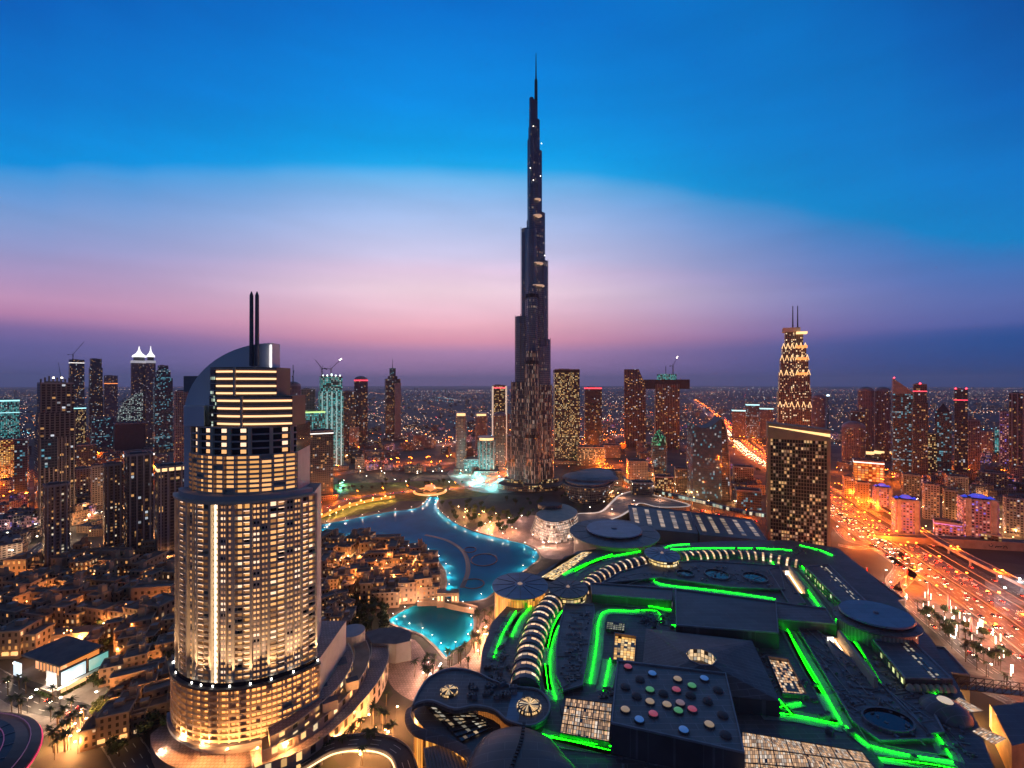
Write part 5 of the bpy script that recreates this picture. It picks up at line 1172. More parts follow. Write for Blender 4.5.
# right hand halls
for lb,px in (("long navy hall with strip rooflights behind the oval pavilion",[(805,567),(829,565),(868,603),(842,604)]),("long navy hall with strip rooflights in front of the oval pavilion",[(872,640),(913,641),(953,680),(905,679)])):
    t=block("long_hall",lb,px,ZR,33,m_navy2)
    P=PX(px,33.3)
    for f in(.62,.74):
        b=MB(); a=P[0].lerp(P[1],f); a2=P[0].lerp(P[1],f+.06); e=P[3].lerp(P[2],f); e2=P[3].lerp(P[2],f+.06); b.face([a,a2,e2,e],0,[(0,0),(3,0),(3,60),(0,60)]); b.build("strip_rooflight",facade("rooflight_"+str(f)+lb[-6:-3],(.2,.2,.18),(.1,.1,.09),(1,.85,.6),(1,.9,.8),.5,.5,3,3,.1,.2),t,True)
    b=MB(); a,e=P[0],P[3]; b.wall((a.x-.5,a.y),(e.x-.5,e.y),ZR+.5,32.5,0); b.build("lit_side",facade("side_lamps"+lb[-6:-3],(.12,.12,.10),(.2,.2,.1),(.9,1,.4),(1,1,.7),.7,1.1,5,9,.55,.3,.2),t,True)
    b=MB(); n=7
    for k in range(n):
        a=P[3].lerp(P[2],(k+.5)/n); b.dome(a.x,a.y-1.2,ZR+2,P[3].x*0+2.3,3.4,10,3,0)
    b.build("scalloped_front",mat("scallop"+lb[-6:-3],(.5,.42,.3),.6),t,True)
block("low_annex","dark low annex with flat roof on the road side of the long hall",[(917,647),(945,648),(970,676),(940,672)],0,22,m_navy3)
block("low_annex","dark low annex behind the farther long hall",[(838,567),(858,566),(905,600),(880,604)],0,22,m_navy3)
# oval wells and dome
def well(label,px,py,rx,ry,z=ZR+2.2,lit=None):
    c=G(px,py,z); r=rx*c.y/F; e=(ry*c.y*c.y/((CH-z)*F))/r
    t=thing("roof_well",label,"roof opening",c)
    b=MB(); b.cyl(0,0,-2,1.2,r*1.08,r*1.08,28,0,e=e,cap=False); b.cyl(0,0,1.2,1.21,r*1.08,r*.98,28,0,e=e,cap=False); b.build("well_rim",m_navy2,t)
    b=MB()
    n=28
    for k in range(n):
        a,q=2*math.pi*k/n,2*math.pi*(k+1)/n; b.face([(r*.98*math.cos(q),r*.98*e*math.sin(q),1.2),(r*.98*math.cos(a),r*.98*e*math.sin(a),1.2),(r*.98*math.cos(a),r*.98*e*math.sin(a),.08),(r*.98*math.cos(q),r*.98*e*math.sin(q),.08)],0)
    b.face([(r*.98*math.cos(2*math.pi*k/n),r*.98*e*math.sin(2*math.pi*k/n),.08) for k in range(n)],0); b.build("well_glass",lit or m_glassdk,t)
for l_,a in (("left",(685,574,8,3.2)),("middle",(717,575,11,5)),("right",(755,578,11,5))): well(f"oval roof well behind the smooth hall, {l_} of three",*a)
well("large oval roof well near the bottom right of the mall",888,721,22,12)
dm=thing("domed_rotunda","small dark dome ringed by lit glazing at the mall's right corner","rotunda",G(945,713,ZR)); c=G(945,713,ZR)
b=MB(); b.dome(0,0,0,11,7,24,6,0); b.build("dome",m_navy2,dm,smooth=True)
b=MB(); b.cyl(0,0,6.6,7.2,3.4,3,14,0); b.build("oculus",emit("rotunda_oculus",(1,.75,.5),.6,False),dm)
for k,a in enumerate((.3,1.9,3.4,5.1)):
    b=MB(); b.face([(13*math.cos(a-.3),13*math.sin(a-.3),.3),(22*math.cos(a-.25),22*math.sin(a-.25),.3),(22*math.cos(a+.25),22*math.sin(a+.25),.3),(13*math.cos(a+.3),13*math.sin(a+.3),.3)],0,[(0,0),(10,0),(10,9),(0,9)]); b.build("ring_skylight",m_gl,dm)
# yellow lit service block and truss bridge at the right edge
sb=thing("service_block","yellow lit loading block cut by the right edge below the truss bridge","building",G(1010,740,0))
slab("roof",[(992,706),(1040,700),(1075,730),(1012,746)],0,18,mat("yellow_wall",(.6,.42,.16),.7),m_navy3,sb)
b=MB(); a,e=G(990,716,10),G(1012,760,6); b.wall((a.x-.3,a.y),(e.x-.3,e.y),4,17,0); b.build("glowing_wall",emit("yellow_wall_glow",(1,.58,.12),1.3,True),sb,True)
b=MB(); a=G(1012,750,9); b.box(a.x+9,a.y-5,4,12,.5,9,.2); b.build("bright_door",emit("door_glow",(1,.85,.55),3,True),sb,True)
tr=thing("truss_bridge","steel truss footbridge crossing to the mall at the right edge","footbridge",G(985,690,14))
A0,A1=G(950,688,16),G(1075,702,16); n=14
for s in(0,5):
    b=MB(); P=[A0.lerp(A1,k/n)+Vector((0,s,0)) for k in range(n+1)]
    b.tube(P,.3,0); b.tube([q+Vector((0,0,5)) for q in P],.3,0)
    for k in range(n): b.beam(P[k],P[k+1]+Vector((0,0,5)),.2,0); b.beam(P[k]+Vector((0,0,5)),P[k],.2,0)
    b.build("side_truss",m_metal,tr,True)
b=MB(); P=[A0.lerp(A1,k/n)+Vector((0,2.5,.1)) for k in range(n+1)]; b.ribbon(P,5,0); b.build("deck",m_conc,tr,True)
# roof clutter: pipe runs and air handling units on the deck and the raised roofs
def piperun(px,z,name="pipe_run",r=.28,label=None,m=None):
    p=PX(px,z+.5); b=MB(); b.tube(p,r,0); return b.build(name,m or m_grey,mall,True)
for off in range(7):
    y=612+off*10.5; x0=566-off*1.2; x1=588-off*1.0
    piperun([(x0+4,y),(x0+18-off*.6,y+.8),(x0+18-off*.6,y+5.5),(x0+6,y+5.2)],ZR+2,m=m_conc)
piperun([(558,690),(570,683),(566,677),(585,674)],ZR+2,m=m_conc)
for px in ([(798,632),(818,655),(850,694)],[(806,628),(835,656),(868,694)],[(845,694),(880,698),(878,706)],[(842,700),(868,742)],[(878,700),(925,745)],[(612,580),(640,573),(660,574)],[(625,585),(655,576)],[(770,590),(730,580),(700,577)]): piperun(px,ZR+1.5,m=m_conc)
rr=random.Random(5)
def ahu(px,py,z,n=1,par=None):
    p=G(px,py,z); b=MB(); w,d,h=rr.uniform(2,5),rr.uniform(1.6,3),rr.uniform(1.2,2.4); a=rr.choice((.0,.1,.7,.75))
    b.box(p.x,p.y,z,w,d,h,a,0); b.cyl(p.x-w*.2,p.y,z+h,z+h+.35,min(w,d)*.3,None,10,1); b.box(p.x+w*.28*math.cos(a),p.y+w*.28*math.sin(a),z+h,w*.3,d*.6,.3,a,1); b.build("air_handling_unit",[m_navy2 if rr.random()<.6 else m_grey,m_dconc],par or mall,True)
for _ in range(88):
    reg=rr.choice(((640,612,672,628),(744,640,766,690),(498,625,512,690),(800,680,815,715),(905,660,925,700),(760,610,790,622),(676,614,780,640),(600,690,612,700),(820,700,860,740),(640,690,660,700),(900,735,960,760),(700,548,800,552),(845,605,870,640),(480,655,500,690)))
    ahu(rr.uniform(reg[0],reg[2]),rr.uniform(reg[1],reg[3]),ZR)
# small roof equipment, too many to count: vents, ducts, cable trays and walkways
ce=MB(); rq=random.Random(15)
ZN=[([(570,612),(590,612),(580,684),(560,680)],ZR+2,90),([(612,582),(650,570),(700,566),(775,572),(775,588),(730,584),(660,576)],ZR+2,120),([(800,632),(812,630),(895,702),(915,736),(885,738),(850,718)],ZR+1.5,120),([(850,626),(860,632),(915,690),(930,728),(890,690)],ZR+1.5,60),
    ([(640,610),(672,613),(672,626),(640,624)],ZR,60),([(748,642),(764,650),(778,700),(756,700)],ZR,60),([(486,660),(500,625),(512,612),(505,660),(498,692)],ZR,60),([(770,606),(800,610),(790,622),(772,618)],ZR,30),([(930,690),(960,720),(975,760),(940,748),(905,700)],ZR,70),([(660,546),(830,548),(835,556),(700,552)],ZR,60),([(620,745),(740,770),(740,790),(620,775)],ZR,40)]
def rnd_in(poly):
    xs=[q[0] for q in poly]; ys=[q[1] for q in poly]
    for _ in range(60):
        q=(rq.uniform(min(xs),max(xs)),rq.uniform(min(ys),max(ys)))
        if inside(q,poly): return q
    return poly[0]
for poly,z,n in ZN:
    a0=math.atan2(*(lambda u:(u.y,u.x))(G(*poly[1],z)-G(*poly[0],z)))
    for _ in range(n):
        p=G(*rnd_in(poly),z); k=rq.random(); a=a0+rq.choice((0,1.5708))+rq.gauss(0,.03)
        if k<.45: ce.box(p.x,p.y,z,rq.uniform(.7,2.2),rq.uniform(.6,1.6),rq.uniform(.5,1.5),a,rq.randrange(3))
        elif k<.6: ce.cyl(p.x,p.y,z,z+rq.uniform(.5,1.2),rq.uniform(.3,.7),None,8,rq.randrange(3))
        else:
            l=rq.uniform(3,14); d=Vector((math.cos(a),math.sin(a),0))*l/2; ce.beam(p-d+Vector((0,0,.35)),p+d+Vector((0,0,.35)),rq.uniform(.12,.3),rq.randrange(3))
ce.build("roof_equipment",[m_lip,m_conc,m_navy2],mall,True,kind='stuff')
# hourglass roof, bottom left
hgz=30
hg=thing("hourglass_pavilion","dark hourglass shaped roof with swooping rim and orange glowing wall","pavilion",G(470,730,0))
up=[(412,708),(417,694),(430,677),(451,669),(475,672),(494,681),(517,687),(538,690),(550,703),(547,718),(531,727),(508,722),(494,711),(475,707),(454,710),(432,702),(418,704)]
slab("upper_roof",up,hgz-2,hgz,m_navy3,m_navy,hg,smooth=4,lip=.9)
low=[(410,706),(420,702),(440,708),(458,713),(476,710),(492,714),(505,724),(500,740),(478,756),(450,738),(425,728),(412,718)]
slab("drum",[(414,712),(432,704),(470,712),(500,725),(494,745),(470,755),(446,738),(424,728)],0,hgz-6,m_orangewall,m_navy3,hg,smooth=3)
p=smoothp([G(a,b_,hgz-2) for a,b_ in((411,706),(409,716),(416,727),(436,734),(456,742),(470,752),(476,768))],6)
b=MB(); 
for w0,w1,z0,z1 in((0,3.2,0,-1.2),(3.2,3.2,-1.2,-3),):
    A,B=offs(p,-w0+1),offs(p,-w1+1)
    for i in range(len(p)-1): b.face([(*A[i],p[i].z+z0),(*A[i+1],p[i+1].z+z0),(*B[i+1],p[i+1].z+z1),(*B[i],p[i].z+z1)],0)
b.build("swooping_rim",m_navy2,hg,True,smooth=True)
p4=PX([(424,706),(474,712),(492,728),(462,742)],hgz-5.5); b=MB(); b.face(p4,0,[(0,0),(34,0),(34,18),(0,18)]); b.build("glass_roof",gridglass("dim_lattice_glazing",.5,4,4,(1,.7,.4),(1,.9,.7),.35),hg,True)
for k in range(9): b=MB(); a=p4[0].lerp(p4[3],k/8); e=p4[1].lerp(p4[2],k/8); b.beam(a+Vector((0,0,.4)),e+Vector((0,0,.4)),.35,0); b.build("lattice_bar",m_metal,hg,True)
for px,py,r,nm in((449,692,5,"oculus"),(529,707,6.5,"oculus")):
    q=G(px,py,hgz); b=MB(); b.lathe(q.x,q.y,[(r,hgz),(r,hgz+.8),(r*.8,hgz+1.2),(.05,hgz+1.8)],20,0); b.build("oculus",facade("oculus_facade"+str(px),(.1,.07,.04),(.1,.07,.04),(1,.6,.25),(1,.75,.45),.6,1.0,1,1,.2,.2),hg,True)
for _ in range(16): ahu(rr.uniform(470,515),rr.uniform(684,702),hgz,par=hg)
b=MB(); q=PX([(512,692),(523,692),(518,722),(506,719)],hgz+.05); b.face(q,0); b.build("roof_walkway",m_blue_disc,hg,True)
# dark convex roof in front of it
dz=31; cr=thing("shell_roof","large smooth dark shell roof with a stepped seam, cut by the bottom edge","roof",G(520,770,0))
o=smoothp([G(a,b_,dz) for a,b_ in((466,775),(476,742),(494,727),(520,723),(548,733),(566,752),(585,778),(570,830),(480,830))],5,True)
cc=sum(o,Vector())/len(o); b=MB(); prev=[Vector((v.x,v.y,dz-3)) for v in o]; b.prism([(v.x,v.y) for v in o],0,dz-3,0)
for k in range(1,7):
    f=math.cos(k*math.pi/2/6.5); h=dz-3+7*math.sin(k*math.pi/2/6.5); cur=[Vector((cc.x+(v.x-cc.x)*f,cc.y+(v.y-cc.y)*f,h)) for v in o]
    for i in range(len(o)): j=(i+1)%len(o); b.face([prev[i],prev[j],cur[j],cur[i]],0)
    prev=cur
b.face(prev,0); b.build("shell",m_navy3,cr,True,smooth=True)
b=MB(); qs=smoothp([G(a,b_,dz+2) for a,b_ in((524,726),(521,745),(514,765),(506,790))],6); 
for i,q in enumerate(qs[::1]): b.box(q.x,q.y,q.z+1.0+1.2*min(1,i/8),1.6,1.0,.5)
b.build("roof_seam",m_metal,cr,True)
b=MB(); rimp=o+[o[0]]; b.tube([(v.x,v.y,dz-2.8) for v in rimp],.7,0); b.build("roof_rim",m_navy2,cr,True)
sl=thing("slatted_canopy","pale slatted canopy between the hourglass roof and the shell roof","canopy",G(450,755,0))
slab("canopy_frame",[(424,748),(462,740),(476,768),(430,785)],0,20,m_dconc,m_conc,sl)
for k in range(14): b=MB(); P=PX([(424,748),(462,740),(476,768),(430,785)],20.3); a=P[0].lerp(P[1],k/13); e=P[3].lerp(P[2],k/13); b.beam(a,e,.3,0); b.build("slat",m_grey,sl,True)
# terraced avenue building, slatted roofs, boat hall and wavy white roof behind the mall
av=thing("terraced_building","pink lit building of stacked wavy terraces beside the largest pavilion","building",G(552,530,0))
for k in range(7):
    z=4*k; pts=[(532+k*.9,528-k*2.6),(540+k*.5,537-k*2.9),(556,540-k*3.0),(574-k*.5,536-k*3.0),(580-k*.6,526-k*2.6),(560,518-k*2.4)]
    p=smoothp(PX(pts,z+4),5,True); b=MB(); b.prism(p,z,z+3.2,0,0); b.prism([(q.x+(q.x-G(556,530).x)*.03,q.y) for q in p],z+3.2,z+4,1,1,True); b.build("terrace",[facade("terrace_facade%d"%k,(.25,.18,.15),(.2,.14,.12),(1,.68,.5),(1,.82,.7),.85,.9,3,3.2,.15,.2,.1),m_cream],av,True)
q=G(550,506,30); b=MB(); b.cyl(q.x,q.y,28,33,17,17,24,0,1,.7); b.build("roof_drum",[m_navy3,m_dconc],av,True)
bt=thing("boat_shaped_hall","dark boat shaped glass hall with banded sides behind the terraced building","concert hall",G(590,497,0))
for k in range(6):
    z=5*k; s=1+.05*k; pts=[(568,497),(576,490),(592,486),(606,487),(611,492),(606,501),(590,504),(574,502)]; c0=G(590,496)
    p=smoothp([c0+(G(a,b_)-c0)*s for a,b_ in pts],5,True); b=MB(); b.prism(p,z,z+3.6,0,0); b.build("glass_band",f_dark,bt,True)
    b=MB(); b.prism([c0.lerp(v,1.02) for v in p],z+3.6,z+5,0,0,True); b.build("sill_band",m_dconc,bt,True)
p=smoothp([c0+(G(a,b_)-c0)*1.12 for a,b_ in pts],5,True); b=MB()
b.prism(p,30,33,0,0,True); b.dome(c0.x,c0.y,33,50,8,24,4,0,.9); b.build("swept_roof",m_navy2,bt,True)
wv=thing("wavy_roof","wavy tan roof with white curling edges between the boat hall and slatted roofs","roof",G(600,505,0))
wp=[(560,522),(575,514),(600,512),(612,502),(622,494),(640,490),(650,494),(690,505),(660,507),(640,503),(630,510),(615,518),(590,522)]
slab("tan_roof",wp,0,12,m_sand,mat("tan_paving",(.46,.32,.22),.7,var=.15),wv,smooth=3)
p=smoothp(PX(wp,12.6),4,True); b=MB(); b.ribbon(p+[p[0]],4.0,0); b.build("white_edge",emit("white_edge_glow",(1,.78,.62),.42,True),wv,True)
for nm,quads in (("left",[(628,505),(690,512),(698,534),(632,528)]),("right",[(690,512),(752,520),(768,541),(700,535)])):
    st=thing("slatted_roof","dark roof with pale parallel skylight strips, %s of two beyond the mall"%nm,"roof",G(*quads[0],14)); slab("roof",quads,0,16,m_creamwall,m_navy3,st,lip=.8)
    P=PX(quads,16.3)
    for k in range(5):
        b=MB(); f=(k+.3)/5; a,a2=P[0].lerp(P[1],f),P[0].lerp(P[1],f+.075); e,e2=P[3].lerp(P[2],f),P[3].lerp(P[2],f+.075)
        b.face([a.lerp(e,.12),a2.lerp(e2,.12),a2.lerp(e2,.85),a.lerp(e,.85)],0,[(0,0),(3,0),(3,70),(0,70)]); b.build("skylight_strip",facade("strip_%s%d"%(nm,k),(.3,.25,.2),(.3,.24,.18),(1,.66,.40),(1,.78,.6),.8,.5,3,3,.1,.2,.2),st,True)
# elevated walkway tube
wk=thing("walkway_tube","long raised glazed walkway tube crossing behind the slatted roofs","walkway",G(690,505,0))
p=smoothp([G(a,b_,14) for a,b_ in((618,474),(632,483),(660,492),(700,501),(740,511),(772,516))],6); b=MB(); K=8
for i in range(len(p)-1):
    for k in range(K):
        a,e=math.pi*2*k/K,math.pi*2*(k+1)/K
        n=Vector((-(p[i+1]-p[i]).y,(p[i+1]-p[i]).x,0)).normalized()
        f=lambda q,an: q+n*4*math.cos(an)+Vector((0,0,3.4*math.sin(an)))
        b.face([f(p[i],a),f(p[i+1],a),f(p[i+1],e),f(p[i],e)],0 if k not in (4,7,3,0) else 1,[(i*6,0),(i*6+6,0),(i*6+6,3),(i*6,3)])
b.build("tube",[m_grey,facade("tube_glass",(.2,.22,.2),(.1,.12,.1),(1,.8,.5),(.8,1,.8),.5,.8,3,3,.2,.1)],wk,True)
for q,a in along(p,36,8): b=MB(); b.cyl(q.x,q.y,0,11,.8,.8,8,0); b.build("pier",m_conc,wk,True)
# ================================================================== sand coloured town, souk island
f_town=facade("sand_town_facade",(.29,.185,.115),(.05,.035,.025),(1,.45,.13),(1,.65,.35),.10,1.0,3.6,3.6,.6,.5,.06)
f_town2=facade("ochre_town_facade",(.34,.21,.12),(.06,.04,.025),(1,.42,.12),(1,.62,.32),.34,1.1,3.2,3.6,.6,.45,.06)
m_roofsand=mat("sand_roof",(.20,.155,.13),.85,var=.3,scale=.2)
def town_proto(name,kind,fac):
    """flat roofed stepped blocks with parapets, a wind tower, roof huts and an arcade, about 24 m long"""
    r=random.Random(kind*13+5); t=thing(name,"town block","house",(0,0,0))
    specs={0:[(-7,0,12,13,11),(5,-1,12,11,14.5),(1,6,20,5,8)],1:[(0,-4,24,8,12),(-8,4,8,9,15.5),(8,4,8,9,9)],2:[(-6,-3,11,9,9),(6,-3,12,10,13),(0,5,22,7,16)],
           3:[(0,0,14,14,15),(-10,-2,7,10,10),(10,1,7,12,11.5)],4:[(-8,0,8,18,10),(8,0,8,18,12.5),(0,6,9,7,14)]}[kind]
    for i,(x,y,w,d,h) in enumerate(specs):
        b=MB(); b.box(x,y,0,w,d,h,0,0,1); b.build("house_block",[fac,m_roofsand],t)
        b=MB(); 
        for (ax,ay,bx,by) in ((-w/2,-d/2,w/2,-d/2),(w/2,-d/2,w/2,d/2),(w/2,d/2,-w/2,d/2),(-w/2,d/2,-w/2,-d/2)): b.beam((x+ax,y+ay,h+.5),(x+bx,y+by,h+.5),.45,0)
        b.build("parapet",m_sand,t)
    x,y,w,d,h=specs[1]
    b=MB(); b.box(x+w*.2,y+d*.1,h,3.4,3.4,4.6,0,0); 
    for s in(-1,1): b.box(x+w*.2+s*1.2,y+d*.1,h+4.6,.5,3.4,.9)
    b.build("wind_tower",m_sand,t)
    b=MB(); x,y,w,d,h=specs[0]; b.box(x,y+d*.15,h,4,3.5,2.6,0,0,1); b.build("roof_hut",[m_sand,m_conc],t); b=MB(); b.cyl(x-w*.3,y-d*.25,h,h+1.6,1.0,1.0,8,0); b.build("water_tank",m_conc,t)
    x,y,w,d,h=specs[0]; b=MB()
    for k in range(3): b.box(x-w/2+w*(k+.5)/3,y-d/2-.35,2.2,w/4.5,.5,1.9); b.cyl(x-w/2+w*(k+.5)/3,y-d/2-.1,4.05,4.06,w/9,w/9,8)
    b.build("arch_window",emit("arch_glow",(1,.5,.15),1.4,False) if fac is f_town2 else m_glassdk,t)
    return t
TP=[town_proto("town_house",k,f_town if k<3 else f_town2) for k in range(5)]
SK=[town_proto("souk_house",k,f_town2) for k in (0,1,2,4)]
used=set()
ORD=["first","second","third","fourth","fifth","sixth","seventh","eighth","ninth","tenth","eleventh","twelfth"]
ADJ=["low gabled-step","long stepped","double towered","square tall","two winged"]
ADJ=["three stepped","long terraced","tall backed","square centred","two winged"]
def put(protos,i,px,py,rz,sc,label,cat,group=None):
    pr=protos[i%len(protos)]; loc=G(px,py)
    if pr.name in used: o=dup(pr,loc,rz,label,sc); 
    else: used.add(pr.name); pr.location=loc; pr.rotation_euler=(0,0,rz); pr.scale=(sc,sc,sc); pr["label"]=label; o=pr
    o["category"]=cat
    if group: o["group"]=group
    return o
rt=random.Random(21); n=0
ROWS=[("the town row along the boulevard",577,16,176,8,1.3,.05),("the second row below the boulevard",592,6,172,7,1.3,-.1),("the middle town row",607,2,174,7,1.3,.15),
      ("the row above the arched wall",624,4,176,6,1.3,-.15),("the row behind the billboard pavilion",645,100,178,3,1.35,.35)]
for desc,py,a,bq,k,sc,rz in ROWS:
    for j in range(k):
        px=a+(bq-a)*(j+.5)/k+rt.uniform(-3,3); i=rt.randrange(5)
        put(TP,i,px,py+rt.uniform(-3,3),rz+rt.choice((0,1.57,0,3.14))+rt.uniform(-.12,.12),sc*rt.uniform(.85,1.12),f"{ADJ[i]} sand house, {ORD[j]} from the left in {desc}","house","sand coloured town houses"); n+=1
for j,(px,py,i,rz) in enumerate(((128,676,0,.5),(150,664,1,.5),(170,660,3,.5),(133,702,2,.5),(155,690,4,.55),(172,690,0,.6),(146,722,1,.5),(168,716,2,.6),(118,735,3,.4))):
    put(TP,i,px,py,rz,1.05,f"{ADJ[i]} sand house, {ORD[j]} counted downward beside the cream hotel's foot","house","sand coloured town houses")
put(TP,3,18,652,.1,1.3,"pinkish square house with dark doorways left of the arched orange wall","house","sand coloured town houses")
put(TP,1,88,562,.1,1.25,"long pinkish arcaded block with lit front just behind the boulevard","house","sand coloured town houses")
put(TP,2,150,556,.1,1.0,"stepped block with red lit waterside terrace at the left canal","house","sand coloured town houses")
# arched orange wall building
aw=thing("arcade_building","long low building with orange lit arched wall among the town houses","building",G(75,640)); L=52
b=MB(); b.box(0,0,0,L,12,8,.2,0,1); b.build("hall",[m_sand,m_roofsand],aw)
for k in range(7):
    b=MB(); x=-L/2+L*(k+.5)/7; c_,s_=math.cos(.2),math.sin(.2); b.box(x*c_+6.2*s_,x*s_-6.2*c_,1,4.2,.4,4.2,.2); b.build("arch_panel",emit("arch_wall_glow",(1,.30,.10),.75,True),aw)
# souk island
souk=[(328,552),(338,560),(350,553),(362,548),(374,551),(387,554),(399,558),(411,562),(422,570),(430,580),(428,592),(415,596),(401,598),(388,598),(375,596),(362,592),(352,584),(344,574),(364,566),(378,568),(392,572),(406,578),(380,582),(394,586),(368,578),(330,572),(322,560)]
for j,(px,py) in enumerate(souk):
    ring="souk front facing the bridge" if 9<=j<=16 else ("souk island's lakeside edge" if j<9 else ("souk island's courtyards" if j<25 else "souk island's western tip"))
    idx=(j-9 if 9<=j<=16 else j if j<9 else j-17 if j<25 else j-25); i=rt.randrange(4); rz=rt.choice((.3,.1,-.3,1.7,1.4))
    put(SK,i,px,py+2,rz,rt.uniform(1.2,1.45) if j<17 else 1.1,f"{['three stepped','long terraced','tall backed','two winged'][i]} lit sandstone house, {ORD[idx]} along the {ring}","house","sandstone souk houses")
for j,(px,py) in enumerate(((328,592),(334,604),(326,616),(338,618),(330,630),(344,628))):
    put(SK,j,px,py,.2+.3*j,.95,f"amber lit sandstone house, {ORD[j]} from the top right of the cream hotel","house","sandstone souk houses")
# bridge with a gatehouse over the narrow water
br=thing("gate_bridge","sandstone bridge with lit twin gatehouse between lake and pool","bridge",G(450,602))
P=[G(418,601,3),G(440,600,4),G(452,603,4),G(476,609,3)]; P=smoothp(P,5); b=MB(); b.ribbon(P,7,0); 
for s in(1,-1):
    A=offs(P,3.5*s)
    for i in range(len(P)-1): b.face([(*A[i],0),(*A[i+1],0),(*A[i+1],P[i+1].z+1),(*A[i],P[i].z+1)],0)
b.build("bridge_deck",m_sand,br,True)
for px in(441,455):
    q=G(px,602,3); b=MB(); b.box(q.x,q.y,0,7,8,13,.1,0); b.build("gate_tower",m_sand,br,True)
    for k in range(2): b=MB(); b.box(q.x-1.5+3*k,q.y-4.2,6,1.4,.4,4,.1); b.build("arch_window",emit("gate_glow",(1,.6,.2),2.2,True),br,True)
q=G(448,602,3); b=MB(); b.box(q.x,q.y,9,9,5,3,.1); b.build("gate_beam",m_sand,br,True)
# billboard pavilion, bottom left
bp=thing("billboard_pavilion","grey roofed pavilion with orange interior and bright cyan screens near the bottom left","pavilion",(-309,312,0),1.25)
b=MB(); b.box(0,0,0,28,46,4.6,0,0,1); b.build("hall",[m_dconc,m_dconc],bp)
b=MB(); b.box(2,2,15.2,25,40,1.0,0,0); b.build("roof_slab",m_dconc,bp)
b=MB(); b.box(4,1,4.6,18,34,10.4,0,0); b.build("upper_hall",emit("amber_interior",(1,.30,.03),.9,True),bp)
for k in range(7): b=MB(); b.box(-6,-10+3.6*k,4.6,.5,.7,10.4); b.build("column",m_conc,bp)
def scr(x,y,z,w,d,h,e_): 
    b=MB(); b.box(x,y,z,w,d,h); o=b.build("screen",e_,bp); return o
o=scr(-5.5,-23.6,6,13,.5,8,emit("cyan_screen",(.40,.85,1),.8,True)); b=MB(); b.box(-5.5,-23.1,5,15,.4,10.4); b.build("screen_frame",m_metal,o)
o=scr(8.5,-23.6,6,11,.5,7.4,emit("teal_screen_panel",(.08,.55,.5),.7,True)); b=MB(); b.box(8.5,-23.1,5,12.4,.4,9.4); b.build("screen_frame",m_metal,o)
scr(-14.2,-18,5,.5,9.5,9.6,emit("pale_screen",(.85,.93,1),.55,True)); scr(-14.2,18,4.8,.5,8,9,emit("pale_screen_far",(.75,.92,1),1.2,True))
b=MB(); b.box(0,-24.6,4.6,30,3.2,.5); b.box(-15.4,-18,4.6,3,12,.5); b.build("ledge",m_white,bp)
b=MB(); b.box(1,-23.3,.8,26,.5,3.2); b.build("shop_front",emit("shop_front_glow",(1,.55,.2),1.0,True),bp)
for k in range(8): b=MB(); b.box(-12+3.5*k,-25.6,0,2.4,1.5,1.4); b.build("planter",m_leaf,bp)
for k in range(5): b=MB(); b.box(-16,-20+3.4*k,0,1.5,2.4,1.4); b.build("planter",m_leaf,bp)
# dark round roof with pink neon lines in the corner
zt=86; q=Vector((-183,127,86)); rd=thing("round_roof","dark round roof with curved pink neon lines, bottom left corner","roof",Vector((q.x,q.y,0)))
b=MB(); b.cyl(0,0,0,zt-8,30,30,56,0,1); b.lathe(0,0,[(30.5,zt-8),(36,zt-5),(36,zt-3.5),(30,zt-1),(20,zt),(.05,zt+.6)],56,0); dr=b.build("drum",m_metal,rd)
for r_,z_,col,st in((36.2,zt-4.3,(1,.02,.10),.9),(33.5,zt-2.0,(.6,.05,.25),.12),(27.5,zt-.6,(.7,.06,.3),.18),(24.5,zt-.3,(.5,.05,.25),.1)):
    b=MB()
    for k in range(56): a,e=2*math.pi*k/56,2*math.pi*(k+1)/56; b.beam((r_*math.cos(a),r_*math.sin(a),z_),(r_*math.cos(e),r_*math.sin(e),z_),.22 if r_>35 else .14,0)
    b.build("neon_line",emit("neon_%d"%int(r_),col,st,True),dr)
for k in range(28): b=MB(); a=2*math.pi*k/28; b.beam((20*math.cos(a),20*math.sin(a),zt+.05),(30*math.cos(a),30*math.sin(a),zt-.95),.16,0); b.build("roof_seam",m_grey,dr)
# golden star shaped pavilion by the park, glowing crescent wall
sp_=thing("star_pavilion","golden lit star shaped pavilion with curved petals beyond the lake","pavilion",G(430,492)); 
eg=emit("golden_petal",(1,.30,.05),1.1,True)
b=MB(); b.cyl(0,0,0,12,13,9,16,0); b.build("core",eg,sp_)
for k in range(9):
    a=math.pi*k/8+math.pi; b=MB(); c1=Vector((math.cos(a),math.sin(a)*.9,0)); n_=Vector((-c1.y,c1.x,0))
    pts=[c1*12+n_*4+Vector((0,0,2)),c1*12-n_*4+Vector((0,0,2)),c1*34-n_*6+Vector((0,0,9)),c1*40+Vector((0,0,13)),c1*34+n_*6+Vector((0,0,9))]
    b.face(pts,0); b.face([v-Vector((0,0,1)) for v in pts[::-1]],0); b.build("petal",m_sand,sp_)
b=MB(); b.lathe(0,0,[(30,0),(31,2),(27,3)],32,0); b.build("lit_rim",emit("rim_glow",(1,.40,.10),1.2,True),sp_)
cwl=thing("crescent_wall","long yellow lit crescent wall bordering the lawn beyond the lake","wall",G(360,506))
P=smoothp([G(a,b_) for a,b_ in((320,519),(340,510),(365,503),(395,498))],8); b=MB()
o=offs(P,1.2)
for i in range(len(P)-1): b.face([(*P[i][:2],0),(*P[i+1][:2],0),(*P[i+1][:2],5),(*P[i][:2],5)],0); b.face([(*P[i][:2],5),(*P[i+1][:2],5),(*o[i+1],5),(*o[i],5)],0); b.face([(*o[i],5),(*o[i+1],5),(*o[i+1],0),(*o[i],0)],0)
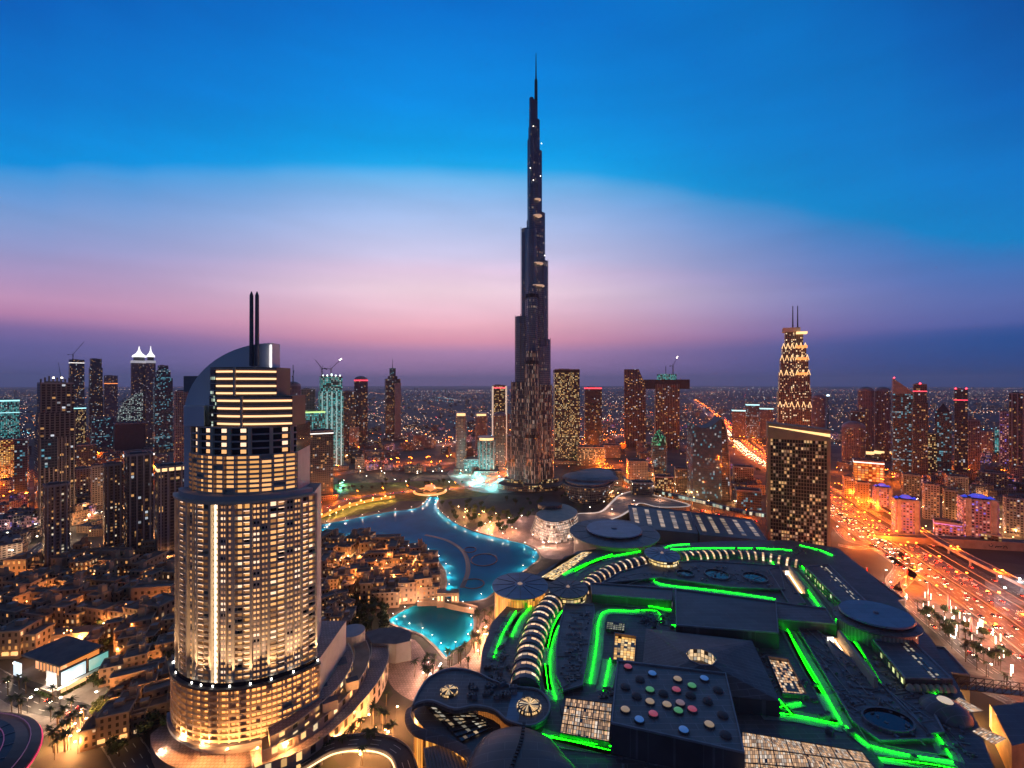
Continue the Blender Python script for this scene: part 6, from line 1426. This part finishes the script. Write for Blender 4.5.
b.build("wall",mat("ochre_wall",(.5,.36,.10),.7),cwl,True)
for q,a in along(P,22,4):
    b=MB(); b.box(q.x,q.y,5,1.6,1.6,1.6); b.build("wall_lamp",emit("crescent_lamp",(1,.62,.15),8,True),cwl,True)
# ================================================================== trees, palms
def palm_proto():
    t=thing("palm_tree","date palm with drooping fronds on the lit promenade","palm",(0,0,0)); b=MB(); b.tube([(0,0,0),(.15,.05,3),(.1,.1,6.2),(.25,.1,9)],.24,0,6); b.build("trunk",m_trunk,t)
    b=MB(); r=random.Random(2)
    for k in range(16):
        a=k*2.4; el=r.uniform(-.1,.9); L=r.uniform(2.8,3.8); p=Vector((.25,.1,9)); d=Vector((math.cos(a)*math.cos(el),math.sin(a)*math.cos(el),math.sin(el))); n_=Vector((-d.y,d.x,0)).normalized()
        for j in range(4):
            w=.55*(1-j*.2); q=p+d*(L/4); b.face([p-n_*w,q-n_*w*.8,q,p],0); b.face([p,q,q+n_*w*.8,p+n_*w],0); p=q; d=(d+Vector((0,0,-.34))).normalized()
    b.build("crown",m_leaf2,t); return t
def tree_proto(name,seed,h,w,label):
    t=thing(name,label,"tree",(0,0,0)); r=random.Random(seed); b=MB(); b.beam((0,0,0),(.2,.1,h*.5),.32,0,6,.16)
    for k in range(5): a=k*1.3; b.beam((.2,.1,h*.4),(math.cos(a)*w*.3,math.sin(a)*w*.3,h*.72),.14,0,4,.05)
    b.build("trunk",m_trunk,t); b=MB()
    cl=[(math.cos(k*2.4)*w*.34*r.uniform(.3,1),math.sin(k*2.4)*w*.34*r.uniform(.3,1),h*r.uniform(.5,.95),w*r.uniform(.16,.3)) for k in range(9)]
    for x,y,z,s in cl:
        for _ in range(38):
            v=Vector((r.gauss(0,1),r.gauss(0,1),r.gauss(0,.8))).normalized()*s*r.uniform(.55,1.05)
            p=Vector((x,y,z))+v; a=Vector((r.gauss(0,1),r.gauss(0,1),r.gauss(0,1))).normalized()*.42; c=v.cross(a).normalized()*.42
            b.face([p-a-c,p+a-c*.6,p+a*.7+c,p-a*.6+c],0)
    b.build("crown",m_leaf,t); return t
PALM=palm_proto(); TR=[tree_proto("broadleaf_tree",4,8,7,"leafy broad crowned tree in the dark gardens"),tree_proto("broadleaf_tree",9,6,6.5,"small dense round tree in the dark gardens")]
first={}
def plant(pr,loc,sc,rz,group):
    if pr.name not in first: first[pr.name]=1; pr.location=loc; pr.rotation_euler=(0,0,rz); pr.scale=(sc,sc,sc); pr["group"]=group; return
    dup(pr,loc,rz,None,sc,group)
rt=random.Random(33)
def scatter_poly(poly,n,fn):
    xs=[p[0] for p in poly]; ys=[p[1] for p in poly]; k=0; g=0
    while k<n and g<n*40:
        g+=1; x,y=rt.uniform(min(xs),max(xs)),rt.uniform(min(ys),max(ys))
        if inside((x,y),poly): fn(x,y); k+=1
gt="trees in the dark gardens"; gp="date palms along the promenades"
tree=lambda x,y: plant(TR[rt.randrange(2)],G(x,y),rt.uniform(.8,1.5),rt.uniform(0,6),gt)
palm=lambda x,y: plant(PALM,G(x,y),rt.uniform(.85,1.25),rt.uniform(0,6),gp)
for poly,n in (([(345,602),(385,605),(388,640),(360,640),(335,635)],34),([(440,505),(470,500),(520,522),(505,536),(470,526),(446,515)],44),([(500,500),(545,498),(555,510),(525,520)],18),([(85,690),(120,650),(175,640),(178,735),(120,760),(95,740)],40),([(330,484),(400,482),(480,482),(480,487),(335,492)],24),
               ([(60,575),(170,560),(172,700),(0,640),(0,600)],36),([(640,470),(760,470),(765,500),(660,492)],26),([(880,470),(1020,468),(1020,500),(900,500)],34),([(900,600),(930,625),(1000,670),(1010,650),(930,600)],14),([(545,488),(575,480),(585,492),(560,500)],12),([(250,745),(330,745),(330,766),(230,766)],10)): scatter_poly(poly,n,tree)
for poly,n in (([(40,718),(85,712),(100,768),(50,775)],20),([(400,640),(440,668),(475,655),(490,618),(498,640),(470,672),(430,690),(400,665)],26),([(900,600),(925,612),(1010,670),(1020,700),(960,660)],26),([(360,618),(385,608),(392,622),(368,634)],10),([(0,690),(40,680),(60,700),(10,725)],8),([(340,755),(390,700),(400,690),(400,735),(360,770)],16),([(485,605),(500,612),(470,665),(462,655)],12)): scatter_poly(poly,n,palm)
# ================================================================== lamps
def lamp_proto(name,label,em,col,h,arm,watts,head=.55):
    t=thing(name,label,"street lamp",(0,0,0)); b=MB(); b.beam((0,0,0),(0,0,h),.14,0,6,.08); b.beam((0,0,h),(arm,0,h+.3),.08,0) if arm else None
    if arm>3: b.beam((0,0,h),(-arm,0,h+.3),.08,0)
    pole=b.build("pole",m_metal,t)
    for s in((1,-1) if arm>3 else (1,)):
        b=MB(); b.lathe(s*arm,0,[(.05,h-.35),(head,h-.1),(head*.9,h+.25),(.05,h+.45)],8,0); b.build("lamp_head",em,pole)
    ld=bpy.data.lights.new(name+"_light",'POINT'); ld.energy=watts; ld.color=col; ld.shadow_soft_size=.4; lo=bpy.data.objects.new("lamp_light",ld); link(lo); lo.parent=t; lo.location=(arm*.5 if arm<=3 else 0,0,h-1.0); return t
K=LAMP_K
LP={'sod':lamp_proto("highway_lamp","tall twin armed sodium lamp along the orange lit highway",e_sod,SODIUM,15,4,36000*K,1.0),
    'warm':lamp_proto("street_lamp","warm street lamp beside the town and waterfront paths",e_warm,(1,.42,.13),7,1.2,9500*K,.6),
    'white':lamp_proto("road_lamp","white street lamp beside the wide roads",e_white,(1,.66,.40),9,1.5,4500*K,.75),
    'teal':lamp_proto("garden_lamp","teal garden lamp around the lakeside trio of towers",e_teal,(.2,.95,.95),6,0,22000*K,1.4),
    'pinkw':lamp_proto("promenade_lamp","pinkish white lamp on the fountain promenade",e_white,(1,.58,.40),7,0,4800*K,.55),
    'column':None,'lantern':lamp_proto("added_roof_lamp","amber lamp added over the sandstone roofs for warm glow",emit("added_lamp_glow",(1,.40,.10),16,False),(1,.36,.09),3,0,3600*K,.4),  # made-up roof lamps that give the sandstone houses an orange glow
    'cool':lamp_proto("yard_floodlight","cool white floodlight over the works yard by the highway",emit("yard_flood",(.9,.95,1),60,False),(.85,.93,1),12,0,3000*K,.8)}
GRP={'lantern':"amber lamps added over the roofs",'column':"glowing light poles of the palm strip",'sod':"sodium lamps along the highway",'warm':"warm street lamps of the town",'white':"white street lamps of the roads",'teal':"teal garden lamps",'pinkw':"promenade lamps",'cool':"yard floodlights"}
def column_proto():
    t=thing("light_pole","tall glowing white light pole in the palm strip by the highway","light column",(0,0,0)); b=MB(); b.cyl(0,0,0,1.2,.3,.3,8,0); b.build("base",m_metal,t); b=MB(); b.cyl(0,0,1.2,6.6,.32,.32,8,0); b.build("glow_tube",emit("column_glow",(1,.78,.62),2.6,False),t); ld=bpy.data.lights.new("column_light",'POINT'); ld.energy=2200; ld.color=(1,.7,.5); ld.shadow_soft_size=.5; lo=bpy.data.objects.new("lamp_light",ld); link(lo); lo.parent=t; lo.location=(0,0,7.2); return t
LP['column']=column_proto()
def lamp(k,loc,rz=0,sc=1):
    pr=LP[k]
    if k not in first: first[k]=1; pr.location=loc; pr.rotation_euler=(0,0,rz); pr["group"]=GRP[k]; pr.scale=(sc,)*3; return pr
    return dup(pr,loc,rz,None,sc,GRP[k])
for q,a in along(HWp,44,20):
    if q.y<5200 and (q.y<1500 or rt.random()<.45): lamp('sod',Vector((q.x,q.y,0))+Vector((-math.sin(a),math.cos(a),0))*6.5,a+1.57,1 if q.y<1500 else 1.5)
for off in(40,-38):
    o=offs(HWp,off); 
    for q,a in along([Vector((x,y,0)) for x,y in o],70,35):
        if q.y<1600: lamp('sod',q,a+1.57,.8)
def line(k,path,step,off=6,sc=1):
    o=offs(path,off)
    for q,a in along([Vector((x,y,0)) for x,y in o],step,step*.4): lamp(k,q,a-1.57,sc)
line('white',roads['ring'],34,7); line('sod',roads['loop'],40,5,.6); line('sod',roads['loop2'],40,5,.6)
line('warm',roads['blvd'],26,9,1.6); line('white',roads['bill'],44,9); line('sod',roads['far1'],90,14,1.1); line('sod',roads['far2'],160,14,1.4); line('sod',roads['far3'],110,12,1.1); line('sod',roads['far4'],70,9,.8)
line('sod',roads['burj'],55,8,.75); line('sod',roads['park'],45,8,.65)
for P,k,st,of in ((LAKE,'pinkw',26,-5),(POOL,'pinkw',14,-4)):
    line(k,[Vector((p.x,p.y,0)) for p in P]+[P[0]],st,of,.6)
def scl(k,poly,n,sc=1): scatter_poly(poly,n,lambda x,y: lamp(k,G(x,y),rt.uniform(0,6),sc))
scl('warm',[(10,572),(176,565),(176,640),(100,650),(0,640)],26); scl('warm',[(105,660),(178,650),(178,735),(110,750)],14)
scl('warm',[(326,556),(420,560),(432,590),(360,595)],22,.9); scl('warm',[(325,590),(345,595),(345,632),(325,630)],8)
scl('pinkw',[(470,532),(540,548),(575,553),(590,532),(560,512),(505,518)],40); scl('warm',[(445,508),(510,520),(520,535),(470,528)],14)
scl('teal',[(448,470),(522,468),(522,488),(470,490)],20); scl('teal',[(325,478),(352,480),(350,492),(325,494)],4,.8)
scl('pinkw',[(395,650),(440,672),(470,655),(495,618),(500,640),(470,690),(420,695)],12); scl('warm',[(478,640),(495,612),(502,625),(475,672)],7); lamp('warm',G(978,742)); lamp('warm',G(968,720)); scl('white',[(0,688),(60,675),(90,705),(20,730)],4)
scl('column',[(900,597),(935,625),(1000,668),(1024,690),(1000,640),(940,600)],40,1); scl('cool',[(985,582),(1040,585),(1035,605),(1000,602)],7)
scl('sod',[(588,452),(622,460),(622,482),(596,480)],18,.6); scl('warm',[(560,470),(610,476),(620,500),(575,486)],18,1.1); scl('warm',[(620,475),(690,478),(760,500),(760,515),(690,502)],26,1.1)
scl('warm',[(70,500),(180,520),(178,548),(70,552)],22,1.1); scl('sod',[(70,470),(180,470),(180,500),(70,500)],7,.9); scl('white',[(66,516),(98,514),(98,540),(66,542)],8)
scl('sod',[(836,470),(870,480),(900,530),(836,505)],10,.7); scl('warm',[(880,500),(1020,500),(1020,545),(930,545)],26); scl('sod',[(850,440),(1020,440),(1020,490),(880,490)],16,.9)
scl('sod',[(500,440),(760,430),(760,460),(560,470)],12,1.1); scl('white',[(330,476),(470,472),(480,486),(340,492)],16,1.2); scl('warm',[(340,750),(400,700),(402,740),(360,768)],8); scl('warm',[(45,715),(85,712),(100,768),(55,768)],10)
scatter_poly([(326,552),(420,558),(430,590),(350,594)],22,lambda x,y: lamp('lantern',G(x,y,15))); scatter_poly([(8,578),(174,572),(174,640),(4,640)],14,lambda x,y: lamp('lantern',G(x,y,14)))  # added lamps at roof height over souk and town
line('warm',smoothp([G(a,b_) for a,b_ in((322,521),(345,511),(368,504),(396,499))],6),16,-7,1)
for q in ((200,757),(225,763),(255,762),(285,757),(180,748)): lamp('warm',G(*q,10),0,1)
for q in ((590,512),(604,506),(622,498),(640,494),(660,500),(634,505),(612,514)): lamp('pinkw',G(*q,12),0,1)
scl('white',[(0,520),(40,512),(40,558),(0,572)],9,1.2); scl('sod',[(0,484),(40,478),(40,500),(0,506)],7); scl('warm',[(335,440),(505,432),(505,472),(335,476)],16,1.6)
scl('sod',[(335,438),(505,428),(505,470),(335,474)],16,1.2); scl('sod',[(395,462),(445,458),(445,472),(395,474)],5,.9); scl('sod',[(82,440),(112,436),(110,470),(84,480)],6,1.0); scl('white',[(600,478),(640,470),(660,490),(620,495)],6)
# ================================================================== cars
m_cglass=m_glassdk
def car_proto(name,label,col,toward):
    t=MB(); L,W_=4.5,1.85
    prof=[(-2.2,.35),(-2.25,.75),(-1.9,.95),(-1.2,1.42),(.5,1.45),(1.1,1.0),(2.1,.85),(2.25,.6),(2.2,.35)]
    for(x0,z0),(x1,z1) in zip(prof,prof[1:]): t.face([(x0,-W_/2,z0),(x1,-W_/2,z1),(x1,W_/2,z1),(x0,W_/2,z0)],1 if (z0>.9 and z1>.9 and abs(z1-z0)>.2) else 0)
    t.face([(x,-W_/2,z) for x,z in prof],0); t.face([(x,W_/2,z) for x,z in prof[::-1]],0)
    for x in(-1.4,1.4):
        for s in(-1,1): t.box(x,s*.82,0,.66,.22,.66,0,1)
    for s in(-.6,.6): t.box(2.26,s,.55,.16,.5,.26,0,2); t.box(-2.26,s,.65,.16,.5,.26,0,3)
    return t.build(name,[mat("car_paint_"+name+str(col[0]),col,.25),m_cglass,emit("headlight"+str(col[0]),(1,.80,.58),13,False),emit("tail_light"+str(col[0]),(1,.03,.01),40,False)],label=label,cat="car")
CARS=[car_proto("car","white saloon car driving in the highway traffic",(.7,.7,.7),1),car_proto("car","dark saloon car driving in the highway traffic",(.03,.03,.035),1),car_proto("car","red saloon car driving in the highway traffic",(.35,.02,.02),1)]
cu=set()
def car(loc,rz):
    p=rt.choice(CARS)
    if p.name not in cu: cu.add(p.name); p.location=loc; p.rotation_euler=(0,0,rz); p["group"]="cars in the highway traffic"; return
    c=p.copy(); link(c); c.location=loc; c.rotation_euler=(0,0,rz); c["group"]="cars in the highway traffic"
slots=[]
for off,dr in ((26.5,-1),(23,-1),(19.5,-1),(15.5,-1),(12,-1),(1,1),(-2.5,1),(-6,1),(-9.5,1),(-13,1),(37,-1),(33.5,-1),(-35,1)):
    o=[Vector((x,y,.05)) for x,y in offs(HWp,off)]
    for q,a in along(o,17 if abs(off)<30 else 34,rt.uniform(0,17)):
        if 300<q.y<2600 and rt.random()<.72: slots.append((q+Vector((math.cos(a),math.sin(a),0))*rt.uniform(-4,4),a if dr>0 else a+math.pi))
slots.sort(key=lambda s_:s_[0].y)
for q,a in slots[:230]: car(q,a)
ft=MB()                                   # the far end of the same traffic, beyond the nearest cars
for q,a in slots[230:]:
    ft.box(q.x,q.y,.35,4.4,1.8,1.0,a,0)
    for s_,m_ in((1,1),(-1,2)): ft.box(q.x+math.cos(a)*2.3*s_,q.y+math.sin(a)*2.3*s_,.5,.2,1.6,.5,a,m_)
ft.build("far_traffic",[m_metal,emit("far_headlight",(1,.72,.42),18,False),emit("far_tail_light",(1,.05,.01),30,False)],kind='stuff')
for nm in('ring','loop2','bill','blvd','burj','park'):
    for off,dr in((2.5,1),(-2.5,-1)):
        for q,a in along([Vector((x,y,.06)) for x,y in offs(roads[nm],off)],26,rt.uniform(0,20)):
            if rt.random()<.4: car(q,a if dr>0 else a+math.pi)
# flags by the mall road
def flag(i,px,py):
    q=G(px,py); t=thing("banner_flag","tall red banner on a pole in the palm strip by the highway","banner",q,.3,"red banners in the palm strip"); b=MB(); b.beam((0,0,0),(0,0,15),.16,0,6); b.build("pole",m_white,t)
    b=MB(); b.box(1.4,0,3,2.4,.12,11.5); b.build("banner",m_red,t)
for i,(px,py) in enumerate(((948,612),(928,600),(970,636),(906,585),(866,582),(882,598))): flag(i,px,py)
# ================================================================== low blocks between the towers, far city
LB=[]
for k in range(6):
    b=MB(); r=random.Random(k); w,d,h=r.uniform(18,34),r.uniform(16,24),r.uniform(9,24); b.box(0,0,0,w,d,h,0,0,1); b.box(w*.3,0,h,w*.25,d*.5,r.uniform(3,9),0,0,1); b.box(-w*.2,d*.1,h,4,3,2.4,0,1,1); b.box(-w*.05,-d*.2,h,2.4,2.4,1.6,0,1,1)
    LB.append(b.build("low_rise_block",[[f_flat,f_grid,f_purp,f_town,f_pinkhot,f_dark][k],m_dconc],label="low flat roofed block with lit windows between the towers",cat="building",group="low blocks between the towers"))
zones=[([(0,502),(38,500),(34,552),(0,566)],13),([(68,506),(112,506),(112,546),(68,550)],9),([(335,436),(505,430),(505,470),(335,474)],22),([(0,440),(30,440),(60,500),(0,520)],14),([(60,445),(180,440),(180,480),(70,510)],34),([(340,430),(500,425),(500,455),(345,462)],34),([(330,462),(500,462),(480,472),(335,474)],12),([(590,425),(690,420),(690,462),(610,458)],34),([(620,462),(770,455),(770,500),(690,495),(640,480)],30),([(830,430),(1024,425),(1024,478),(850,480)],50),([(900,478),(1024,478),(1024,505),(930,500)],30)]
lu=set()
def lowb(x,y):
    p=rt.choice(LB); loc=G(x,y); rz=rt.uniform(-.5,.8)
    dmin=min(abs((loc.x-q.x)*math.cos(.35)-(loc.y-q.y)*math.sin(.35)) if abs(loc.y-q.y)<400 else 1e9 for q in HWp)
    if dmin<75: return
    if p.name not in lu: lu.add(p.name); p.location=loc; p.rotation_euler=(0,0,rz); return
    c=p.copy(); link(c); c.location=loc; c.rotation_euler=(0,0,rz); c.scale=(rt.uniform(.7,1.3),rt.uniform(.7,1.2),rt.uniform(.6,1.3))
for poly,n in zones: scatter_poly(poly,n,lowb)
fc=MB(); fl=MB(); r=random.Random(77)
for _ in range(7500):
    y=384+3.0*(1/ (1-r.random()*.955))**1.02; 
    if y>446: continue
    x=r.uniform(-120,1144); p=G(x,y)
    if p.y>15400 and 250<x<560: continue
    w,d,h=r.uniform(14,40),r.uniform(14,30),r.choice((7,9,12,15,22))*r.uniform(.7,1.2)*(1 if r.random()<.97 else 4); fc.box(p.x,p.y,0,w,d,h,r.uniform(0,1.5),r.randrange(3),3,False)
fc.build("far_city",[f_flat,f_grid,f_town,m_dconc],kind='stuff')
def farlamp(p,k,sz=1):
    if p.y<700 or p.y>26000 or abs(p.x)>1.5*p.y: return
    if p.y>15400 and -9000<p.x<1500: return
    s=(.55+p.y*.00020)*r.uniform(.5,1.25)*sz; fl.cyl(p.x,p.y,7,7+2*s,s,s*.6,4,k)
for _ in range(420):                     # lit streets: rows of lamps of one colour
    y=384+3.2+60*r.random()**2.1; p=G(r.uniform(-60,1084),y); a=r.choice((.42,1.98))+r.gauss(0,.06); k=r.choices((0,1,2,3),(4,4,3,.4))[0]; n=r.randint(5,26); st=r.uniform(35,70)*(1+p.y/4000)
    for j in range(n): farlamp(p+Vector((math.cos(a),math.sin(a),0))*st*(j-n/2)+Vector((r.gauss(0,3),r.gauss(0,3),0)),k)
for _ in range(230):                     # bright districts
    y=384+4+52*r.random()**1.7; p=G(r.uniform(-60,1084),y); R_=p.y*r.uniform(.01,.045); k0=r.choices((0,1,2,3),(4,4,3,.8))[0]
    for j in range(r.randint(6,22)): farlamp(p+Vector((r.gauss(0,R_),r.gauss(0,R_*1.5),0)),k0 if r.random()<.7 else r.choice((0,1,2,4)),r.uniform(.6,1.4))
fl.build("far_city_lights",[emit("far_sodium",(1,.30,.06),5,False),emit("far_warm",(1,.55,.26),5,False),emit("far_white",(1,.85,.72),5,False),emit("far_teal",(.3,.8,1),4,False),emit("far_red",(1,.08,.08),7,False)],kind='stuff')
isl=MB(); 
for x,y,w in((-2000,15900,1500),(-4300,16200,900),(-1000,18500,1200)): isl.cyl(x,y,0,14,w*.5,w*.4,14,0,e=.3)
isl.build("sandbank_hills",m_dconc,kind='structure')
